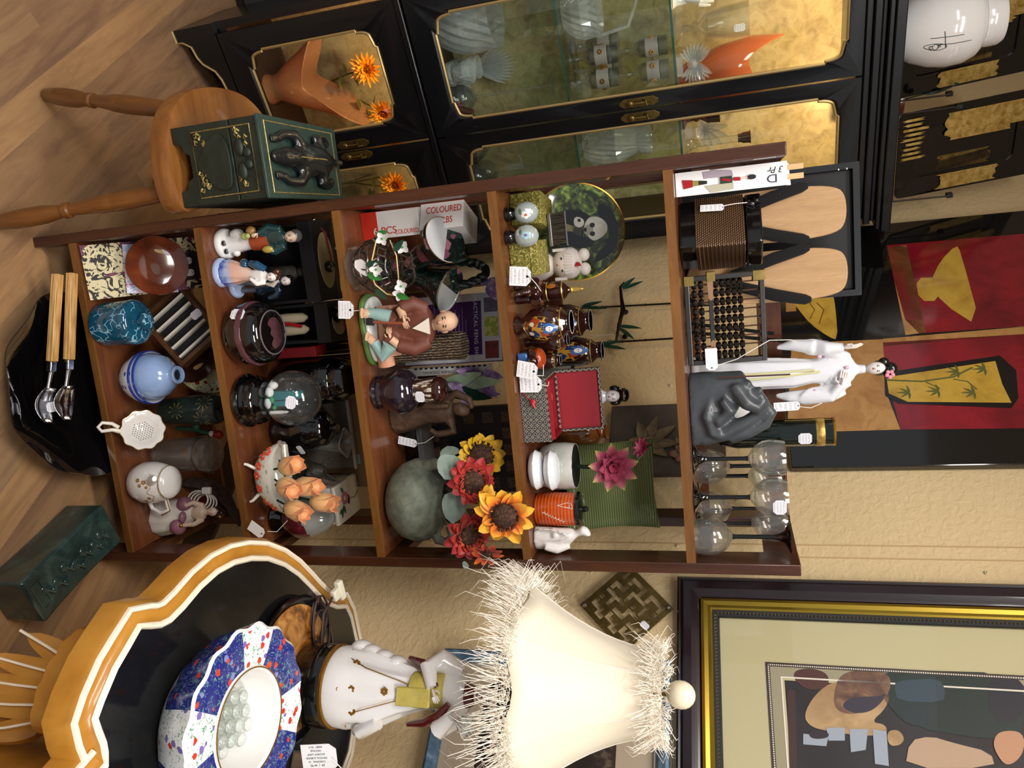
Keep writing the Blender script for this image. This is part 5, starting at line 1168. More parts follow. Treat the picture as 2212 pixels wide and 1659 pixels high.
b.make('robe', SEA, T, remesh=.0026)
b = B(); b.ball((-.001, -.006, .354), (.0125, .014, .018)); b.ball((-.001, -.0195, .352), (.0018, .003, .0035), None, 8, 6); b.make('head', PALE, T); face(T, (-.001, -.006, .354), (.0125, .014, .018), 0)
b = B(); b.ball((.0, .002, .362), (.0155, .014, .017)); b.ball((.003, .002, .383), (.014, .012, .012)); b.ball((-.012, -.001, .37), (.009, .01, .01)); b.ball((.012, .0, .378), (.01, .01, .01)); b.make('hair', BLACK, T)
b = B()
for j in range(5): a = j * 2 * pi / 5; b.ball((.012 + .0055 * cos(a), -.014, .378 + .0055 * sin(a)), (.004, .002, .004), None, 8, 6)
b.make('hair_flower', plain('pink_flower', '#d88a9a', .3), T)
b = B(); hand(b, (-.046, -.02, .292), (-.02, -.1, 1), (1, -.4, 0), .04, spread=.15); b.make('hand', PALE, T); b = B(); hand(b, (.03, -.024, .287), (-1, -.1, .3), (0, -1, 0), .034); b.make('hand', PALE, T)
b = B()
for pts in ([(.006, -.0265, .02), (.01, -.0265, .1), (.006, -.0245, .18), (0, -.022, .25)], [(-.006, -.0275, .015), (-.002, -.0265, .12), (-.004, -.0235, .24)]): b.tube(pts, .0022, 6)
b.make('yellow_ribbon', plain('pale_yellow', '#d6d29a', .2, coat=.4), T)
b = B()
for x, z in ((-.006, .3), (.008, .296), (-.03, .25), (.038, .24)): b.ball((x, -.021, z), (.004, .002, .005), None, 8, 6)
b.make('painted_blossom', plain('pale_pink', '#d8b4c4', .2), T)
price_tag(T, (.068, -.02, .16), (0, -.03, 0), .018, .05, [(.068, -.02, .206), (.072, -.02, .23), (.06, -.012, .262), (.05, -.008, .272)])

T = on(5, 'black_glass_vase', 'black fluted glass vase with gold band and footed stem beside wine glasses', 'vase', .56, .238, 0)
b = B(); b.lathe([(0, 0), (.024, 0), (.024, .004), (.008, .01), (.0075, .018), (.013, .022), (.0075, .028), (.009, .036), (.018, .044), (.025, .056), (.0275, .075), (.0285, .12), (.0287, .276), (.0265, .276), (.026, .1), (0, .05)], 48); 
b.make('body', plain('black_green_glass', '#06100b', .04, coat=.8), T)
b = B()
for k in range(20): a = 2 * pi * k / 20; b.tube([(.0215 * cos(a), .0215 * sin(a), .05), (.0282 * cos(a), .0282 * sin(a), .085), (.0288 * cos(a), .0288 * sin(a), .145)], [.0018, .0022, .0008], 6)
b.make('fluting', BLACK, T)
B().lathe([(.0286, .24), (.0294, .241), (.0294, .256), (.0286, .257)], 48, caps=False).make('gold_band', GLEAF, T); B().lathe([(.0286, .272), (.0294, .273), (.0294, .277), (.0262, .278), (.0262, .275)], 48, caps=False).make('gold_rim', GOLD, T)
sticker(T, (.006, -.0295, .205), (0, 0, .2), .024, .026)
BST = plain('black_stem_glass', '#050506', .04, coat=.8); WG = 'black stemmed wine glasses on the top shelf'
def bwg(x, y, inv, lab, lastone=False):
    T = on(5, 'wine_glass', lab, 'wine glass', x, y, 0, WG); h = .172
    f = (lambda L: [(r, h - z) for r, z in L]) if inv else (lambda L: L)
    B().lathe(f([(0, 0), (.031, 0), (.031, .0015), (.012, .01), (.006, .022), (.0042, .03), (.0042, .098), (.0055, .104), (0, .104)]), 32).make('stem', BST, T)
    B().lathe(f([(.0, .1045), (.007, .1045), (.012, .108), (.024, .115), (.0335, .13), (.0365, .146), (.0345, .163), (.0325, .172), (.0315, .172), (.0335, .162), (.0355, .146), (.0325, .131), (.023, .117), (.011, .111), (0, .1105)]), 40).make('bowl', CLEAR, T)
    return T
bwg(.574, .1, False, 'upright black stemmed wine glass next to the black vase')
bwg(.655, .247, False, 'upright black stemmed wine glass second from the vase, behind the stickered one')
t = bwg(.639, .06, False, 'upright black stemmed wine glass with a price sticker on its bowl'); sticker(t, (.008, -.036, .143), (0, 0, .2), .03, .024); 
bwg(.71, .108, False, 'upright black stemmed wine glass closest to the right post')
bwg(.61, .17, True, 'upturned black stemmed wine glass near the black vase')
bwg(.712, .2, True, 'upturned black stemmed wine glass in the middle of the back row')
bwg(.707, .031, True, 'upturned black stemmed wine glass in front by the right post')

# ------------------------------------------------------------------ fourth shelf
def prof_r(prof, z):
    for (r0, z0), (r1, z1) in zip(prof, prof[1:]):
        if min(z0, z1) - 1e-9 <= z <= max(z0, z1) + 1e-9 and abs(z1 - z0) > 1e-9: return r0 + (r1 - r0) * (z - z0) / (z1 - z0)
    return prof[-1][0]
def decal(P, prof, outl, mat, name, off=.0005, sx=1, sy=1, mk=True, bb=None):
    """painted patch lying on a turned body; outline in (angle from the front, height)"""
    ca = sum(p[0] for p in outl) / len(outl); cz = sum(p[1] for p in outl) / len(outl); n = len(outl); b = bb or B(); vs = []
    for k in (0.02, .35, .7, 1):
        for a, z in outl:
            aa = ca + (a - ca) * k; zz = cz + (z - cz) * k; r = prof_r(prof, zz) + off; vs.append((r * sin(aa) * sx, -r * cos(aa) * sy, zz))
    b.add(vs, [(i * n + j, i * n + (j + 1) % n, (i + 1) * n + (j + 1) % n, (i + 1) * n + j) for i in range(3) for j in range(n)] + [tuple(range(n))])
    return b.make(name, mat, P, smooth=60) if mk else b
def ell(a, z, ra, rz, n=14, rot=0): return [(a + ra * cos(q) * cos(rot) - rz * sin(q) * sin(rot) * ra / rz, z + rz * sin(q) * cos(rot) + ra * cos(q) * sin(rot) * rz / ra) for q in [2 * pi * i / n for i in range(n)]]
def rib(P, prof, pts, mat, name, r=.0008, off=.0004, closed=False):
    B().tube([((prof_r(prof, z) + off) * sin(a), -(prof_r(prof, z) + off) * cos(a), z) for a, z in pts], r, 5, closed=closed).make(name, mat, P)
FRB = glass('frosted_bottle', '#c3cdcb', .2, 1.4, .3, .55)
for x, y, rz, lab, cols in ((.065, .052, .2, 'small frosted snuff bottle painted with a white lily on a black stand', ('#e8e6ea', '#b8602c')), (.109, .038, -.1, 'small frosted snuff bottle painted with blue birds on a black stand', ('#9cc0cc', '#6a5a90'))):
    T = on(4, 'painted_bottle', lab, 'bottle', x, y, rz, 'inside painted bottles')
    B().lathe([(0, 0), (.0135, 0), (.0145, .003), (.0125, .006), (.0145, .010), (.012, .014), (.0105, .018), (.011, .02), (0, .02)], 28).make('stand', BLACK, T)
    pr = [(.006, .0195), (.014, .023), (.0195, .032), (.021, .043), (.0185, .053), (.012, .061), (.004, .0645), (.0001, .065)]
    o = B().lathe(pr, 32).make('bottle_body', FRB, T)
    b = B()
    for k in range(5): a = k * 2 * pi / 5; decal(o, pr, ell(.05 + .22 * cos(a), .045 + .0055 * sin(a), .17, .004, 10, a), None, '', .0006, mk=False, bb=b)
    b.make('painted_petals', plain('bottle_paint', cols[0], .3), o)
    decal(o, pr, ell(.05, .045, .12, .003), plain('bottle_paint_dark', cols[1], .3), 'painted_centre', .0009)
    decal(o, pr, ell(-.3, .034, .3, .003, 12, .5), plain('bottle_green', '#4c6a50', .3), 'painted_leaf', .0007)
    decal(o, pr, [(-.5, .044), (-.1, .046), (-.1, .056), (-.5, .055)] if x < .09 else [(-.6, .026), (.0, .0255), (0, .032), (-.6, .032)], TAGB, 'price_sticker', .0011)
BRO = swirl('gold_brocade', '#5f5a1e', '#b5aa5a', 55, .5, .13, .6); BRO2 = swirl('gold_brocade_top', '#6a6424', '#c2b664', 60, .5, .13, .55)
def bbox_(x, y, rz, w, d, h, lab):
    T = on(4, 'brocade_box', lab, 'box', x, y, rz)
    b = B(); b.bx(-w / 2, w / 2, -d / 2, d / 2, 0, h * .72); b.make('base', BRO, T, bevel=.0015)
    b = B(); b.bx(-w / 2 - .001, w / 2 + .001, -d / 2 - .001, d / 2 + .001, h * .72, h); b.make('lid', BRO2, T, bevel=.0015)
bbox_(.151, .1, .03, .064, .096, .056, 'gold and green brocade box in front of the white doll')
bbox_(.062, .138, -.15, .062, .1, .062, 'gold and green brocade box behind the small painted bottles')
T = on(4, 'bristle_comb', 'silver backed comb with dense dark bristles standing on the brocade boxes', 'comb', .1, .135, .05); T.location.z += .063
b = B(); b.bx(-.033, .033, -.007, .007, 0, .008); b.make('silver_back', plain('dull_silver_comb', '#85827e', .35, .8), T, bevel=.002)
b = B(); random.seed(9)
for k in range(150): x = random.uniform(-.031, .031); y = random.uniform(-.005, .005); b.tube([(x, y, .007), (x + random.uniform(-.003, .003), y + random.uniform(-.003, .003), .035)], .0007, 4)
o = b.make('bristles', plain('bristle', '#4c4438', .7), T); o['kind'] = 'stuff'
b = B(); b.bx(-.034, .034, -.003, -.0015, .0355, .038); b.make('bristle_tip_bar', plain('tip_bar', '#8b8d92', .4, .5), T)

# panda plate
T = on(4, 'collector_plate', 'large round plate with a mother and baby panda leaning at the back', 'plate', .108, .236, 0)
PLG = blotch('plate_foliage', [(0.3, '#12160e'), (0.46, '#2c3620'), (0.56, '#5a6c30'), (0.66, '#8fa852'), (0.8, '#3a4a26')], 34, .12, 6, 1.4, coat=.7)
lean = radians(-12); Rp = .101
pp = [(.0, -.001), (.06, -.001), (.075, .0), (.1, .012), (.101, .0125), (.1, .0145), (.074, .003), (.0, .002)]
b = B(); b.lathe([(r, z) for r, z in pp[:3]] + [(.1, .010), (.101, .0115), (.1, .0135), (.074, .003), (0, .002)], 72); pl = b.make('plate_body', PLG, T, (0, 0, .101), (pi / 2 + lean, 0, 0), smooth=60)
B().lathe([(.0995, .0105), (.102, .0115), (.102, .0135), (.0995, .0142)], 72, caps=False).make('gilt_rim', GOLD, pl)
def pp_(poly, mat, name, off, it=2):
    poly = smoothpoly(poly, it) if it else poly
    def zz(x, y): r = hypot(x, y); return max(.002, .003 + (r - .074) * .4) if r > .07 else .002
    n = len(poly); cx = sum(p[0] for p in poly) / n; cy = sum(p[1] for p in poly) / n; b = B(); vs = []
    for k in (.05, .5, 1): vs += [(cx + (x - cx) * k, cy + (y - cy) * k, zz(cx + (x - cx) * k, cy + (y - cy) * k) + off) for x, y in poly]
    b.add(vs, [(i * n + j, i * n + (j + 1) % n, (i + 1) * n + (j + 1) % n, (i + 1) * n + j) for i in range(2) for j in range(n)] + [tuple(range(n))]); return b.make(name, mat, pl, smooth=60)
PBK = plain('panda_black', '#0d0d0d', .15, coat=.7); PWH = blotch('panda_white', [(0.3, '#a9a79c'), (0.6, '#c4c2b6'), (0.8, '#d4d2c6')], 40, .2, 4, .3, coat=.6)
PTN = blotch('panda_belly', [(0.3, '#6a6048'), (0.6, '#8c8264'), (0.8, '#a29a80')], 40, .2, 4, .3, coat=.6)
# (x right, y up) on the plate
PBG = blotch('plate_shadow', [(0.3, '#050604'), (0.6, '#0c0f0a'), (0.8, '#1a2014')], 30, .12, 5, 1, coat=.7)
pp_([(-.04, .02), (-.06, .06), (-.02, .088), (.03, .086), (.06, .06), (.07, .02), (.04, .0), (0, .01)], PBG, 'dark_foliage', .0002)
pp_([(-.052, -.07), (-.03, -.075), (-.02, -.06), (-.02, -.04), (-.035, -.03), (-.055, -.045)], PBK, 'panda_leg', .0006); pp_([(.02, -.06), (.045, -.05), (.05, -.03), (.03, -.015), (.012, -.03)], PBK, 'panda_leg', .0006)
pp_([(-.028, -.06), (.014, -.06), (.022, -.03), (.014, -.008), (-.02, -.01), (-.03, -.03)], PTN, 'panda_belly', .0005)
pp_([(-.05, -.02), (-.045, .012), (-.03, .034), (-.012, .03), (-.01, .01), (-.02, -.025), (-.04, -.03)], PBK, 'panda_arm', .0009); pp_([(-.004, -.028), (.012, -.03), (.035, -.005), (.034, .03), (.018, .036), (.006, .0), (-.004, -.01)], PBK, 'panda_arm', .0009)
pp_([(-.03, .03), (-.028, .05), (-.012, .066), (.006, .064), (.018, .048), (.022, .032), (.006, .02), (-.006, .015), (-.02, .02)], PWH, 'panda_head', .0011)
for x, y in ((-.012, .034), (.006, .033)): pp_([(x - .005, y - .005), (x + .004, y - .006), (x + .006, y + .004), (x - .004, y + .006)], PBK, 'panda_eye_patch', .0015)
pp_([(-.014, .018), (.004, .014), (.01, .026), (.002, .036), (-.012, .034)], plain('panda_muzzle', '#8f8b7e', .2, coat=.6), 'panda_muzzle', .0013); pp_([(-.008, .016), (.0, .015), (.001, .021), (-.007, .022)], PBK, 'panda_nose', .0018)
pp_([(-.034, -.002), (-.028, .016), (-.014, .018), (-.008, .006), (-.016, -.006)], PWH, 'cub_head', .0013); pp_([(-.028, .004), (-.022, .003), (-.02, .01), (-.027, .011)], PBK, 'cub_eye_patch', .0017); pp_([(-.014, -.004), (.0, -.006), (.008, .004), (-.004, .014), (-.012, .008)], plain('cub_fur', '#2a2620', .4), 'cub_body', .0012)
for s_ in (-1, 1): pp_([(s_ * .024 - .006, .058), (s_ * .024 + .006, .056), (s_ * .026 + .006, .068), (s_ * .026 - .005, .069)], PBK, 'panda_ear', .0010)

# white doll
T = on(4, 'clay_doll', 'white bisque doll with a fringe, hair buns and a tiny red bow', 'doll', .17, .168, .05)
b = B(); b.stack([(0, 0, 0, .028, .022), (.02, 0, 0, .032, .024), (.04, 0, 0, .03, .022), (.055, 0, 0, .022, .018), (.062, 0, 0, .014, .013)], 28)
b.make('robe', MATTE_W, T)
b = B(); b.ball((0, 0, .086), (.031, .028, .028), None, 28, 18); b.make('head', plain('doll_face', '#e2d2c8', .5), T)
b = B(); b.ball((0, .003, .094), (.0325, .0285, .0255), None, 28, 18)
for sx in (-1, 1): b.ball((sx * .0145, .002, .1245), (.0135, .012, .012)); b.box((sx * .0295, -.008, .076), (.006, .016, .024))
hr = b.make('hair', MATTE_W, T)
b = B(); 
for k in range(7): x = -.018 + k * .006; b.tube([(x, -.0262 + abs(x) * .2, .088), (x * .95, -.0285 + abs(x) * .22, .096), (x * .85, -.0255 + abs(x) * .2, .104)], .0035, 6)
b.make('fringe_hair', MATTE_W, T)
b = B()
for sx in (-1, 1): b.ball((sx * .0125, -.0268, .083), (.003, .0015, .0016), None, 8, 6)
b.make('painted_eyes', INK, T); b = B(); b.ball((0, -.0285, .0735), (.0016, .001, .0018), None, 8, 6); b.make('painted_mouth', RED, T)
b = B(); b.prism([(-.002, .112), (.006, .108), (.006, .122), (-.002, .118)], -.0235, -.0205, 'y'); b.make('red_bow', RED, T)
b = B(); b.tube([(-.012, -.0185, .05), (0, -.022, .04), (.012, -.02, .03)], .0006, 5); b.make('painted_collar', INK, T)

# brown and gilt ware
BRN = plain('brown_stoneware_glaze', '#2e1512', .12, coat=.6); BRW = blotch('moriage_brown', [(0.42, '#2e1512'), (0.5, '#6a3a22'), (0.56, '#a8863c'), (0.62, '#33170f')], 70, .2, 3, 1.5, coat=.4)
SGO = plain('moriage_gold', '#b89a4e', .3, .6); SOR = plain('satsuma_orange', '#9a3c16', .25, coat=.4); SBL = plain('satsuma_blue', '#35609e', .25, coat=.4); SNV = floral('satsuma_navy', '#22305e', ['#3a4a80', '#c8c2b0', '#22305e'], 240, .3, .25, '#22305e'); SCR = plain('satsuma_cream', '#cfc2a0', .3, coat=.3)
def vase_(k, x, y, rz, h, R, lab, portrait=True, fine=1):
    T = on(k, 'satsuma_vase', lab, 'vase', x, y, rz)
    pr = [(.0001, 0), (R * .5, 0), (R * .52, h * .03), (R * .38, h * .1), (R * .4, h * .14), (R * .8, h * .3), (R, h * .55), (R * .98, h * .68), (R * .78, h * .84), (R * .5, h * .91), (R * .46, h * .945), (R * .62, h * .985), (R * .62, h)]
    o = B().lathe(pr, 40).make('body', BRN, T)
    B().lathe([(R * .62, h), (R * .58, h * 1.002), (R * .42, h * .945), (R * .46, h * .9), (0.0001, h * .86)], 40).make('white_lining', WHITE, T)
    Q = lambda pts: [(a, z * h) for a, z in pts]
    if portrait:
        decal(o, pr, Q([(-.75, .42), (-.5, .22), (0, .18), (.55, .24), (.75, .42), (.65, .6), (.3, .74), (-.3, .76), (-.65, .6)]), plain('satsuma_ochre', '#b98a34', .3, coat=.4), 'painted_robe', .0004)
        decal(o, pr, Q([(-.7, .4), (-.45, .24), (-.1, .22), (-.15, .42), (-.5, .52)]), SOR, 'painted_robe', .0008); decal(o, pr, Q([(.05, .22), (.5, .26), (.66, .42), (.3, .5), (.05, .4)]), SNV, 'painted_robe', .0008)
        decal(o, pr, Q([(-.4, .5), (-.12, .46), (-.05, .62), (-.35, .64)]), SNV, 'painted_robe', .0011); decal(o, pr, Q([(.12, .5), (.42, .54), (.36, .66), (.1, .62)]), SOR, 'painted_robe', .0011)
        decal(o, pr, Q([(-.28, .56), (-.32, .7), (-.1, .82), (.15, .8), (.26, .66), (.2, .56)]), SBL, 'painted_hood', .0013)
        decal(o, pr, [(a, z) for a, z in ell(-.02, h * .67, .15, h * .065)], PALE, 'painted_face', .0017)
        b = B()
        for a in (-.08, .04): decal(o, pr, ell(a, h * .68, .03, h * .008, 8), None, '', .0021, mk=False, bb=b)
        b.make('painted_eyes', INK, o)
        decal(o, pr, ell(-.3, h * .36, .13, h * .045), SCR, 'painted_medallion', .0012); decal(o, pr, ell(.3, h * .34, .13, h * .045), SCR, 'painted_medallion', .0012)
        rib(o, pr, Q([(-.75, .42), (-.5, .22), (0, .18), (.55, .24), (.75, .42), (.65, .6), (.3, .74), (-.3, .76), (-.65, .6)]), SGO, 'raised_outline', .0007, .0008, True)
    for k2 in range(5):
        a = -1.2 + k2 * .6; rib(o, pr, [(a + .12 * (i / 14) * cos(i * .6) , h * (.8 + .025 * (i / 14) * sin(i * .6))) for i in range(14)], SGO, 'raised_scroll', .0006)
    B().lathe([(R * .8, h * .83), (R * .815, h * .835), (R * .79, h * .845)], 40, caps=False).make('gilt_line', SGO, o)
    return T
T = vase_(4, .28, .05, .2, .112, .037, 'brown and gilt raised portrait vase at the front of the shelf'); sticker(T, (.004, -.033, .083), (-.5, 0, .2), .012, .018)
vase_(4, .292, .175, 0, .127, .038, 'taller brown portrait vase behind the front gilt vase'); vase_(4, .36, .205, -.2, .142, .032, 'tallest brown portrait vase with wide white mouth below the bamboo hanging')
vase_(4, .322, .115, .1, .088, .02, 'tiny brown vase squeezed between the larger portrait vases', False); vase_(4, .362, .112, 0, .07, .017, 'smallest brown vase with white mouth by the brocade box', False)
def elephant(T, s, top=True):
    b = B(); b.ball((0, .01 * s, .042 * s), (.026 * s, .036 * s, .024 * s)); b.ball((0, -.03 * s, .052 * s), (.018 * s, .018 * s, .018 * s))
    for x in (-.015, .015):
        for y in (-.012, .03): b.stack([(0, x * s, y * s, .0095 * s, .0105 * s), (.012 * s, x * s, y * s, .0085 * s, .009 * s), (.035 * s, x * s, y * s, .011 * s, .012 * s)], 12)
    b.tube([(0, -.042 * s, .05 * s), (0, -.056 * s, .042 * s), (.002 * s, -.062 * s, .03 * s), (.006 * s, -.066 * s, .02 * s), (.008 * s, -.074 * s, .016 * s)], [.012 * s, .0095 * s, .0075 * s, .0065 * s, .0055 * s], 10)
    for sx in (-1, 1): b.leaf((sx * .012 * s, -.03 * s, .062 * s), (sx * .03 * s, -.022 * s, .04 * s), .014 * s, .1, (0, -1, 0), 0, 8, .1, .6, .005 * s)
    o = b.make('body', BRN, T, remesh=.0016 * s * 1.2)
    b = B(); b.prism([(-.014 * s, .05 * s), (.014 * s, .05 * s), (.017 * s, .068 * s), (-.017 * s, .068 * s)], -.002 * s, .028 * s, 'y'); b.box((0, .012 * s, .046 * s), (.055 * s, .034 * s, .024 * s)); b.make('saddle_cloth', SOR, T, bevel=.003 * s)
    b = B()
    for sx in (-1, 1): b.tube([(sx * .0285 * s, -.006 * s, .036 * s), (sx * .0285 * s, .03 * s, .036 * s), (sx * .0285 * s, .03 * s, .057 * s), (sx * .0285 * s, -.006 * s, .057 * s)], .0009, 5, closed=True)
    for sx in (-1, 1): b.tube([(sx * .007 * s, -.046 * s, .045 * s), (sx * .01 * s, -.06 * s, .045 * s), (sx * .01 * s, -.068 * s, .05 * s)], [.003 * s, .0022 * s, .0008 * s], 6)
    b.make('gilt_trim', SGO, T)
    b = B(); b.ball((-.007 * s, -.046 * s, .058 * s), .0018 * s); b.ball((.007 * s, -.046 * s, .058 * s), .0018 * s); b.make('painted_eyes', WHITE, T)
    if top:
        pr = [(.0, .062), (.022, .062), (.024, .066), (.018, .072), (.0215, .085), (.022, .098), (.0205, .108), (.0215, .11), (.017, .116), (.009, .122), (.006, .127), (0, .127)]
        B().lathe([(r * s, z * s) for r, z in pr], 32, c=(0, .012 * s, 0)).make('pagoda_pot', BRN, T)
        b = B(); b.lathe([(.006 * s, .126 * s), (.0085 * s, .131 * s), (.006 * s, .136 * s), (.007 * s, .142 * s), (.0045 * s, .148 * s), (.005 * s, .154 * s), (.0, .16 * s)], 16, c=(0, .012 * s, 0)); b.make('gilt_finial', SGO, T)
        for z in (.072, .1085): B().lathe([(.0215 * s, z * s), (.0228 * s, (z + .001) * s), (.0215 * s, (z + .003) * s)], 32, c=(0, .012 * s, 0), caps=False).make('gilt_line', SGO, T)
        decal(T, [(r * s, z * s) for r, z in pr], ell(-.5, .088 * s, .3, .012 * s), plain('amber_panel', '#9a5a1c', .3), 'painted_panel', .0005)
T = on(4, 'elephant_teapot', 'brown and gilt elephant pot with pagoda lid and price tag', 'figurine', .219, .078, -.12); elephant(T, .84)
price_tag(T, (-.03, -.072, .008), (0, .12, .1), .036, .042, [(-.027, -.073, .046), (-.01, -.075, .06), (.002, -.05, .062)])
T = on(4, 'elephant_figurine', 'smaller brown elephant with blue and cream panels beside the brocade jewel box', 'figurine', .348, .052, .1); elephant(T, .62, False)
for x, c in ((-.009, SBL), (.011, SCR)): b = B(); b.box((x, -.02, .012), (.017, .006, .02)); o = b.make('painted_panel', c, T, bevel=.003); 
b = B(); b.ball((.0, .0, .04), (.022, .022, .014)); b.make('dome_saddle', SOR, T)
price_tag(T, (.004, -.052, .008), (0, .25, .1), .034, .04, [(.026, -.031, .038), (.03, -.02, .05), (.01, -.01, .05)])
# brocade chest
OCT = NT('octagon_brocade')
_v = OCT.obj(); _d = OCT.vor(_v, 85, 'F1', 'Distance', 0.0); _e = OCT.noise(_v, 300, 3)
OCT = OCT.set(OCT.mix(OCT.math('GREATER_THAN', OCT.math('ADD', OCT.math('FRACT', OCT.math('MULTIPLY', _d, 3.2)), OCT.math('MULTIPLY', OCT.math('SUBTRACT', _e, .5), .5)), .55), '#26252c', '#8a8578'), .6)
T = on(4, 'brocade_chest', 'open octagon patterned brocade chest lined in red holding orange balls', 'box', .449, .03, .02); w = .064; d = .085; h = .055
b = B(); b.bx(-w, w, 0, .004, 0, h); b.bx(-w, w, d - .004, d, 0, h); b.bx(-w, -w + .004, .004, d - .004, 0, h); b.bx(w - .004, w, .004, d - .004, 0, h); b.bx(-w, w, .004, d - .004, 0, .004); b.make('base', OCT, T, smooth=0)
RLN = plain('red_lining', '#8e1020', .6); b = B(); b.bx(-w + .004, w - .004, .004, .0055, .004, h + .008); b.bx(-w + .004, w - .004, d - .0055, d - .004, .004, h + .008); b.bx(-w + .004, -w + .0055, .0055, d - .0055, .004, h + .008); b.bx(w - .0055, w - .004, .0055, d - .0055, .004, h + .008); b.bx(-w + .0055, w - .0055, .0055, d - .0055, .004, .006); b.make('red_lining', RLN, T, smooth=0)
b = B(); b.bx(-w, w, .004, .012, 0, .092); l = b.make('lid', OCT, T, (0, d - .004, h), (radians(-8), 0, 0), 0); b = B(); b.bx(-w + .004, w - .004, .0025, .004, .004, .088); b.make('red_lining', RLN, l, smooth=0)
b = B(); frame(b, -w, w, 0, .092, .004, -.004, .004); b.make('lid_rim', OCT, l, smooth=0)
RIB = plain('red_ribbon', '#a8202c', .4); b = B(); b.tube([(-.04, -.001, .004), (-.03, -.004, .014), (-.022, -.006, .024)], .003, 6, flat=.3); b.ball((-.019, -.0055, .027), (.007, .004, .006)); b.tube([(-.019, -.008, .026), (-.008, -.007, .03)], .003, 6); b.make('ribbon_knot', RIB, T)
price_tag(T, (-.056, -.005, .004), (0, .04, .0), .032, .044, [(-.054, -.006, .046), (-.05, -.005, .06), (-.056, .004, .06)])
OB = plain('orange_ball', '#c2592a', .25, coat=.3)
for x, y, r, lab in ((-.019, .038, .025, 'glossy orange ball in the middle of the open brocade chest'), (.0325, .044, .0235, 'glossy orange ball at the right end of the open brocade chest'), (-.044, .066, .011, 'partly hidden orange ball at the left end of the brocade chest')):
    o = B(); o.ball((0, 0, 0), r, None, 32, 20); o = o.make('meditation_ball', OB, None, Vector(T.location) + Vector((x, y, r + .0062 + (.0 if r > .02 else .02)))); tag(o, lab, 'ball')
T = on(4, 'folded_card', 'small dark edged card with handwriting beside the brocade chest', 'card', .402, .13, .1)
b = B(); b.bx(-.022, .022, -.001, .001, 0, .085); b.make('card', inked('card_writing', '#6e6a5c', '#1e1c18', 5), T, None, (-.12, 0, 0), 0); b = B(); b.bx(-.024, .024, .0015, .004, 0, .092); b.make('backing', BLACKM, T, None, (-.12, 0, 0), 0)
# geisha figurine
T = on(4, 'kimono_figurine', 'white porcelain kimono lady with black upswept hair behind the red lid', 'figurine', .459, .21, -.05)
b = B(); b.stack([(0, 0, 0, .04, .03), (.03, -.004, 0, .04, .028), (.07, -.012, 0, .036, .026), (.1, -.004, 0, .036, .024), (.122, .004, 0, .03, .02), (.134, .003, 0, .014, .013), (.144, .001, 0, .0095, .0095)], 28, 0, .02, 7); b.tube([(-.02, 0, .124), (-.044, -.006, .09), (-.046, -.014, .06)], [.013, .016, .018], 12); b.make('robe', SEA, T, remesh=.003)
b = B(); b.ball((.001, -.005, .156), (.013, .0135, .0165)); b.ball((.001, -.018, .154), (.0016, .0028, .003), None, 8, 6); b.make('head', PALE, T); face(T, (.001, -.005, .156), (.013, .0135, .0165), 0)
b = B(); b.ball((.001, .004, .165), (.0185, .015, .0155)); b.ball((.001, .004, .18), (.0155, .013, .011)); b.ball((-.014, .002, .16), (.007, .01, .012)); b.ball((.016, .002, .16), (.007, .01, .012)); b.make('hair', BLACK, T); b = B(); b.bx(-.008, .01, -.0105, -.008, .179, .182); b.make('hair_comb', plain('tan_comb', '#8a5a3a', .4), T)
T = on(4, 'brown_jar', 'small amber brown jar with red ribbon peeping over the red lid', 'jar', .543, .225, 0)
B().lathe([(0, 0), (.025, 0), (.034, .04), (.036, .08), (.028, .11), (.015, .12), (.013, .127), (.019, .135), (.017, .136), (.01, .128), (0, .12)], 32).make('body', plain('amber_brown_glaze', '#7a4a1e', .15, coat=.5), T)
b = B(); b.tube([(-.03, -.014, .095), (-.016, -.02, .115), (.004, -.017, .122)], .005, 8, flat=.35); b.make('ribbon', RIB, T)
# pebbles, lotus pot, plate, tin, carving
MIR = NT('mirror_white').set('#dfe4ea', .06, coat=1, metal=.0, spec=.8)
for k, (z, x) in enumerate(((.0, .574), (.0315, .5755))):
    o = B(); o.lathe([(0, 0), (.022, .001), (.036, .007), (.041, .0155), (.036, .025), (.022, .0305), (0, .0315)], 40, sy=.8); o = o.make('porcelain_pebble', MIR, None, (x, .045, SZ[4] + z + .0006)); tag(o, 'glossy white porcelain pebble, ' + ('lower of the stacked pair' if k == 0 else 'upper of the stacked pair'), 'ornament')
T = on(4, 'lotus_pot', 'grey glazed pot with an artificial pink lotus on a dark stem', 'potted flower', .59, .124, 0)
B().lathe([(0, 0), (.03, 0), (.044, .012), (.05, .035), (.05, .06), (.0475, .08), (.047, .081), (.0445, .08), (.047, .05), (0, .045)], 40).make('pot', blotch('grey_pot_glaze', [(0.3, '#a9aaa4'), (0.6, '#bfc0b8'), (0.8, '#cfcfc6')], 20, .15, 4, .4, coat=.5), T)
B().lathe([(0, .074), (.0445, .074), (.0455, .0805), (.044, .08), (0, .0755)], 40).make('black_fill', BLACKM, T)
fc = W(1325, 1007, .10) - Vector(T.location); b = B(); b.tube([(0, 0, .076), (0, -.01, .1), (fc.x, fc.y + .006, fc.z)], .0045, 8); b.make('stem', plain('dark_stem_green', '#1e2a1c', .5), T)
def _lp():
    n = NT('lotus_petal'); v = n.n('ShaderNodeTexCoord'); sp_ = n.n('ShaderNodeVectorMath', operation='LENGTH'); n.l(v.outputs['Object'], sp_.inputs[0])
    return n.set(n.ramp(sp_.outputs['Value'], [(.0, '#b84a6a'), (.035, '#8e3a50'), (.044, '#9a5058'), (.054, '#8a9a4a')]), .5)
LOT = _lp()
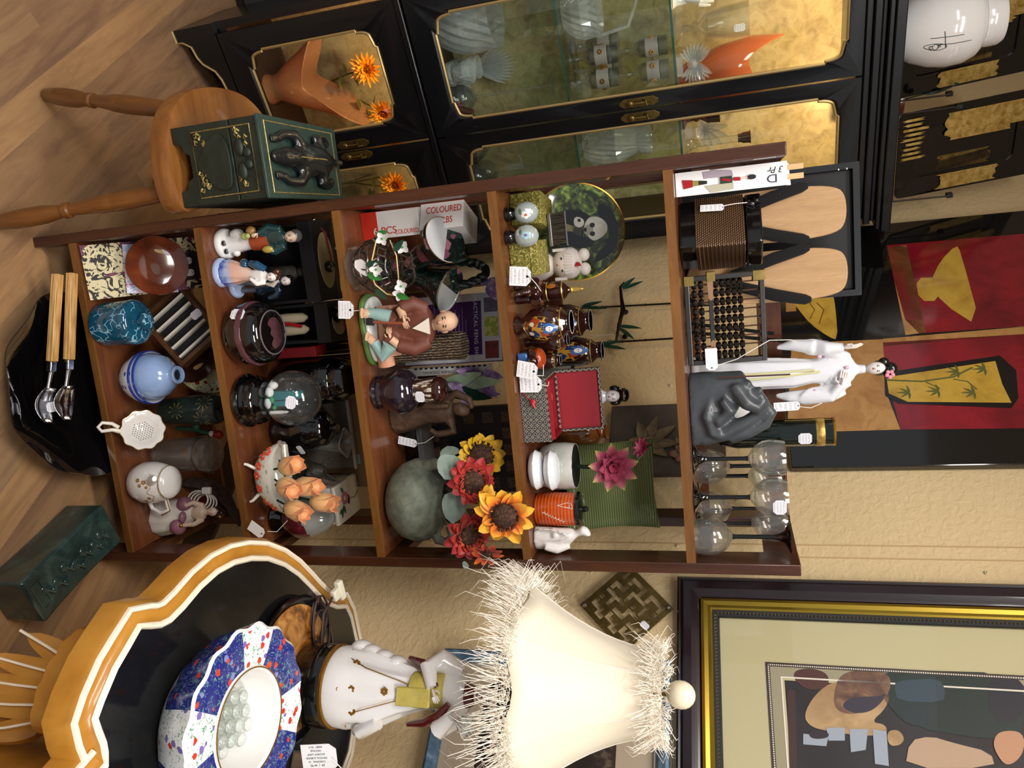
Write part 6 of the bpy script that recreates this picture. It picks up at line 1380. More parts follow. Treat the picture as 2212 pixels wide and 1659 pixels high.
def lotus(P, c, R, d, mat, tiers=3, name='flower_head'):
    D = Vector(d).normalized(); S = D.cross(Vector((0, 0, 1))).normalized(); U = S.cross(D); b = B()
    for cnt, L, op, ww in ((9, 1, 1.38, .24), (7, .72, 1.0, .24), (5, .42, .6, .3))[:tiers]:
        for i in range(cnt): a = 2 * pi * i / cnt + op * 2; r = S * cos(a) + U * sin(a); v = r * sin(op) + D * cos(op); b.leaf(tuple(r * R * .04), tuple(v * R * L), R * ww, .12, D, 0, 7, .5, .7)
    return b.make(name, mat, P, c)
lotus(T, fc, .054, (-.05, -1, .18), LOT)
bc = W(1388, 968, .12) - Vector(T.location); b = B(); b.tube([fc + Vector((.0, .012, .01)), (fc + bc) * .5 + Vector((.016, .02, .012)), bc + Vector((-.004, .01, .016)), bc], .0025, 6); b.make('stem', plain('olive_stem', '#4a5228', .5), T)
lotus(T, bc, .024, (-.4, -.6, -.5), LOT, 2, 'flower_bud')
bc2 = bc + Vector((-.018, .01, .03))
GP = NT('ribbed_green'); _w = GP.wave(GP.obj(), 62, 0, 1, 'Z', 0); GP.bump(_w, .6, .003); GP = GP.set(GP.ramp(_w, [(0.2, '#59663a'), (0.8, '#7d8b56')]), .25, coat=.4)
T = on(4, 'square_plate', 'square ribbed olive green plate with concave sides propped at the back', 'plate', .66, .236, 0)
n = 12; a_ = .102; ol = []
for k in range(4):
    c0 = [(-1, -1), (1, -1), (1, 1), (-1, 1)][k]; c1 = [(-1, -1), (1, -1), (1, 1), (-1, 1)][(k + 1) % 4]
    for i in range(n): t = i / n; s_ = sin(pi * t); x = c0[0] + (c1[0] - c0[0]) * t; z = c0[1] + (c1[1] - c0[1]) * t; ol.append((a_ * (x * (1 - .07 * s_) if c0[0] == c1[0] else x), a_ * (z * (1 - .07 * s_) if c0[1] == c1[1] else z), s_))
b = B(); b.loft([[(x * k, yy - .0 + .004 * (1 - s_) * kk, z * k) for x, z, s_ in ol] for k, yy, kk in ((.02, .006, 0), (.8, .006, 0), (.93, .004, -1), (1, -.002, -2), (1, .004, -2), (.8, .012, 0), (.02, .012, 0))]); p = b.make('plate_body', GP, T, (0, -.03, .135), (radians(-12), 0, 0), smooth=40); sticker(p, (-.03, .0, .03), (0, .2, 0), .014, .014)
for x in (-.06, .06): b = B(); b.tube([(x, -.035, 0), (x, -.035, .034), (x, .0, .032), (x, .03, .1), (x, .04, .0)], .002, 6); b.make('stand_wire', IRON, T)
T = on(4, 'tea_tin', 'orange ribbed tea tin with black lid, painted fan and white script', 'tin', .67, .08, 0)
ORT = NT('orange_lacquer'); _w = ORT.wave(ORT.obj(), 45, 1.2, 3, 'Z', 1); ORT.bump(_w, .35, .0012); ORT = ORT.set(ORT.ramp(_w, [(0.1, '#a83f10'), (0.8, '#d05a1e')]), .2, coat=.5)
pr = [(.0001, 0), (.032, 0), (.0345, .004), (.0352, .04), (.0345, .085)]
o = B().lathe(pr, 40).make('body', ORT, T); B().lathe([(.0001, .085), (.0362, .085), (.037, .088), (.036, .094), (.02, .097), (0, .098)], 40).make('lid', BLACK, T)
B().lathe([(0, .097), (.005, .097), (.0065, .102), (.005, .107), (0, .108)], 16).make('knob', BLACK, T)
b = B()
for pts in ([(-.55, .05), (-.35, .082), (-.62, .08), (-.72, .072), (-.55, .05)], [(-.5, .056), (-.42, .076), (-.6, .075)]): b.tube([((.0353) * sin(a), -(.0353) * cos(a), z) for a, z in [(p0[0] + (p1[0] - p0[0]) * i / 5, p0[1] + (p1[1] - p0[1]) * i / 5) for p0, p1 in zip(pts, pts[1:]) for i in range(6)]], .0005, 4)
random.seed(12)
for k in range(8):
    a = -.15 + k * .085; z = .022 + k * .0055
    b.tube([(.0354 * sin(a + .05 * dx), -.0354 * cos(a + .05 * dx), z + .003 * dz) for dx, dz in ((-1, .5), (0, 1), (.8, random.uniform(-.5, 1)), (.2, -.5), (-.6, random.uniform(-1, 0)), (.6, -1))], .0006, 4)
b.make('white_script', CREAM, o)
T = on(4, 'alabaster_carving', 'white alabaster carving of a cloaked leaning figure by the right post', 'carving', .72, .047, 0); T.scale = (.92, 1, 1)
b = B(); b.stack([(0, 0, 0, .026, .02), (.03, .0, 0, .025, .02, .1), (.055, -.002, 0, .022, .018, .15), (.075, -.006, 0, .017, .015, .15), (.085, -.01, -.002, .009, .01), (.09, -.014, -.003, .008, .009), (.1, -.02, -.004, .011, .0115), (.11, -.016, -.004, .01, .011), (.116, -.01, -.003, .004, .004)], 24)
b.tube([(.014, -.004, .07), (.02, -.014, .045), (.012, -.022, .022)], [.009, .011, .007], 10); b.tube([(-.012, -.004, .065), (-.022, -.012, .04), (-.01, -.02, .046)], [.008, .009, .006], 10); b.leaf((-.018, -.012, 0), (-.014, -.016, .075), .014, .1, (0, -1, 0), 0, 8, .6, .5, .006)
b.make('body', plain('alabaster', '#e3dfdc', .3, var=.05, sss=.15), T, remesh=.0028)

# ------------------------------------------------------------------ third shelf
CRED = plain('carton_red', '#c42a18', .45); CWH = plain('carton_white', '#dcdad8', .45); CGR = plain('carton_grey', '#9b9a98', .5)
def carton(x, y, z, rz, w, d, h, lab, tx, part_h):
    T = on(3, 'bulb_carton', lab, 'carton', x, y, rz, 'red and white bulb cartons'); T.location.z += z
    b = B(); b.bx(-w / 2, w / 2, -d / 2, d / 2, 0, h); b.make('carton_body', CWH, T, smooth=0, bevel=.0008)
    b = B(); b.bx(-w / 2 - .0003, w / 2 + .0003, -d / 2 - .0004, -d / 2 + .0001, 0, part_h); b.make('red_band', CRED, T, smooth=0)
    b = B(); b.bx(-w / 2 - .0004, -w / 2, -d / 2, d / 2, .0, h); b.make('red_side', CRED, T, smooth=0)
    for s_, size, px, pz, m, sx in tx: text(T, 'carton_lettering', s_, size, m, (px, -d / 2 - .0006, pz), (pi / 2, -pi / 2, 0), .0002, sx=sx)
carton(.053, .135, 0, .04, .055, .09, .128, 'red and white bulb carton lettered 6-PCS standing on the shelf', [('6', .021, .013, .03, CWH, 1.0), ('-PCS', .021, .013, .057, CRED, 1.0), ('COLOURED', .013, .018, .1, CRED, .75)], .036)
carton(.066, .138, .1285, -.42, .058, .086, .095, 'red and white bulb carton lettered COLOURED BULBS lying turned on the other carton', [('COLOURED', .02, -.012, .052, CRED, .72), ('BULBS', .02, .012, .052, CRED, .72)], .0)

WIRE = plain('black_silver_wire', '#6b655e', .3, .9, var=.6, sc=400)
T = on(3, 'wire_basket', 'silver wire basket on a glass foot trimmed with white enamel flowers', 'basket', .138, .036, .1)
B().lathe([(0, 0), (.045, 0), (.047, .003), (.044, .009), (.036, .012), (0, .01)], 36).make('glass_foot', CLEAR, T)
b = B()
for k in range(18):
    a = 2 * pi * k / 18; tw = .35
    b.tube([((.033 + .022 * sin(pi * min(1, t * .9))) * cos(a + tw * t), (.033 + .022 * sin(pi * min(1, t * .9))) * sin(a + tw * t), .012 + .075 * t) for t in [i / 7 for i in range(8)]], .0013, 5)
for z, r in ((.014, .034), (.035, .05), (.055, .0555), (.075, .05), (.087, .041)):
    b.tube([(r * cos(a) + .0015 * cos(9 * a), r * sin(a), z + .0015 * sin(9 * a)) for a in [i * 2 * pi / 36 for i in range(36)]], .0019, 5, closed=True)
b.make('wire_bowl', WIRE, T)
for dx in (-.012, .006, .02):
    b = B(); 
    for st in (-1, 1): b.tube([(dx + .028 * cos(q) + st * .0015 * cos(q * 12), -.01 - .018 * sin(q), .09 + .05 * sin(q) + st * .0015 * sin(q * 12)) for q in [i * pi / 20 for i in range(21)]], .0017, 6)
    b.make('twisted_handle', WIRE, T)
b = B(); gar = [(-.055, -.02, .06), (-.05, -.042, .075), (-.025, -.055, .07), (0, -.06, .06), (.03, -.055, .065), (.052, -.042, .08), (.06, -.02, .09)]
b.tube(gar, .0016, 6); b.tube([(-.05, -.03, .1), (-.02, -.045, .115), (.02, -.045, .112), (.05, -.03, .1)], .0015, 6); b.make('gold_cord', plain('gold_cord', '#c0ab78', .5, .4), T)
EN = plain('white_enamel', '#e6e4e4', .25, coat=.4); EG = plain('green_enamel', '#2f8a3c', .25, coat=.4); ED = plain('dark_green_enamel', '#124a3a', .25, coat=.4)
for k, (x, y, z) in enumerate(((-.055, -.03, .085), (0, -.064, .078), (-.035, -.036, .128), (.038, -.05, .118), (.055, -.036, .105))):
    b = B()
    for j in range(4): a = j * pi / 2 + .4 + k; b.leaf((x, y, z), (x + .0145 * cos(a), y - .004, z + .0145 * sin(a)), .006, .1, (0, -1, 0), 0, 6, .2, .5, .0008)
    o = b.make('enamel_flower', EN, T); b = B(); b.ball((x, y - .003, z), .0022); b.make('flower_eye', EG, o)
for k, (x, y, z, x2, z2, m) in enumerate(((-.062, -.026, .07, -.068, .1, EG), (-.01, -.062, .055, -.014, .095, ED), (.008, -.062, .055, .02, .09, EG), (.04, -.053, .062, .06, .088, ED), (.056, -.04, .1, .064, .13, EG), (-.03, -.042, .11, -.05, .138, ED))):
    b = B(); b.leaf((x, y, z), (x2, y - .006, z2), .0065, .1, (0, -1, 0), 0, 7, .2, .7, .0008); b.make('enamel_leaf', m, T)
b = B(); b.leaf((-.02, -.053, .03), (.012, -.05, .058), .012, .05, (0, -1, 0), 0, 7, .1, .4, .002); b.make('white_scrap', EN, T)

DKF = floral('dark_floral', '#101c1a', ['#7a4656', '#101c1a', '#9a6270', '#101c1a'], 30, .46, .1, '#22403a', .7, '#1a2a2a')
T = on(3, 'double_vase', 'dark floral double trumpet vase with an arched braided handle', 'vase', .15, .15, 0)
DI = plain('vase_lining_grey', '#b4b6b8', .2, coat=.4)
b = B(); b.stack([(0, 0, 0, .034, .026), (.01, 0, 0, .03, .024), (.03, 0, 0, .022, .018), (.055, 0, 0, .02, .018)], 24); b.make('foot', DKF, T)
for sx, end, lean in ((-1, (-.05, -.075, .185), 1), (1, (.052, -.02, .162), 1)):
    e = Vector(end); c0 = Vector((0, 0, .035)); d = (e - c0); pts = [c0 + d * t + Vector((0, 0, .012 * sin(pi * t))) for t in [i / 8 for i in range(9)]]; rad = [.018, .019, .021, .023, .026, .03, .036, .043, .049]
    bb = B(); bb.tube(pts, rad, 32); o = bb.make('trumpet', DKF, T, smooth=50)
    dn = d.normalized(); q = dn.to_track_quat('Z', 'Y')
    B().lathe([(.0485, -.001), (.049, .0015), (.0465, .0015), (.04, -.012), (.03, -.03), (.0001, -.034)], 32).make('lining', DI, o, tuple(e + dn * .0015), q.to_euler()); B().lathe([(.047, .001), (.0495, .002), (.0495, .0005)], 32, caps=False).make('gilt_rim', GOLD, o, tuple(e + dn * .0015), q.to_euler())
b = B()
for st in (0, 2.1, 4.2): b.tube([(.02 + .03 * cos(t) + .005 * cos(t * 9 + st), .01 + .005 * sin(t * 9 + st), .12 + .12 * sin(t)) for t in [i * pi / 26 for i in range(27)]], .0065, 8)
b.make('braided_handle', plain('dark_green_braid', '#16221f', .12, coat=.6), T)

T = on(3, 'monk_figurine', 'glazed figurine of a seated monk in brown robe resting against a tree stump', 'figurine', .27, .06, -.05)
b = B(); ol = smoothpoly([(-.075, -.02), (-.05, -.042), (0, -.04), (.05, -.03), (.074, -.01), (.07, .04), (.03, .05), (-.05, .05), (-.078, .02)], 2); b.prism([(x * 1.02, y * 1.03) for x, y in ol], 0, .012, 'z'); b.make('green_base', plain('moss_glaze', '#5a7a3c', .5), T, bevel=.004)
b = B(); b.prism([(x * .93, y * .93) for x, y in ol], .012, .019, 'z'); b.make('white_ground', plain('ground_glaze', '#dde2de', .5), T, bevel=.002)
PEA = blotch('peach_log', [(0.3, '#b98064'), (0.6, '#d19c80'), (0.8, '#dcb096')], 40, .55, 4, 1)
b = B(); b.tube([(-.05, .012, .045), (.055, .012, .045)], .026, 16); b.tube([(.02, -.01, .034), (.075, .0, .034)], .018, 14); b.make('peach_log', PEA, T, smooth=50)
BRK = NT('tree_bark'); _w = BRK.wave(BRK.obj(), 55, 4, 3, 'X', 3); BRK.bump(_w, 1, .005); BRK = BRK.set(BRK.ramp(_w, [(0.2, '#2a211b'), (0.55, '#6a5644'), (0.9, '#8a745c')]), .7)
b = B(); b.lathe([(.032, .0), (.029, .04), (.027, .1), (.028, .15), (.0285, .185), (.026, .189), (0, .187)], 30, 0, (.044, .03, .012), rip=.05, k=11); b.make('stump', BRK, T)
ROB = plain('monk_robe', '#6a3a2c', .55, var=.12); TRO = plain('pale_blue_trousers', '#8fb0ac', .55, var=.06); SKN = plain('monk_skin', '#cfa88a', .5)
b = B(); b.stack([(.055, -.006, .006, .042, .03), (.075, -.006, .004, .04, .03), (.1, -.004, .002, .037, .027), (.125, -.003, 0, .04, .025), (.14, -.003, 0, .035, .022), (.15, -.002, -.002, .015, .014)], 24)
b.tube([(-.036, 0, .135), (-.05, -.014, .11), (-.042, -.028, .088)], [.015, .017, .015], 12); b.tube([(.03, -.002, .135), (.042, -.014, .105), (.032, -.026, .075)], [.015, .017, .015], 12)
b.tube([(-.012, -.012, .06), (-.028, -.034, .066)], [.02, .016], 12); b.tube([(.012, -.012, .06), (.03, -.034, .06)], [.02, .016], 12)
b.make('robe', ROB, T, remesh=.003)
b = B(); b.tube([(-.026, -.034, .068), (-.034, -.04, .045), (-.037, -.042, .026)], [.015, .013, .0115], 14); b.make('trouser_leg', TRO, T); b = B(); b.tube([(.03, -.036, .062), (.05, -.034, .045), (.024, -.036, .028)], [.016, .015, .011], 14); b.make('trouser_leg', TRO, T)
for p, d in (((-.037, -.044, .025), (-.1, -1, -.1)), ((.02, -.038, .026), (-.6, -1, -.1))):
    b = B(); P_ = Vector(p); D_ = Vector(d).normalized(); b.tube([P_, P_ + D_ * .012, P_ + D_ * .022], [.0095, .010, .0085], 10, flat=.7); S_ = D_.cross(Vector((0, 0, 1)))
    for k in range(5): b.ball(P_ + D_ * (.026 - abs(k - 1.5) * .0012) + S_ * (k - 2) * .004, (.003, .0045, .003), None, 8, 6)
    b.make('bare_foot', SKN, T)
b = B(); b.stack([(.145, -.002, -.003, .012, .011), (.155, -.004, -.006, .0115, .0105), (.162, -.006, -.01, .0165, .0165), (.175, -.008, -.012, .0205, .021), (.188, -.009, -.011, .02, .0205), (.198, -.009, -.009, .014, .015), (.203, -.009, -.008, .004, .004)], 24); b.ball((-.008, -.033, .173), (.003, .004, .004), None, 8, 6)
for sx in (-1, 1): b.ball((-.008 + sx * .0205, -.01, .174), (.003, .0045, .007), None, 8, 6)
b.make('head', SKN, T); face(T, (-.008, -.012, .178), (.0205, .021, .024), 0, plain('monk_lips', '#9a5a4a', .5))
b = B(); b.prism([(-.018, .148), (.014, .148), (.0, .112)], -.029, -.024, 'y'); b.make('white_collar', CREAM, T)
b = B(); b.tube([(-.042, -.03, .09), (-.025, -.036, .098)], [.009, .008], 10); hand(b, (-.026, -.036, .098), (1, -.2, .25), (0, -1, .3), .026, curl=1.2); b.make('hand', SKN, T); b = B(); b.tube([(.032, -.028, .078), (.018, -.036, .066)], [.009, .008], 10); hand(b, (.018, -.036, .066), (-1, -.2, -.1), (0, -1, .2), .026, curl=1.2); b.make('hand', SKN, T)
b = B(); b.tube([(-.012, -.042, .098), (-.02, -.046, .03)], .0032, 8); b.make('axe_handle', plain('axe_wood', '#8a4a34', .5), T); b = B(); b.prism([(-.03, .022), (-.014, .02), (-.012, .036), (-.03, .038)], -.05, -.042, 'y'); b.make('axe_head', plain('axe_iron', '#2a2c34', .4, .4), T, bevel=.001)
price_tag(T, (-.05, -.064, -.03), (0, .1, 0), .036, .034, [(-.045, -.065, .002), (-.045, -.06, .02), (-.035, -.052, .034)])

PUR = plain('book_purple', '#45195e', .35)
T = on(3, 'book', 'purple and white feng shui paperback standing behind the monk figurine', 'book', .297, .248, radians(-13)); T.rotation_euler = (0, 0, radians(-13))
w, h, t_ = .078, .236, .016
b = B(); b.bx(-w, w, -t_ / 2 + .001, t_ / 2 - .001, .002, h - .002); b.make('pages', PAPER, T, smooth=0)
b = B(); b.bx(-w, w, -t_ / 2, -t_ / 2 + .001, 0, h); b.bx(-w, w, t_ / 2 - .001, t_ / 2, 0, h); cv = b.make('cover', plain('cover_grey', '#c9c6cc', .35), T, smooth=0)
b = B(); b.bx(w - .0005, w + .001, -t_ / 2, t_ / 2, 0, h); sp_ = b.make('spine', PUR, T, smooth=0)
b = B(); b.bx(-w + .018, w - .016, -t_ / 2 - .0004, -t_ / 2, .035, .19); b.make('purple_panel', PUR, cv, smooth=0)
text(cv, 'title', 'PRACTICAL FENG SHUI', .0125, PAPER, (.0, -t_ / 2 - .0007, .176), (pi / 2, 0, 0), .0001, space=1.15)
b = B(); random.seed(14)
for k in range(13):
    z = .05 + k * .0085; L = random.uniform(.06, .1); b.bx(.045 - L, .045, -t_ / 2 - .0007, -t_ / 2 - .0004, z, z + .0018)
b.make('blurb_lines', plain('blurb_lilac', '#8f78a8', .5), cv, smooth=0)
for x0, x1, m in ((-w + .012, -w + .045, blotch('photo_violet', [(0.3, '#3a3440'), (0.6, '#6a6276'), (0.8, '#8f8a98')], 40, .4)), (-.022, .022, blotch('photo_green', [(0.35, '#9aa830'), (0.5, '#c8c66a'), (0.7, '#6a4a1e')], 60, .4, 2, .5, interp='CONSTANT')), (w - .045, w - .006, blotch('photo_red', [(0.3, '#1a1214'), (0.5, '#7a2a24'), (0.65, '#7a2a24'), (0.75, '#3a3436')], 30, .4, 2, .5))):
    b = B(); b.bx(x0, x1, -t_ / 2 - .0005, -t_ / 2, .197, .229); b.make('cover_photo', m, cv, smooth=0)
text(sp_, 'spine_lettering', 'PRACTICAL FENG SHUI', .0085, PAPER, (w + .0013, 0, .165), (pi / 2, pi / 2, pi / 2), .0001); text(sp_, 'spine_lettering', 'SIMON BROWN', .007, PAPER, (w + .0013, 0, .075), (pi / 2, pi / 2, pi / 2), .0001)
T = on(3, 'book', 'white comb bound Chinese cooking book next to the purple paperback', 'book', .389, .228, radians(2))
b = B(); b.bx(-.0085, .0085, 0, .06, 0, .205); b.make('pages', PAPER, T, smooth=0); b = B(); b.bx(-.0092, .0092, -.001, .0, 0, .205); sp_ = b.make('spine', plain('spine_white', '#d8d6d2', .4), T, smooth=0)
text(sp_, 'spine_lettering', 'The Art of CHINESE COOKING', .0088, INK, (.002, -.0014, .1), (pi / 2, pi / 2, 0), .0001)
b = B()
for k in range(14): b.bx(-.0095, -.006, -.0018, -.0008, .02 + k * .013, .027 + k * .013)
b.make('comb_slot', INK, sp_, smooth=0)

PLM = plain('plum_glaze', '#1f1620', .08, coat=.8); DRP = NT('drip_glaze'); _w = DRP.noise(DRP.obj((1, 1, .25)), 120, 3); DRP = DRP.set(DRP.ramp(_w, [(0.42, '#2a1712'), (0.5, '#4a2c1e'), (0.56, '#c8c2b4')]), .15, coat=.6)
T = on(3, 'plum_vase', 'dark plum gourd shaped vase with white drip glaze neck and sticker', 'vase', .402, .06, 0)
B().lathe([(0, 0), (.034, 0), (.036, .005), (.033, .01), (.036, .016), (.034, .022), (.036, .027), (.04, .034), (.047, .05), (.0485, .062), (.045, .075), (.034, .088), (.026, .094)], 40).make('body', PLM, T)
B().lathe([(.026, .093), (.024, .1), (.0255, .12), (.026, .136)], 36, caps=False).make('drip_neck', DRP, T); B().lathe([(.026, .136), (.0275, .14), (.026, .15), (.021, .156), (.009, .157), (.007, .15), (0, .148)], 36).make('lip', plain('oxblood_lip', '#2c100c', .08, coat=.7), T); sticker(T, (.008, -.0275, .1), (0, .05, .25), .024, .02)

CRV = blotch('carved_walnut', [(0.3, '#3a2a20'), (0.6, '#57402f'), (0.8, '#6a5340')], 60, .6, 5, .8, nb=.2)
T = on(3, 'wood_carving', 'brown wooden carving of a bearded figure with raised arms and hanging price tag', 'carving', .468, .132, 0)
b = B(); b.stack([(0, 0, 0, .042, .03), (.02, 0, 0, .04, .028, 0, .06), (.05, .0, 0, .034, .025, .1, .06), (.085, -.004, 0, .026, .021, 0, .04), (.115, -.008, 0, .03, .02), (.135, -.01, 0, .026, .017), (.142, -.01, -.002, .011, .01), (.152, -.01, -.006, .014, .014), (.165, -.008, -.007, .0155, .0155), (.176, -.006, -.005, .011, .011), (.18, -.005, -.004, .004, .004)], 24, 0, 0, 8)
b.tube([(-.03, 0, .13), (-.045, -.008, .155), (-.03, -.01, .185), (-.01, -.008, .188)], [.011, .0095, .008, .006], 10); b.tube([(.016, 0, .13), (.04, -.006, .14), (.045, -.01, .1), (.03, -.02, .09)], [.011, .0095, .008, .006], 10); b.tube([(-.02, -.02, .14), (-.025, -.028, .09), (-.02, -.026, .07)], [.006, .009, .003], 8)
b.make('figure', CRV, T, remesh=.0026); price_tag(T, (.052, -.02, .012), (0, .25, 0), .018, .044, [(.062, -.021, .055), (.06, -.02, .075), (.045, -.012, .1)])

# silk irises
T = on(3, 'silk_iris_spray', 'purple and white artificial iris spray behind the plum vase', 'flowers', .43, .225, 0)
VIO = blotch('violet_petal', [(0.3, '#5a3a78'), (0.5, '#8a6aa0'), (0.7, '#d4c8d8')], 30, .5, 3, .4); PGN = plain('pale_green_leaf', '#a8c0a0', .5, var=.15)
b = B(); b.lathe([(0, 0), (.022, 0), (.026, .02), (.02, .05), (.014, .07), (.016, .075), (.012, .075), (0, .06)], 20); b.make('pot', plain('dark_pot', '#1a1c1a', .4), T)
for k, (px, tips) in enumerate((((1015, 845), ((965, 828), (1000, 880), (1060, 800), (1085, 850))), ((1040, 805), ((985, 800), (1075, 860), (1090, 815))))):
    c = W(px[0], px[1], .215) - Vector(T.location)
    b = B(); b.tube([(0, 0, .06), (c.x * .4, .01, c.z * .6 + .02), tuple(c)], .002, 6); b.make('stem', PLF, T)
    for q in tips: b = B(); e = W(q[0], q[1], .2) - Vector(T.location); b.leaf(tuple(c), tuple(e), .012, .1, (0, -1, .2), 0, 7, .3, .7, .0006); b.make('petal', VIO, T)
for a, c in (((.0, 0, .07), (.02, -.02, .22)), ((0, 0, .07), (-.04, -.02, .2)), ((-.01, 0, .1), (-.02, -.03, .25))): b = B(); b.leaf(a, c, .016, .15, (0, -1, 0), 0, 8, .2, .7, .0006); b.make('leaf', PGN if c[0] < 0 else DKGREEN, T)
T = on(3, 'silk_iris', 'single purple artificial iris behind the double trumpet vase', 'flower', .205, .262, 0)
c = W(1052, 615, .235) - Vector(T.location); b = B(); b.tube([(0, 0, 0), (0, 0, c.z * .6), tuple(c)], .002, 6); b.make('stem', PLF, T)
for q in ((1030, 592), (1078, 650), (1086, 602)): b = B(); e = W(q[0], q[1], .225) - Vector(T.location); b.leaf(tuple(c), tuple(e), .012, .1, (0, -1, .2), 0, 7, .3, .7, .0006); b.make('petal', VIO, T)
MRN = plain('maroon_cover', '#1e0f10', .5); SEAL = swirl('seal_script', '#2a1614', '#7a6048', 120, .5, .2, .5)
T = on(3, 'album', 'dark maroon album with gold seal stamps standing behind the sunflower jug', 'album', .59, .256, 0); T.location.z += .0016
b = B(); b.bx(-.105, .105, 0, .02, 0, .245); b.make('cover', MRN, T, None, (radians(-4), 0, 0), bevel=.001)
b = B()
for i in range(5):
    for j in range(5):
        if not (1 <= i <= 3 and 1 <= j <= 3): b.bx(-.092 + i * .04, -.066 + i * .04, -.0008, 0, .02 + j * .046, .046 + j * .046)
b.make('seal_stamps', SEAL, T, None, (radians(-4), 0, 0), 0)
b = B(); b.bx(-.045, .06, -.001, 0, .07, .17); o = b.make('title_plate', plain('teal_black', '#0c1a1c', .3), T, None, (radians(-4), 0, 0), 0)
b = B()
for pts in ([(-.03, .15), (-.015, .165), (-.005, .15), (-.02, .14), (-.002, .132)], [(.012, .15), (.02, .14), (.014, .13)]): b.tube([(x, -.0014, z) for x, z in pts], .0014, 5)
b.make('white_brush_mark', PAPER, o)
T = on(3, 'black_radio', 'low black box with a grey top edge beside the green jug', 'box', .553, .195, 0)
b = B(); b.bx(-.05, .05, -.03, .04, 0, .03); b.make('body', BLACK, T, bevel=.002); b = B(); b.bx(-.048, .048, -.028, .038, .03, .044); b.make('grey_top', plain('grey_plastic', '#6a6a6c', .4), T, bevel=.002)

# jug of sunflowers
JG = blotch('grey_green_clay', [(0.3, '#545a4e'), (0.5, '#697062'), (0.75, '#808676')], 50, .6, 8, .3, nb=.25)
T = on(3, 'clay_jug', 'round grey green clay jug with two handles holding artificial sunflowers', 'jug', .645, .072, 0)
B().lathe([(0, 0), (.04, 0), (.062, .012), (.082, .035), (.09, .06), (.086, .085), (.07, .106), (.054, .118), (.05, .124), (.052, .132), (.057, .136), (.054, .138), (.047, .132), (.045, .122), (0, .118)], 48).make('body', JG, T)
b = B(); b.tube([(-.072, -.01, .09), (-.084, -.014, .112), (-.082, -.018, .138), (-.078, -.02, .15)], [.014, .013, .0125, .011], 14); b.make('handle_stub', JG, T); b = B(); b.tube([(.068, -.012, .095), (.084, -.02, .105), (.089, -.022, .125), (.076, -.018, .138), (.056, -.012, .132)], [.011, .0105, .010, .010, .010], 14); b.make('handle', JG, T)
random.seed(21); b = B()
for k in range(70): a = random.uniform(0, 6.28); r = random.uniform(.01, .045); b.tube([(r * cos(a), r * sin(a), .122), (r * cos(a) + random.uniform(-.015, .015), r * sin(a) + random.uniform(-.015, .015), .135 + random.random() * .012), (r * cos(a + .5), r * sin(a + .5), .13)], .0011, 4)
o = b.make('moss', plain('grey_moss', '#4f4a3a', .9), T); o['kind'] = 'stuff'
T2 = thing('artificial_sunflowers', 'bunch of artificial red, orange and yellow sunflowers leaning from the clay jug', 'flowers', (.645, .072, SZ[3] + .14))
DISC = blotch('seed_disc', [(0.35, '#241610'), (0.55, '#4a2e1e'), (0.7, '#6a4a34')], 160, .8, 4, .4, nb=.8)
def petalmat(name, stops, R):
    n = NT(name); v = n.n('ShaderNodeTexCoord'); L = n.n('ShaderNodeVectorMath', operation='LENGTH'); n.l(v.outputs['Object'], L.inputs[0]); f = n.noise(v.outputs['Object'], 60, 3)
    return n.set(n.ramp(n.math('ADD', n.math('DIVIDE', L.outputs['Value'], R), n.math('MULTIPLY', n.math('SUBTRACT', f, .5), .35)), stops), .5, sheen=.2)
PRD = petalmat('red_petals', [(0.3, '#e08a4a'), (0.45, '#c8402e'), (0.9, '#9a1c22')], .05); POR = petalmat('flame_petals', [(0.35, '#b03a1c'), (0.55, '#e0701e'), (0.8, '#f0b02c')], .06); PYL = petalmat('gold_petals', [(0.3, '#d8941c'), (0.6, '#e8b82a'), (0.9, '#d8a81e')], .05)
def sunflower(px, y, R, d, mat, nP, disc, seed, tiers=2, w=.24):
    random.seed(seed); c = W(px[0], px[1], y) - Vector(T2.location); D = Vector(d).normalized(); S = D.cross(Vector((0, 0, 1))).normalized(); U = S.cross(D); b = B()
    for k in range(tiers):
        for i in range(nP):
            a = 2 * pi * i / nP + k * pi / nP + random.uniform(-.1, .1); r = S * cos(a) + U * sin(a); op = 1.42 - k * .28 + random.uniform(-.12, .12); v = r * sin(op) + D * cos(op); l = R * random.uniform(.85, 1.08) * (1 - .14 * k)
            tw = U * cos(a) - S * sin(a); b.leaf(tuple(r * R * disc * .7), tuple(r * R * disc * .7 + v * (l - R * disc * .7) + tw * R * random.uniform(-.1, .1)), R * w * random.uniform(.85, 1.15), random.uniform(-.2, .25), tuple(D + tw * random.uniform(-.4, .4)), 0, 8, random.uniform(.15, .5), .5)
    o = b.make('flower_head', mat, T2, c)
    bb = B(); bb.ball((0, 0, 0), (R * disc, R * disc, R * disc * .5), None, 24, 12)
    for k in range(60): a = random.uniform(0, 6.28); bb.tube([(R * disc * .92 * cos(a), R * disc * .92 * sin(a), 0), (R * disc * 1.12 * cos(a), R * disc * 1.12 * sin(a), R * disc * random.uniform(.2, .5))], .0011, 4)
    bb.make('seed_disc', DISC, o, tuple(D * R * disc * .15), D.to_track_quat('Z', 'Y').to_euler())
    bb = B(); bb.tube([(0, 0, .01), tuple(c * .5 + Vector((0, .02, 0))), tuple(c - D * .006)], .003, 6); bb.make('stem', PLF, T2)
sunflower((1022, 1040), .0, .05, (-.25, -1, .35), PRD, 12, .46, 1, 3); sunflower((1090, 1112), -.055, .062, (.05, -1, .15), POR, 9, .42, 2, 2, .22); sunflower((1012, 1155), -.03, .05, (.1, -1, .75), PRD, 12, .44, 3, 3)
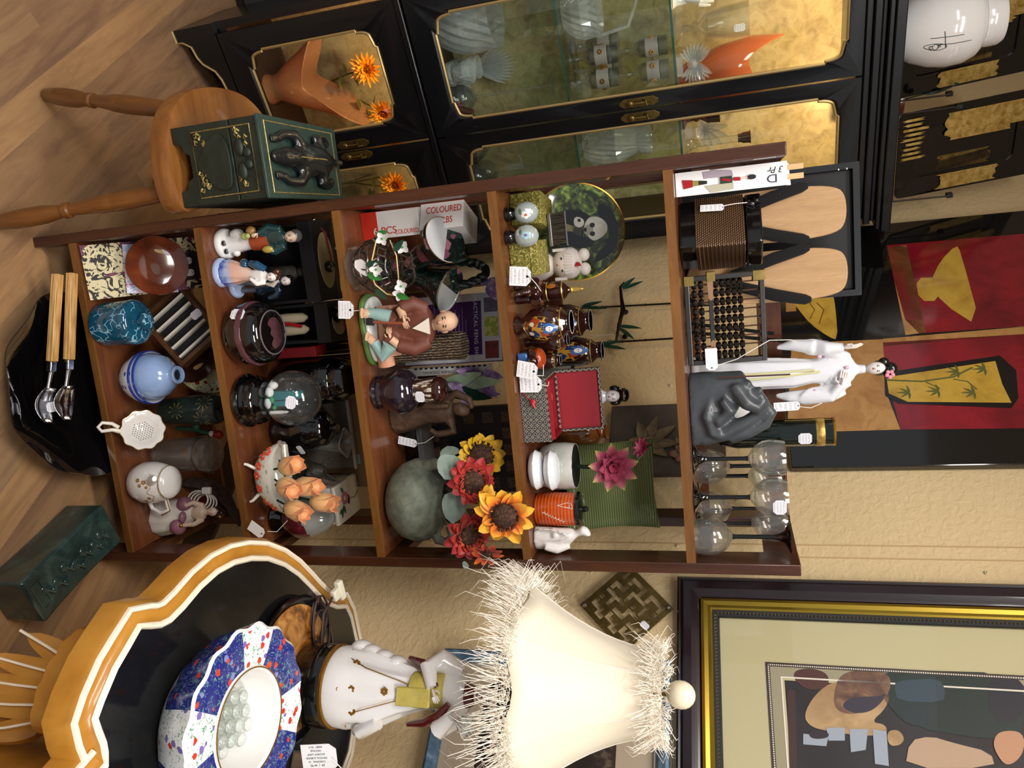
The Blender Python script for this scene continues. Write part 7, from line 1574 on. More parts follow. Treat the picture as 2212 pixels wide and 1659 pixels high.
sunflower((1040, 985), .06, .052, (-.5, -1, .3), PYL, 14, .5, 4); sunflower((1048, 1082), -.02, .034, (0, -.5, 1), PYL, 10, .35, 5); sunflower((1052, 1195), -.04, .034, (.5, -1, .2), POR, 9, .3, 6, 1)
GLF = plain('sage_leaf', '#74857a', .6, var=.15)
for a, e, w in (((985, 985), (960, 1035), .03), ((985, 1060), (978, 1130), .026), ((1008, 1215), (1000, 1230), .008), ((975, 985), (965, 960), .02), ((1060, 1060), (1045, 1048), .012)):
    fy = -.06 if a[1] > 1200 else .01; p = W(a[0], a[1], fy) - Vector(T2.location); q = W(e[0], e[1], fy - .02) - Vector(T2.location); b = B(); b.leaf(tuple(p), tuple(q), w, .15, (0, -1, .3), 0, 8, .15, .5, .0008); b.make('leaf', GLF, T2)

# ------------------------------------------------------------------ second shelf
TEAL = plain('teal_coat', '#1f4244', .12, coat=.7, var=.3); BRK2 = plain('brick_orange', '#9a4426', .15, coat=.6)
T = on(2, 'porcelain_man', 'porcelain gentleman in a teal coat and orange breeches on a round white base', 'figurine', .058, .068, .25)
b = B(); b.lathe([(0, 0), (.032, 0), (.034, .003), (.033, .012), (.03, .015), (0, .016)], 36); b.make('white_base', WHITE, T)
b = B(); b.stack([(.014, .004, .004, .022, .02), (.04, .004, .004, .018, .016, 0, .06), (.07, .002, .002, .016, .014), (.09, .0, 0, .015, .013)], 24, 0, 0, 7); b.ball((-.018, .002, .04), (.012, .012, .016)); b.ball((.022, -.004, .03), .008); b.make('white_column', WHITE, T)
for x in (-.006, .012): b = B(); b.leaf((x, -.016, .018), (x, -.03, .02), .006, .2, (0, 0, 1), 0, 6, .3, .5, .004); b.make('shoe', BLACK, T)
b = B(); b.stack([(.075, .004, 0, .018, .016), (.1, .004, -.002, .019, .016), (.118, .002, -.002, .017, .014)], 20); b.make('breeches', BRK2, T)
b = B(); b.stack([(.088, -.01, .006, .014, .013), (.11, -.004, .003, .022, .016), (.135, -.002, .002, .022, .015), (.15, 0, .001, .019, .013), (.158, 0, 0, .009, .009)], 20); b.tube([(-.018, 0, .15), (-.026, -.006, .125), (-.016, -.016, .105)], [.009, .0105, .008], 10); b.tube([(.018, 0, .15), (.026, -.006, .125), (.018, -.017, .115)], [.009, .0105, .008], 10); b.make('teal_coat', TEAL, T, remesh=.0022)
b = B(); b.ball((.0, -.002, .172), (.0125, .013, .0165)); b.ball((.0, -.0145, .17), (.0018, .003, .003), None, 8, 6); b.make('head', SKIN, T); face(T, (0, -.002, .172), (.0125, .013, .0165), 0)
b = B(); b.ball((0, .003, .179), (.0145, .0135, .0135)); b.make('grey_wig', plain('grey_hair', '#5c5c5a', .25, coat=.4), T)
b = B(); b.ball((-.024, -.012, .086), (.01, .009, .011)); b.make('bread_bag', plain('tan_glaze', '#a8804a', .15, coat=.5), T); b = B(); b.ball((-.015, -.02, .072), (.008, .007, .009)); b.ball((-.016, -.024, .082), (.006, .005, .006)); b.make('green_apples', plain('apple_green', '#a8b46a', .15, coat=.5), T)
b = B(); b.ball((.018, -.02, .118), (.008, .007, .013)); b.make('yellow_bundle', plain('bundle_yellow', '#b09a44', .15, coat=.5), T); b = B(); hand(b, (-.017, -.017, .104), (.2, -.5, -1), (0, -1, 0), .016); b.make('hand', SKIN, T)
PBL = plain('pale_blue_base', '#a9bce0', .1, coat=.7)
def _gr(name, stops, z1):
    n = NT(name); v = n.n('ShaderNodeTexCoord'); s_ = n.n('ShaderNodeSeparateXYZ'); n.l(v.outputs['Object'], s_.inputs[0]); f = n.noise(v.outputs['Object'], 50, 3)
    return n.set(n.ramp(n.math('ADD', n.math('DIVIDE', s_.outputs['Z'], z1), n.math('MULTIPLY', n.math('SUBTRACT', f, .5), .4)), stops), .12, coat=.6)
SKT = _gr('blush_skirt', [(0.18, '#3a56b4'), (0.34, '#9fb4dc'), (0.55, '#d8a894'), (0.9, '#d8b8aa')], .085)
T = on(2, 'porcelain_girl', 'porcelain girl in a pink and blue skirt on an oval pale blue base', 'figurine', .119, .04, -.2)
b = B(); b.lathe([(0, 0), (.03, 0), (.032, .003), (.031, .01), (.028, .013), (0, .014)], 36, sy=.85); b.make('blue_base', PBL, T)
b = B(); b.stack([(.014, .002, 0, .027, .022, 0, .06), (.03, .002, 0, .0275, .022, 0, .07), (.05, .004, 0, .023, .018, .1, .05), (.07, .008, 0, .016, .013, .1, .02), (.085, .012, 0, .011, .009, 0, 0)], 32, 0, 0, 11); b.make('skirt', SKT, T)
b = B(); b.stack([(.08, .012, 0, .0115, .0095), (.095, .014, -.001, .0145, .011), (.11, .017, -.002, .015, .011), (.122, .018, -.003, .006, .006)], 18); b.tube([(.03, -.002, .115), (.034, -.012, .1), (.022, -.018, .088)], [.006, .006, .004], 8); b.make('blouse', WHITE, T, remesh=.0018)
b = B(); b.tube([(.004, -.002, .116), (-.006, -.01, .1), (-.012, -.008, .082)], [.008, .01, .006], 10); b.ball((-.012, -.004, .066), (.012, .009, .01)); b.make('blue_shawl', plain('shawl_blue', '#1d4a6a', .1, coat=.7), T)
b = B(); b.ball((.021, -.005, .132), (.0095, .0095, .012)); b.ball((.023, -.0145, .13), (.0014, .0022, .0024), None, 8, 6); b.make('head', PALE, T); face(T, (.021, -.005, .132), (.0095, .0095, .012), .2)
b = B(); b.ball((.018, .0, .137), (.011, .0105, .0105)); b.ball((.01, .002, .142), (.007, .008, .007)); b.make('brown_hair', plain('brown_glaze_hair', '#4a2a1a', .1, coat=.7), T)
T = on(2, 'porcelain_boy', 'porcelain boy in dark coat leaning on an oval pale blue base', 'figurine', .152, .085, .3)
b = B(); b.lathe([(0, 0), (.028, 0), (.03, .003), (.029, .009), (.026, .012), (0, .013)], 36, sx=.9, sy=.8); b.make('blue_base', PBL, T)
b = B(); b.tube([(-.012, -.008, .014), (-.008, -.004, .045), (.004, 0, .075)], [.006, .007, .009], 10); b.tube([(.012, .004, .014), (.012, .004, .045), (.008, .002, .075)], [.006, .007, .009], 10); b.make('breeches', plain('grey_breeches', '#5c5e68', .15, coat=.5), T)
NV = plain('navy_coat', '#142a3c', .1, coat=.7); b = B(); b.stack([(.055, .008, .004, .02, .014, 0, .06), (.075, .004, .002, .016, .012), (.1, .0, 0, .0165, .0115), (.115, -.002, 0, .012, .009), (.12, -.002, 0, .006, .006)], 20, 0, 0, 7); b.tube([(.014, 0, .112), (.026, -.008, .1), (.03, -.012, .082)], [.007, .0075, .005], 8); b.tube([(-.014, 0, .112), (-.024, -.01, .105), (-.026, -.014, .12)], [.007, .0075, .005], 8); b.make('navy_coat', NV, T, remesh=.002)
b = B(); b.ball((-.003, -.002, .133), (.0098, .0098, .0125)); b.ball((-.003, -.0118, .131), (.0014, .0022, .0024), None, 8, 6); b.make('head', PALE, T); face(T, (-.003, -.002, .133), (.0098, .0098, .0125), 0); b = B(); b.ball((-.003, .003, .138), (.011, .0105, .0105)); b.make('dark_hair', BLACK, T); b = B(); b.tube([(-.008, -.0112, .118), (0, -.0125, .105), (-.004, -.013, .09)], [.0035, .006, .003], 8); b.make('jabot', CREAM, T)
BEI = plain('beige_medallion', '#bda678', .6)
def giftbox(x, y, w, d, h, lab, rz, kind):
    T = on(2, 'gift_box', lab, 'box', x, y, rz); t_ = .006
    b = B(); b.bx(-w, w, d - t_, d, 0, h * .8); b.bx(-w, -w + t_, 0, d - t_, 0, h * .8); b.bx(w - t_, w, 0, d - t_, 0, h * .8); b.bx(-w + t_, w - t_, 0, d - t_, 0, t_); b.bx(-w, w, 0, t_, 0, .012); b.make('body', BLACKM, T, smooth=0)
    b = B(); b.bx(-w - .002, w + .002, -.003, d + .002, h * .8, h); l = b.make('lid', BLACKM, T, smooth=0, bevel=.001)
    b = B(); b.lathe([(0, 0), (1, 0), (1, .0012), (0, .0012)], 40); o = b.make('oval_medallion', BEI, l, (0, d * .5, h)); o.scale = (w * .72, d * .36, 1)
    b = B(); b.tube([(-w - .001, d * .4, h * .93), (-w * .7, d * .55, h + .006), (.02, d * .5, h + .014)], .0022, 6); b.make('red_cord', plain('red_cord', '#8e1626', .5), T)
    return T, l
T, l = giftbox(.114, .15, .088, .095, .172, 'black gift box with beige oval, black bead and red cord behind the porcelain figures', .03, 0)
B().lathe([(0, 0), (.012, 0), (.014, .006), (.012, .014), (0, .016)], 20).make('black_bead', BLACK, T, (.015, .045, .1735)); b = B(); b.ball((-.092, .04, .16), .005); b.make('cord_knob', SILVER, T)
b = B(); b.stack([(.007, .02, .04, .022, .018), (.05, .02, .04, .018, .015), (.09, .02, .04, .016, .013), (.1, .02, .04, .007, .007)], 16); b.ball((.02, .036, .115), .014); b.make('dark_doll', plain('doll_cloth', '#3a3630', .7, var=.5), T)
T, l = giftbox(.252, .165, .045, .085, .178, 'narrow black gift box holding cream slippers with a black spool on its lid', -.03, 1)
B().lathe([(0, 0), (.018, 0), (.02, .004), (.014, .008), (.014, .022), (.02, .026), (.018, .03), (0, .03)], 24).make('black_spool', BLACK, T, (-.014, .03, .179))
for x in (-.014, .014): b = B(); b.stack([(.006, x, .03, .011, .012), (.05, x, .034, .013, .012), (.09, x, .036, .011, .01), (.1, x, .036, .004, .004)], 16); b.make('cream_slipper', plain('slipper_cream', '#a89a80', .7), T)
b = B(); b.tube([(-.005, .02, .01), (-.002, .02, .06), (.006, .024, .09)], .004, 6); b.make('red_trim', RED, T)
T = on(2, 'round_box', 'round dark brown ceramic lidded pot with mauve glaze and sticker', 'pot', .258, .068, 0)
RBG = plain('black_brown_glaze', '#120d0d', .06, coat=.9); MAU = blotch('mauve_glaze', [(0.3, '#4a2c30'), (0.6, '#5e3a40'), (0.8, '#3a2226')], 18, .12, 4, .4, coat=.6)
B().lathe([(0, 0), (.055, 0), (.064, .008), (.068, .022), (.068, .036), (.066, .042)], 48).make('body', RBG, T); B().lathe([(.066, .041), (.0715, .043), (.0725, .048), (.0715, .053), (.067, .055)], 48).make('mauve_rim', MAU, T)
lp2 = [(.067, .054), (.0675, .062), (.064, .078), (.055, .088), (.048, .091), (.046, .0895), (.03, .093), (.0001, .096)]
l = B().lathe(lp2, 48).make('lid', RBG, T)
b = B(); b.tube([(.048 * cos(a), .048 * sin(a), .0915) for a in [i * 2 * pi / 40 for i in range(40)]], .0018, 6, closed=True); b.make('grey_ring', plain('grey_line', '#6a6468', .2, coat=.5), l)
vs = smoothpoly([(-.03, .02), (.0, .032), (.03, .022), (.038, -.006), (.024, -.02), (.012, -.008), (.002, -.022), (-.01, -.012), (-.02, -.026), (-.034, -.006)], 2)
b = B(); b.add([(x * k, y * k, .0975 - (hypot(x, y) * k) ** 2 * 3.2 + .0006) for k in (.05, .5, 1) for x, y in vs], [(i * len(vs) + j, i * len(vs) + (j + 1) % len(vs), (i + 1) * len(vs) + (j + 1) % len(vs), (i + 1) * len(vs) + j) for i in range(2) for j in range(len(vs))] + [tuple(range(len(vs)))]); b.make('mauve_pour', MAU, l)
sticker(T, (-.05, -.053, .03), (-.2, 0, -.7), .026, .03)
T = on(2, 'gold_foil_rolls', 'bundle of upright gold foil rolls at the back of the second shelf', 'decoration', .27, .28, 0)
for k in range(9): b = B(); x = -.07 + k * .019; b.tube([(x, random.uniform(-.006, .004), 0), (x + random.uniform(-.006, .006), 0, .2 + random.random() * .07)], .009, 10); b.make('foil_roll', plain('gold_foil', '#9a7a34', .22, .95), T)
T = on(2, 'red_box', 'small dark red box behind the round mauve pot', 'box', .319, .2, 0)
b = B(); b.bx(-.012, .012, -.02, .03, 0, .11); b.make('body', plain('deep_red', '#6a0f16', .5), T, bevel=.001); b = B(); b.bx(-.0125, .0125, -.021, .031, .11, .122); b.make('lid', plain('deep_red_lid', '#780f18', .5), T, bevel=.001)
BKG = plain('black_glaze', '#060607', .05, coat=.9)
T = on(2, 'black_urn', 'tall black glazed urn behind the snow globe', 'urn', .391, .19, 0)
B().lathe([(0, 0), (.04, 0), (.05, .02), (.056, .07), (.056, .12), (.054, .16), (.05, .165), (.051, .17), (.048, .19), (.035, .212), (.01, .222), (0, .222)], 40).make('body', BKG, T)
T = on(2, 'black_jar', 'short black glazed jar with a knob lid beside the snow globe', 'jar', .501, .168, 0)
B().lathe([(0, 0), (.04, 0), (.05, .02), (.053, .06), (.048, .1), (.04, .118)], 40).make('body', BKG, T); B().lathe([(.0001, .118), (.042, .118), (.04, .128), (.028, .14), (.01, .146), (.012, .152), (.01, .16), (0, .161)], 32).make('lid', BKG, T); sticker(T, (.03, -.045, .075), (0, 1.4, .5), .014, .026)
T = on(2, 'snow_globe', 'glass snow globe with teal tower and white rocket on a ridged black base', 'snow globe', .406, .062, 0)
B().lathe([(0, 0), (.057, 0), (.06, .004), (.06, .01), (.054, .014), (.056, .02), (.053, .026), (.055, .032), (.051, .038), (.052, .044), (.046, .05), (.044, .062), (0, .062)], 48).make('base', BKG, T)
B().ball((0, 0, 0), .062, None, 40, 24).make('globe', glass('globe_glass', '#f8fbfb', 0, 1.2, .9, .02, 1.5), T, (0, 0, .122))
b = B(); b.box((-.006, .01, .1), (.02, .014, .075), None, .8); b.box((.012, .012, .09), (.012, .012, .05)); b.make('teal_tower', plain('tower_teal', '#1f7a84', .4), T)
b = B(); b.lathe([(0, .066), (.004, .066), (.004, .098), (.0028, .102), (.0028, .108), (0, .113)], 12, c=(.028, -.012, 0)); b.make('white_rocket', WHITE, T); b = B(); b.ball((-.018, -.01, .07), (.012, .01, .009)); b.ball((.006, -.02, .068), (.012, .008, .007)); b.ball((-.03, .004, .072), (.009, .009, .012)); b.make('white_ground', PAPER, T)
b = B(); b.ball((.0, -.012, .074), (.008, .006, .006)); b.ball((.02, .0, .07), (.006, .006, .005)); b.make('green_trees', plain('globe_green', '#2f8a5a', .5), T); random.seed(31); b = B()
for k in range(14): p = Vector((random.uniform(-1, 1), random.uniform(-1, 1), random.uniform(-.3, 1))).normalized() * .045 * random.random(); b.ball((p.x, p.y, .125 + p.z), .0012, None, 6, 4)
b.make('snow_flakes', PAPER, T); st = sticker(T, (.0, -.058, .135), (0, .25, 0), .028, .022); st.location = (-.004, -.0605, .14); st.rotation_euler = (-.28, .25, -.06)

POP = NT('poppy_porcelain').set('#e4e4da', .1, coat=.6)
T = on(2, 'poppy_dish', 'white boat shaped porcelain dish painted with red poppies, gilt scroll handles and tag', 'dish', .585, .045, 0); T.location.z += .003
b = B(); rings = []; n = 48
bp = [(.30, .012), (.55, .016), (.78, .03), (.93, .048), (1.0, .066), (1.0, .069), (.9, .055), (.6, .026), (.02, .02)]
for q, z in bp: rings.append([(.085 * q * cos(2 * pi * j / n), .042 * q * sin(2 * pi * j / n) * (1 - .0), z + (.02 * (cos(2 * pi * j / n) ** 2) * max(0, q - .5) * 1.6 if z > .028 else 0)) for j in range(n)])
b.loft(rings); o = b.make('dish_body', POP, T, smooth=60)
PR2 = blotch('poppy_red', [(0.3, '#c8402c'), (0.6, '#d85a40'), (0.8, '#b02a1c')], 80, .15, 3, .5, coat=.5); GL2 = plain('poppy_leaf', '#a8bc9c', .2, coat=.4)
def dishp(x, z): 
    best = None
    for (q0, z0), (q1, z1) in zip(bp[:5], bp[1:5]):
        for t in (0, .25, .5, .75): 
            q = q0 + (q1 - q0) * t; zz = z0 + (z1 - z0) * t; c = max(-1, min(1, x / (.085 * q))) if q > 0 else 0; zz += .02 * c * c * max(0, q - .5) * 1.6 if zz > .028 else 0
            y = -.042 * q * math.sqrt(max(0, 1 - c * c))
            if best is None or abs(zz - z) < best[0]: best = (abs(zz - z), y)
    return best[1]
for x, z in ((-.068, .06), (-.058, .046), (-.038, .036), (-.016, .03), (.012, .032), (.044, .04), (.058, .056)):
    y = dishp(x, z) - .0006; f = B()
    for j in range(5): a = j * 2 * pi / 5 + x * 50; xx = x + .0055 * cos(a); zz = z + .0055 * sin(a); f.ball((xx, dishp(xx, zz) - .0004, zz), (.0048, .0012, .0048), None, 10, 6)
    fo = f.make('painted_poppy', PR2, o); c = B(); c.ball((x, y - .0012, z), (.0016, .0008, .0016), None, 8, 5); c.make('poppy_centre', PAPER, fo)
f = B()
for k in range(12): x = -.06 + k * .011; z = .05 - .012 * sin(k * 1.7); f.ball((x, dishp(x, z) - .0002, z), (.005, .0008, .003), None, 8, 5)
f.make('painted_leaves', GL2, o)
for sx in (-1, 1):
    b = B(); b.tube([(sx * .083, -.0, .078), (sx * .078, -.014, .098), (sx * .05, -.022, .1), (sx * .04, -.02, .085)], [.006, .008, .009, .005], 10); b.make('scroll_handle', plain('gilt_white', '#c8bfae', .2, .2, coat=.4, var=.2), T)
    for sy in (-1, 1): b = B(); b.tube([(sx * .03, sy * .018, .018), (sx * .042, sy * .028, .006), (sx * .044, sy * .03, 0)], [.004, .0035, .003], 8); b.make('foot', CREAM, T)
price_tag(T, (.09, -.05, .004), (0, .65, 0), .026, .04, [(.113, -.031, .034), (.118, -.02, .05), (.095, -.01, .075)], PAPER)
ROSE = NT('rose_petal')
def _rose():
    n = ROSE; v = n.n('ShaderNodeTexCoord'); s_ = n.n('ShaderNodeSeparateXYZ'); n.l(v.outputs['Object'], s_.inputs[0]); f = n.noise(v.outputs['Object'], 70, 3)
    return n.set(n.ramp(n.math('ADD', n.math('DIVIDE', s_.outputs['Z'], .05), n.math('MULTIPLY', n.math('SUBTRACT', f, .5), .5)), [(0.1, '#c8a868'), (0.5, '#e2b478'), (0.95, '#dd8a58')]), .55, sheen=.2)
ROSE = _rose()
for k, (px, y, d, w_) in enumerate((((610, 1010), .01, (-.25, -.45, 1), 'leftmost in the poppy dish'), ((638, 1050), .025, (0, -.15, 1), 'at the middle back of the poppy dish'), ((608, 1045), -.005, (.1, -.55, .8), 'short one at the middle front of the poppy dish'), ((620, 1092), .005, (.25, -.4, 1), 'rightmost in the poppy dish'), ((672, 1080), .045, (.15, -.1, 1), 'right rear in the poppy dish'))):
    c = W(px[0], px[1], y); R_ = thing('artificial_rose', 'orange wooden rosebud ' + w_, 'flower', c, 0, 'orange rosebuds in the poppy dish', Vector(d).to_track_quat('Z', 'Y').to_euler()); R_.scale = (1.3, 1.3, 1.45)
    b = B(); b.lathe([(.004, 0), (.012, .004), (.0165, .014), (.0155, .028), (.0115, .038), (.008, .04), (0, .034)], 18)
    for j in range(6): a = j * 2 * pi / 6; b.leaf((.009 * cos(a), .009 * sin(a), .002), (.011 * cos(a + .3), .011 * sin(a + .3), .044 + .004 * (j % 2)), .0135, .08, (cos(a), sin(a), 0), 0, 8, -.2, .45, .001)
    b.make('bud', ROSE, R_)
    b = B()
    for j in range(3): a = j * 2.1; b.leaf((0, 0, 0), (.02 * cos(a), .02 * sin(a), .008), .006, .2, (0, 0, 1), 0, 6)
    b.make('sepals', DKGREEN, R_); b = B(); b.tube([(0, 0, .003), (0, 0, -.024)], .002, 6); b.make('stem', DKGREEN, R_)
T = on(2, 'fluted_vase', 'slim grey fluted vase with ruffled square mouth behind the orange roses', 'vase', .552, .225, 0)
GRG = plain('grey_glaze', '#8f8f88', .2, coat=.4); b = B(); b.lathe([(0, 0), (.025, 0), (.028, .006), (.014, .025), (.013, .06), (.018, .1), (.022, .125), (.034, .143), (.031, .145), (.02, .127), (.014, .1), (0, .06)], 32, rip=.12, k=4); b.make('body', GRG, T)
T = on(2, 'ridged_tray', 'clear ridged acrylic tray standing behind the black jar', 'tray', .53, .276, 0)
b = B(); b.bx(-.1, .1, 0, .004, 0, .13)
for k in range(40): b.bx(-.098 + k * .005, -.096 + k * .005, -.002, 0, 0, .13)
b.make('ridged_panel', glass('ridged_acrylic', '#dcd2c6', .1, 1.3, .55, .25), T, smooth=0); b = B(); b.bx(-.102, .102, -.003, .006, .13, .136); b.make('rim', plain('acrylic_rim', '#d8cabc', .2), T)
T = on(2, 'cardboard_panel', 'plain brown cardboard panel standing at the back of the second shelf', 'cardboard', .55, .2905, 0)
b = B(); b.bx(-.135, .135, 0, .0035, 0, .165); b.make('board', plain('cardboard', '#8a6f4a', .8, var=.1), T, smooth=0); b = B(); b.bx(-.135, .135, -.006, .0035, .165, .172); b.make('folded_lip', plain('cardboard_lip', '#9a7f58', .8), T, smooth=0); b = B(); b.bx(.05, .075, -.001, 0, .11, .14); b.make('blue_tape', plain('tape_blue', '#9ab4bc', .4), T, smooth=0)
FURM = blotch('dark_animal_glaze', [(0.3, '#1c1b17'), (0.55, '#38352c'), (0.8, '#565142')], 90, .5, 6, .8, nb=.5)
T = on(2, 'animal_figurine', 'dark grey crouching furry animal figurine behind the orange roses', 'figurine', .606, .168, 0)
b = B(); b.stack([(0, 0, .0, .036, .032), (.03, 0, 0, .04, .034), (.06, -.002, -.002, .034, .03), (.08, -.004, -.012, .024, .022), (.1, -.004, -.016, .02, .02), (.118, -.004, -.012, .01, .011)], 22); b.ball((-.004, -.036, .088), (.011, .014, .01))
for sx in (-1, 1): b.ball((sx * .022, -.03, .01), (.012, .02, .01)); b.leaf((sx * .012 - .004, -.008, .108), (sx * .03 - .004, 0, .14), .008, .1, (0, -1, 0), 0, 6, .2, .6, .005)
b.make('body', FURM, T, remesh=.003)
T = on(2, 'tissue_box', 'white ceramic tissue box cover painted with a pink flower spray', 'tissue box', .727, .235, 0); T.location = (.7, .222, SZ[2] + .0006); T.rotation_euler = (0, 0, .02)
b = B(); b.bx(-.052, .04, -.055, .055, 0, .125); b.bx(-.055, .043, -.058, .058, .118, .13); b.make('cover', plain('tissue_white', '#d8d2c6', .2, coat=.4), T, bevel=.004); b = B(); b.lathe([(0, 0), (.008, 0), (.008, .0006), (0, .0006)], 20); b.make('opening', INK, T, (-.006, .0, .1302)).scale = (1.5, .8, 1)
b = B()
for k in range(9): a = k * .7; b.ball((-.014 + .011 * cos(a), -.016 + .011 * sin(a), .1305), (.006, .006, .001), None, 10, 5)
b.make('painted_blossom', plain('painted_pink', '#b4707c', .25), T); b = B()
for (x, y), (x2, y2) in (((.004, -.03), (.03, -.042)), ((.0, -.028), (.024, -.022)), ((.008, -.036), (.016, -.05)), ((-.03, -.02), (-.045, -.03))): b.leaf((x, y, .1306), (x2, y2, .131), .005, 0, (0, 0, 1), 0, 6, .1, .6)
b.tube([(-.01, .0, .1306), (.0, .03, .1306), (-.01, .05, .1306)], .0008, 5); b.make('painted_leaves', plain('painted_green', '#3c5a3a', .25), T); sticker(T, (.012, -.0565, .05), (0, 0, 0), .034, .03)
EGG = NT('painted_egg')
def _egg():
    n = EGG; v = n.n('ShaderNodeTexCoord'); s_ = n.n('ShaderNodeSeparateXYZ'); n.l(v.outputs['Object'], s_.inputs[0]); f = n.noise(v.outputs['Object'], 38, 2, .5, .8)
    pc = n.ramp(f, [(0, '#5a1a26'), (0.42, '#7a1c2a'), (0.49, '#27463a'), (0.54, '#8a7a2c'), (0.6, '#c8c0b4')], 'CONSTANT')
    return n.set(n.mix(n.math('GREATER_THAN', n.math('ADD', s_.outputs['Z'], n.math('MULTIPLY', n.math('SUBTRACT', f, .5), .05)), .098), pc, '#8f928e'), .12, coat=.5)
EGG = _egg()
T = on(2, 'painted_egg', 'large painted grey glass egg on a black ring stand by the right post', 'egg', .699, .102, 0)
B().lathe([(0, 0), (.03, 0), (.034, .006), (.03, .02), (.026, .03), (0, .03)], 32).make('stand', BKG, T); B().lathe([(.0001, .026), (.022, .028), (.038, .045), (.047, .07), (.046, .092), (.038, .118), (.026, .14), (.012, .153), (.0001, .157)], 40).make('egg_shell', EGG, T)

# ------------------------------------------------------------------ bottom shelf and floor bowl
DAM = NT('damask_print')
def _dam():
    n = DAM; v = n.obj(); f = n.noise(v, 42, 2, .5, 2.6); g = n.noise(v, 14, 2, .5, .6)
    c = n.mix(n.math('GREATER_THAN', f, .46), '#1c1210', '#cfc39a'); e = n.math('MULTIPLY', n.math('GREATER_THAN', g, .56), n.math('GREATER_THAN', f, .4))
    return n.set(n.mix(e, c, '#6a2c4a'), .6)
DAM = _dam()
LEAN = radians(-50)
T = on(1, 'placemats', 'stack of plum and cream leaf printed placemats leaning on the left side', 'placemats', .089, .006, .02); T.location.z += .006
for k in range(3): b = B(); b.bx(-.06, .062, k * .003, .0025 + k * .003, 0, .262); b.make('placemat', DAM, T, None, (LEAN, 0, 0), 0)
SL = lambda u, o=0: (.004 + u * sin(-LEAN) - o * cos(LEAN), u * cos(LEAN) + o * sin(LEAN) * -1)
y_, z_ = SL(.085, .017)
T = on(1, 'napkins', 'pink and blue printed paper napkins leaning against the placemats', 'napkins', .088, y_, -.1); T.location.z += z_
NAP = blotch('napkin_print', [(0.35, '#d8a8c0'), (0.48, '#e4e2ea'), (0.56, '#9ab0dc'), (0.62, '#e4e2ea'), (0.7, '#b04a8a')], 45, .6, 3, .8)
b = B(); b.bx(-.056, .056, 0, .006, 0, .11); b.make('napkin_stack', NAP, T, None, (LEAN, 0, 0), 0, bevel=.001)
y_, z_ = SL(.152, .026)
T = on(1, 'tagged_bag', 'dark plum gift sachet with paper tags at the top of the leaning placemats', 'sachet', .092, *[SL(.205, .008)[0]], .05); T.location.z += SL(.205, .008)[1]
b = B(); b.bx(-.03, .035, -.004, .0, .0, .045); b.make('sachet', plain('plum_sachet', '#221a20', .6), T, None, (LEAN, 0, 0), 0, bevel=.002)
for x in (-.012, .016): o = price_tag(T, (x, -.012, .006), (LEAN, .1, 0), .016, .032, None, PAPER)
ROO = NT('rooster_plate')
def rooster(P, sc, flip=1):
    """painted cockerel on a plate face (x right, y up, z out)"""
    for poly, m, nm, z in (([(-.03, -.02), (.0, -.035), (.03, -.022), (.034, .0), (.012, .012), (-.02, .01)], plain('hen_buff', '#b08a4c', .3), 'painted_body', .0022), ([(.02, -.01), (.044, .004), (.05, .03), (.034, .035), (.022, .014)], plain('hen_dark', '#241a16', .3), 'painted_tail', .0024), ([(-.03, .0), (-.018, .03), (-.03, .036), (-.04, .024), (-.038, .006)], plain('hen_gold', '#c0a068', .3), 'painted_head', .0026), ([(-.034, .034), (-.024, .036), (-.026, .046), (-.036, .044)], RED, 'painted_comb', .0028), ([(-.006, -.014), (.018, -.01), (.02, .004), (-.004, .006)], plain('hen_brown', '#5a3420', .3), 'painted_wing', .003)):
        b = B(); p = smoothpoly([(x * sc * flip, y * sc) for x, y in poly], 2); b.prism(p, z, z + .0005, 'z'); b.make(nm, m, P, smooth=0)
def plate(name, lab, x, y, z, R, lean, body, rim, rz=0, face_=None, cat='plate'):
    T = on(1, name, lab, cat, x, y, rz)
    b = B(); b.lathe([(0, 0), (R * .55, 0), (R * .7, .003), (R * .96, .012), (R, .014), (R * .98, .0165), (R * .7, .006), (R * .55, .003), (0, .003)], 56); o = b.make('plate_body', body, T, (0, 0, z), (pi / 2 + lean, 0, 0), smooth=60)
    if rim: B().lathe([(R * .93, .0105), (R * .995, .0145), (R * .985, .017), (R * .92, .0135)], 56, caps=False).make('painted_rim', rim, o)
    return T, o
YEL = floral('rooster_ware', '#d2cda0', ['#8a2c22', '#d2cda0', '#c8b048', '#d2cda0'], 48, .3, .15, '#5a6a3a', .5); PUR2 = blotch('plum_rim', [(0.4, '#3a1c26'), (0.6, '#4a2630')], 20, .2, coat=.4)
TER = blotch('terracotta_ware', [(0.3, '#4a2214'), (0.6, '#6e3420'), (0.8, '#8a4a2a')], 16, .15, 4, .4, coat=.6)
T, o = plate('rooster_plate', 'terracotta plate painted with a cockerel and bearing a sticker lying on the leaning placemats', .087, SL(.15, .034)[0], SL(.15, .034)[1], .067, LEAN, TER, None, .1); rooster(o, 1.05); st = sticker(o, (-.026, .022, .0035), (-pi / 2, 0, .4), .024, .032); st.rotation_euler = (-pi / 2, 0, .5)
T, o = plate('rooster_platter', 'large yellow plate with plum scrolled rim and cockerel at the back', .322, .262, .098, .098, radians(-14), YEL, PUR2); rooster(o, .7, -1)
st = sticker(T, (.07, -.02, .12), (radians(-14), .1, 0), .022, .026)
T, o = plate('rooster_saucer', 'dark brown plate painted with a cockerel leaning on the yellow platter', .315, .225, .07, .066, radians(-16), blotch('umber_ware', [(0.3, '#2a1610'), (0.6, '#40241a'), (0.8, '#57301f')], 16, .12, 4, .4, coat=.6), None); rooster(o, .95, -1)
MRB = veined('teal_marble', '#195570', '#8db8cc', '#103f56', 48, .06)
T = on(1, 'marbled_canister', 'teal marbled ceramic canister with round knob lid', 'canister', .209, .038, 0)
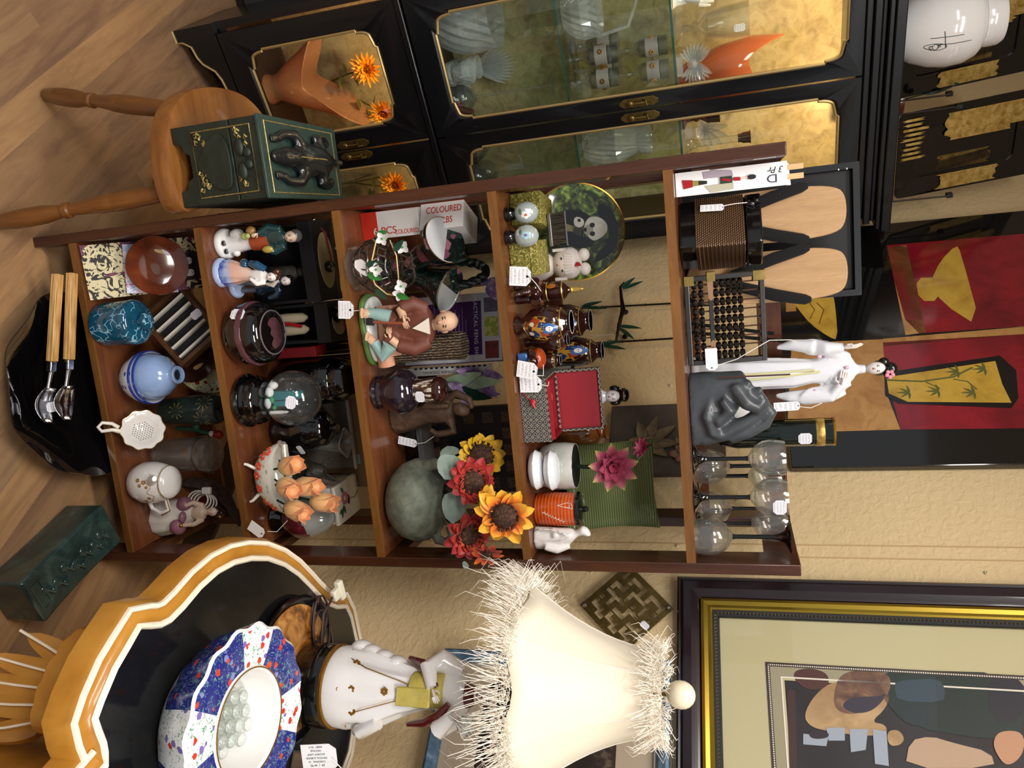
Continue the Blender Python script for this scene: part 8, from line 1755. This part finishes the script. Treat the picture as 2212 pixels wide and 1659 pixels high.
B().lathe([(0, 0), (.042, 0), (.048, .005), (.05, .02), (.05, .08), (.049, .084), (.0, .084)], 48).make('body', MRB, T); B().lathe([(0, .084), (.05, .084), (.0515, .088), (.049, .096), (.04, .103), (.024, .106), (.015, .107), (.018, .112), (.0195, .119), (.017, .126), (.008, .129), (0, .1295)], 48).make('lid', MRB, T)
T = on(1, 'slotted_frame', 'brown wooden slotted frame box with white dividers leaning behind the teal canister', 'frame', .235, .18, .0); T.location.z += .012
b = B(); miter(b, -.078, .078, -.065, .065, [(0, .012), (0, -.018), (.01, -.018), (.01, .012)]); b.make('frame', wood('frame_brown', '#3a2414', '#6a4426', 'X', 14, .45), T, (0, 0, .088), (radians(-18), radians(-38), 0), smooth=0)
b = B(); b.bx(-.069, .069, .0, .01, -.055, .055); b.make('back', BLACKM, T, (0, 0, .088), (radians(-18), radians(-38), 0), smooth=0)
for k in range(5): b = B(); b.bx(-.06 + k * .028, -.054 + k * .028, -.012, .0, -.054, .054); b.make('divider', CREAM, T, (0, 0, .088), (radians(-18), radians(-38), 0), smooth=0)
st = sticker(T, (0, 0, 0), (0, 0, 0), .02, .026); st.location = (-.02, -.036, .145); st.rotation_euler = (-.3, -.6, 0)
LBL = plain('light_blue_glaze', '#8ba6d2', .15, coat=.5); BWH = floral('blue_white_china', '#dfe2ea', ['#2a3f96', '#dfe2ea', '#dfe2ea', '#4a5cae'], 55, .3, .1, '#dfe2ea', .5)
bp0 = [(0, 0), (.026, 0), (.03, .006), (.048, .024), (.06, .05), (.062, .06), (.059, .06), (.046, .026), (.028, .01), (0, .009)]
BWB = NT('blue_white_bowl')
for k, w_ in enumerate(('lower', 'upper')):
    T = on(1, 'china_bowl', 'blue and white china bowl, %s of the two nested under the bud vase' % w_, 'bowl', .343, .078, .3, 'nested blue and white bowls'); T.location.z += k * .0125
    B().lathe(bp0, 44).make('body', BWH, T); B().lathe([(.0605, .0565), (.0628, .058), (.0628, .062), (.0605, .063)], 44, caps=False).make('blue_rim', plain('cobalt_line', '#243a8e', .15), T)
T = on(1, 'bud_vase', 'light blue round bud vase sitting in the nested china bowls', 'vase', .341, .078, 0); T.location.z += .022
vp = [(0, 0), (.022, 0), (.04, .014), (.052, .04), (.054, .06), (.046, .086), (.03, .104), (.019, .112), (.018, .118), (.021, .124), (.019, .127), (.013, .125), (.012, .115), (0, .11)]
o = B().lathe(vp, 44).make('body', LBL, T); B().lathe([(0, .119), (.0125, .119), (.0125, .1195), (0, .1195)], 20).make('mouth', INK, T)
b = B()
for k, (a, z) in enumerate(((.6, .045), (.75, .05), (.9, .04), (.5, .036))): decal(o, vp, ell(a, z, .09, .003), None, '', .0005, mk=False, bb=b)
b.make('white_blossom', PAPER, o)
DGF = blotch('dark_green_vase', [(0.35, '#1c2926'), (0.6, '#2a3a36'), (0.8, '#3c4a42')], 24, .35, 5, .5, coat=.2)
T = on(1, 'gilt_leaf_vase', 'dark green cylinder vase with incised gilt sunflowers behind the strainer', 'vase', .447, .185, 0)
vp = [(0, 0), (.03, 0), (.034, .02), (.037, .08), (.037, .15), (.033, .165), (.028, .168), (.026, .16), (0, .15)]; o = B().lathe(vp, 36).make('body', DGF, T)
b = B()
for a0, z0 in ((-.2, .06), (.5, .13), (-.7, .14)):
    for j in range(9): q = j * 2 * pi / 9; b.tube([((prof_r(vp, z0 + r * sin(q)) + .0005) * sin(a0 + r / .037 * cos(q)), -(prof_r(vp, z0 + r * sin(q)) + .0005) * cos(a0 + r / .037 * cos(q)), z0 + r * sin(q)) for r in (.009, .022)], [.0004, .0016], 5)
b.make('gilt_petals', GLT, o)
T = on(1, 'tea_strainer', 'white porcelain tea strainer with gilt scalloped rim and loop handle', 'strainer', .462, .04, 0); T.location.z += .012
tilt = (radians(48), 0, radians(-32)); 
b = B(); b.lathe([(0.0001, -.014), (.018, -.012), (.03, -.004), (.04, .004), (.046, .005), (.0465, .007), (.04, .0065), (.03, -.001), (.018, -.009), (.0001, -.011)], 48, fn=lambda a, r, z: (r * (1 + (.04 * cos(10 * a) if r > .039 else 0)), z)); o = b.make('bowl', plain('strainer_white', '#e6e2dc', .12, coat=.5), T, (0, 0, .042), tilt, smooth=60)
b = B(); 
for i in range(-4, 5):
    for j in range(-4, 5):
        x = i * .0055 + (j % 2) * .00275; y = j * .005
        if x * x + y * y < .024 ** 2: r = hypot(x, y); b.lathe([(0, 0), (.0011, 0), (.0011, .0005), (0, .0005)], 6, 0, (x, y, (-.0108 + (r / .018) ** 2 * .0022 if r < .018 else -.0086 + (r - .018) / .012 * .0076) + .0004))
b.make('pierced_holes', INK, o)
b = B(); b.tube([(.0468 * (1 + .04 * cos(10 * a)) * cos(a), .0468 * (1 + .04 * cos(10 * a)) * sin(a), .0068) for a in [i * 2 * pi / 60 for i in range(60)]], .0009, 5, closed=True); b.make('gilt_rim', GLT, o)
b = B(); b.tube([(.012, -.044, .004), (.012, -.062, .006), (.02, -.082, .008), (.012, -.092, .008), (.0, -.086, .008), (-.002, -.066, .007), (.004, -.05, .005)], [.006, .0045, .004, .004, .004, .0045, .005], 10); b.make('loop_handle', CREAM, o)
T = on(1, 'glass_jar', 'clear glass preserving jar with wire bail behind the porcelain strainer', 'jar', .55, .142, 0)
B().lathe([(0, .003), (.038, 0), (.042, .006), (.042, .1), (.036, .116), (.034, .122), (.031, .122), (.033, .115), (.039, .1), (.039, .008), (0, .006)], 40).make('body', CLEAR, T); B().lathe([(0, .126), (.034, .124), (.042, .128), (.043, .15), (.04, .156), (.03, .158), (.018, .156), (.016, .158), (0, .156)], 40).make('lid', CLEAR, T)
b = B(); b.tube([(-.044, 0, .115), (-.047, -.006, .15), (-.02, -.012, .165), (.02, -.012, .165), (.047, -.006, .15), (.044, 0, .115)], .0013, 6); b.tube([(.0375 * cos(a), .0375 * sin(a), .119) for a in [i * 2 * pi / 24 for i in range(24)]], .0013, 6, closed=True); b.make('wire_bail', plain('grey_wire', '#6a655c', .35, .9), T)
T = on(1, 'strawberry_pick', 'small red and green figurine between the dark vase and glass jar', 'figurine', .508, .215, 0)
b = B(); b.tube([(-.01, 0, 0), (-.005, 0, .05), (.008, 0, .1)], .006, 8); b.ball((-.012, -.004, .06), (.012, .008, .01)); b.make('green_stem', plain('figure_green', '#24503a', .3), T); b = B(); b.ball((.01, -.002, .12), (.012, .011, .018)); b.make('red_hood', RED, T); b = B(); b.ball((.006, -.008, .108), (.008, .007, .008)); b.make('pale_face', PALE, T)
T = on(1, 'lidded_pitcher', 'white porcelain lidded creamer with gilt flower sprays and gold handle', 'pitcher', .592, .052, radians(15))
pp0 = [(.0001, 0), (.034, 0), (.042, .006), (.05, .03), (.049, .055), (.043, .078), (.036, .09)]; PWT = plain('pitcher_white', '#dfdcd8', .12, coat=.5)
o = B().lathe(pp0, 44).make('body', PWT, T); B().lathe([(0.0001, .09), (.037, .09), (.0385, .093), (.034, .1), (.022, .105), (.0001, .107)], 44).make('lid', PWT, T)
b = B(); b.tube([(-.02, -.026, .07), (-.03, -.036, .085), (-.036, -.042, .097)], [.016, .012, .006], 12, flat=.8); b.make('spout', PWT, T)
b = B(); b.tube([(.038, -.012, .075), (.062, -.022, .082), (.07, -.026, .06), (.06, -.022, .035), (.044, -.016, .028)], [.005, .0055, .0055, .005, .005], 10); h_ = b.make('handle', PWT, T)
b = B(); b.tube([(.039, -.016, .08), (.064, -.026, .0875), (.0755, -.029, .06)], .0014, 6); b.make('gilt_edge', GOLD, h_)
b = B(); b.tube([(.0382 * cos(a), .0382 * sin(a), .0925) for a in [i * 2 * pi / 40 for i in range(40)]], .0013, 6, closed=True); b.make('gilt_rim', GLT, T)
GFL = plain('gilt_flower', '#a87a3c', .3, .4); b = B()
for a, z, q in ((-.55, .06, 1), (-.4, .05, .8), (-.65, .045, .9), (-.3, .066, .7), (.35, .062, .8), (.5, .05, .7)):
    for j in range(5): decal(o, pp0, ell(a + .07 * cos(j * 1.26) * q, z + .0035 * sin(j * 1.26) * q, .05 * q, .0024 * q, 8), None, '', .0005 + j * .00003, mk=False, bb=b)
b.make('gilt_sprays', GFL, o); rib(o, pp0, [(-1.0 + i * .1, .07 + .006 * sin(i * 1.1)) for i in range(21)], GLT, 'gilt_scroll', .0006); b = B(); 
for k in range(5): a = -.15 + k * .09; b.tube([((prof_r(pp0, z) + .0006) * sin(a + .03 * sin(z * 900)), -(prof_r(pp0, z) + .0006) * cos(a + .03 * sin(z * 900)), z) for z in (.018, .024, .03, .036)], .0006, 5)
b.make('raised_lettering', PWT, o)
DRS = plain('bisque_dress', '#cfc8be', .5); MVE = plain('mauve_bodice', '#8a5a6a', .4, var=.15); 
T = on(1, 'lady_lamp', 'porcelain lady night lamp in a pink draped dress with coiled white cord', 'lamp', .697, .104, -.3)
b = B(); b.stack([(0, 0, 0, .046, .038, 0, .03), (.01, 0, 0, .047, .039, 0, .04), (.05, -.002, 0, .04, .034, .1, .05), (.085, -.006, 0, .026, .022, .1, .03), (.1, -.008, 0, .015, .013)], 36, 0, 0, 9); b.make('skirt', DRS, T)
b = B(); b.ball((-.03, -.012, .08), (.02, .018, .018)); b.ball((.022, -.014, .066), (.022, .02, .02)); b.ball((0, -.024, .086), (.014, .01, .008)); b.make('mauve_drape', MVE, T)
b = B(); b.stack([(.095, -.008, 0, .014, .012), (.115, -.009, -.001, .018, .014), (.13, -.01, -.002, .017, .0125), (.136, -.01, -.003, .007, .007), (.146, -.011, -.004, .0065, .0065)], 20); b.tube([(-.026, -.002, .128), (-.034, -.012, .105), (-.026, -.024, .09)], [.007, .0065, .005], 8); b.tube([(.006, -.002, .128), (.018, -.012, .11), (.02, -.022, .085)], [.007, .0065, .005], 8); b.make('bodice', plain('lady_skin', '#c8b09c', .4), T, remesh=.002)
b = B(); b.ball((-.012, -.006, .158), (.0105, .0105, .0135)); b.ball((-.012, -.0165, .156), (.0015, .0025, .003), None, 8, 6); b.make('head', plain('lady_face', '#cdb6a4', .4), T); face(T, (-.012, -.006, .158), (.0105, .0105, .0135), 0); b = B(); b.ball((-.012, .002, .164), (.013, .012, .012)); b.ball((-.008, .008, .172), (.01, .009, .009)); b.make('dark_hair', plain('lady_hair', '#2a1714', .25), T)
b = B(); b.ball((-.012, -.008, .092), .003); b.ball((.02, -.026, .084), .005); b.ball((0, .0, .174), .004); b.make('gilt_bow', GOLD, T)
WCD = plain('white_cord', '#d8d4cc', .4); b = B()
for k in range(4): b.tube([(-.04 + .022 * cos(a) + k * .003, .03 + .006 * k, .085 + .03 * sin(a) + k * .004) for a in [i * 2 * pi / 20 for i in range(20)]], .0022, 6, closed=True)
cb = b.make('white_cord', WCD, T); b = B(); b.box((-.062, .03, .11), (.018, .012, .024)); b.make('plug', WCD, cb, bevel=.003)
T = on(1, 'driftwood', 'long grey brown driftwood piece leaning behind the lady lamp', 'driftwood', .69, .218, 0); T.location.z += .003
b = B(); b.tube([(-.045, .0, .0), (-.04, 0, .05), (-.015, .0, .1), (.03, -.01, .13), (.068, -.02, .15)], [.026, .03, .024, .014, .004], 10, flat=.5); b.make('branch', blotch('driftwood_grey', [(0.3, '#241a16'), (0.6, '#4a3a33'), (0.8, '#6a5850')], 40, .8, 7, 2, nb=.8), T)

# floor bowl with salad servers
T = thing('serving_bowl', 'large black wavy rimmed acrylic bowl on the floor under the lowest shelf', 'bowl', (.335, .0, .001))
BLB = NT('black_acrylic').set('#0d0c0d', .05, coat=1)
def wav(a, r, z):
    k = max(0, (z - .02) / .06); return r * (1 + .02 * k * cos(9 * a) + .014 * k * cos(5 * a + 1)), z + .006 * k * sin(7 * a)
b = B(); b.lathe([(0, 0), (.07, 0), (.09, .006), (.13, .03), (.165, .055), (.205, .078), (.212, .082), (.211, .085), (.2, .08), (.16, .06), (.125, .036), (.085, .012), (0, .008)], 90, fn=wav); b.make('body', BLB, T, smooth=60)
BMB = NT('bamboo_handle'); _w = BMB.noise(BMB.obj((.05, 1, 1)), 260, 3); BMB = BMB.set(BMB.ramp(_w, [(0.35, '#9a6a34'), (0.5, '#c89a5c'), (0.65, '#dcb884')]), .35)
for k, (dy, dz, kind, lab) in enumerate(((0, 0, 'fork', 'steel salad fork with square bamboo handle lying in the black bowl'), (.022, .017, 'spoon', 'steel salad spoon with square bamboo handle lying in the black bowl'))):
    S_ = thing('salad_server', lab, 'salad server', (.088, -.046 + dy, .099 + dz), radians(-13 if k == 0 else -11), 'salad servers in the black bowl')
    b = B(); b.bx(0, .19, -.009, .009, -.008, .008); b.make('bamboo_handle', BMB, S_, None, (0, radians(5), 0), bevel=.001)
    b = B(); b.bx(.19, .213, -.008, .008, -.007, .007); b.tube([(.212, 0, 0), (.235, 0, -.004), (.25, 0, -.006)], [.006, .0045, .005], 10); b.make('steel_ferrule', SILVER, S_, None, (0, radians(5), 0), bevel=.002)
    b = B(); rings = []
    for i in range(9):
        t = i / 8; w = .026 * sin(pi * (.12 + .82 * t)) ** .7; x = .248 + .075 * t; z = -.006 - .012 * sin(pi * t)
        rings.append([(x, -w, z + .008), (x, -w * .5, z), (x, 0, z - .003), (x, w * .5, z), (x, w, z + .008)])
    vs = [p for r in rings for p in r]; b.add(vs, [(i * 5 + j, i * 5 + j + 1, i * 5 + j + 6, i * 5 + j + 5) for i in range(8) for j in range(4) if not (kind == 'fork' and i > 5 and j in (1, 2) and False)])
    b.make('steel_bowl', SILVER, S_, None, (0, radians(5), 0), solid=.0016)
    if k == 0: st = sticker(S_, (.285, -.008, -.028), (radians(90), 0, 0), .022, .034); st.location = (.29, .004, -.036); st.rotation_euler = (radians(-80), 0, .2)
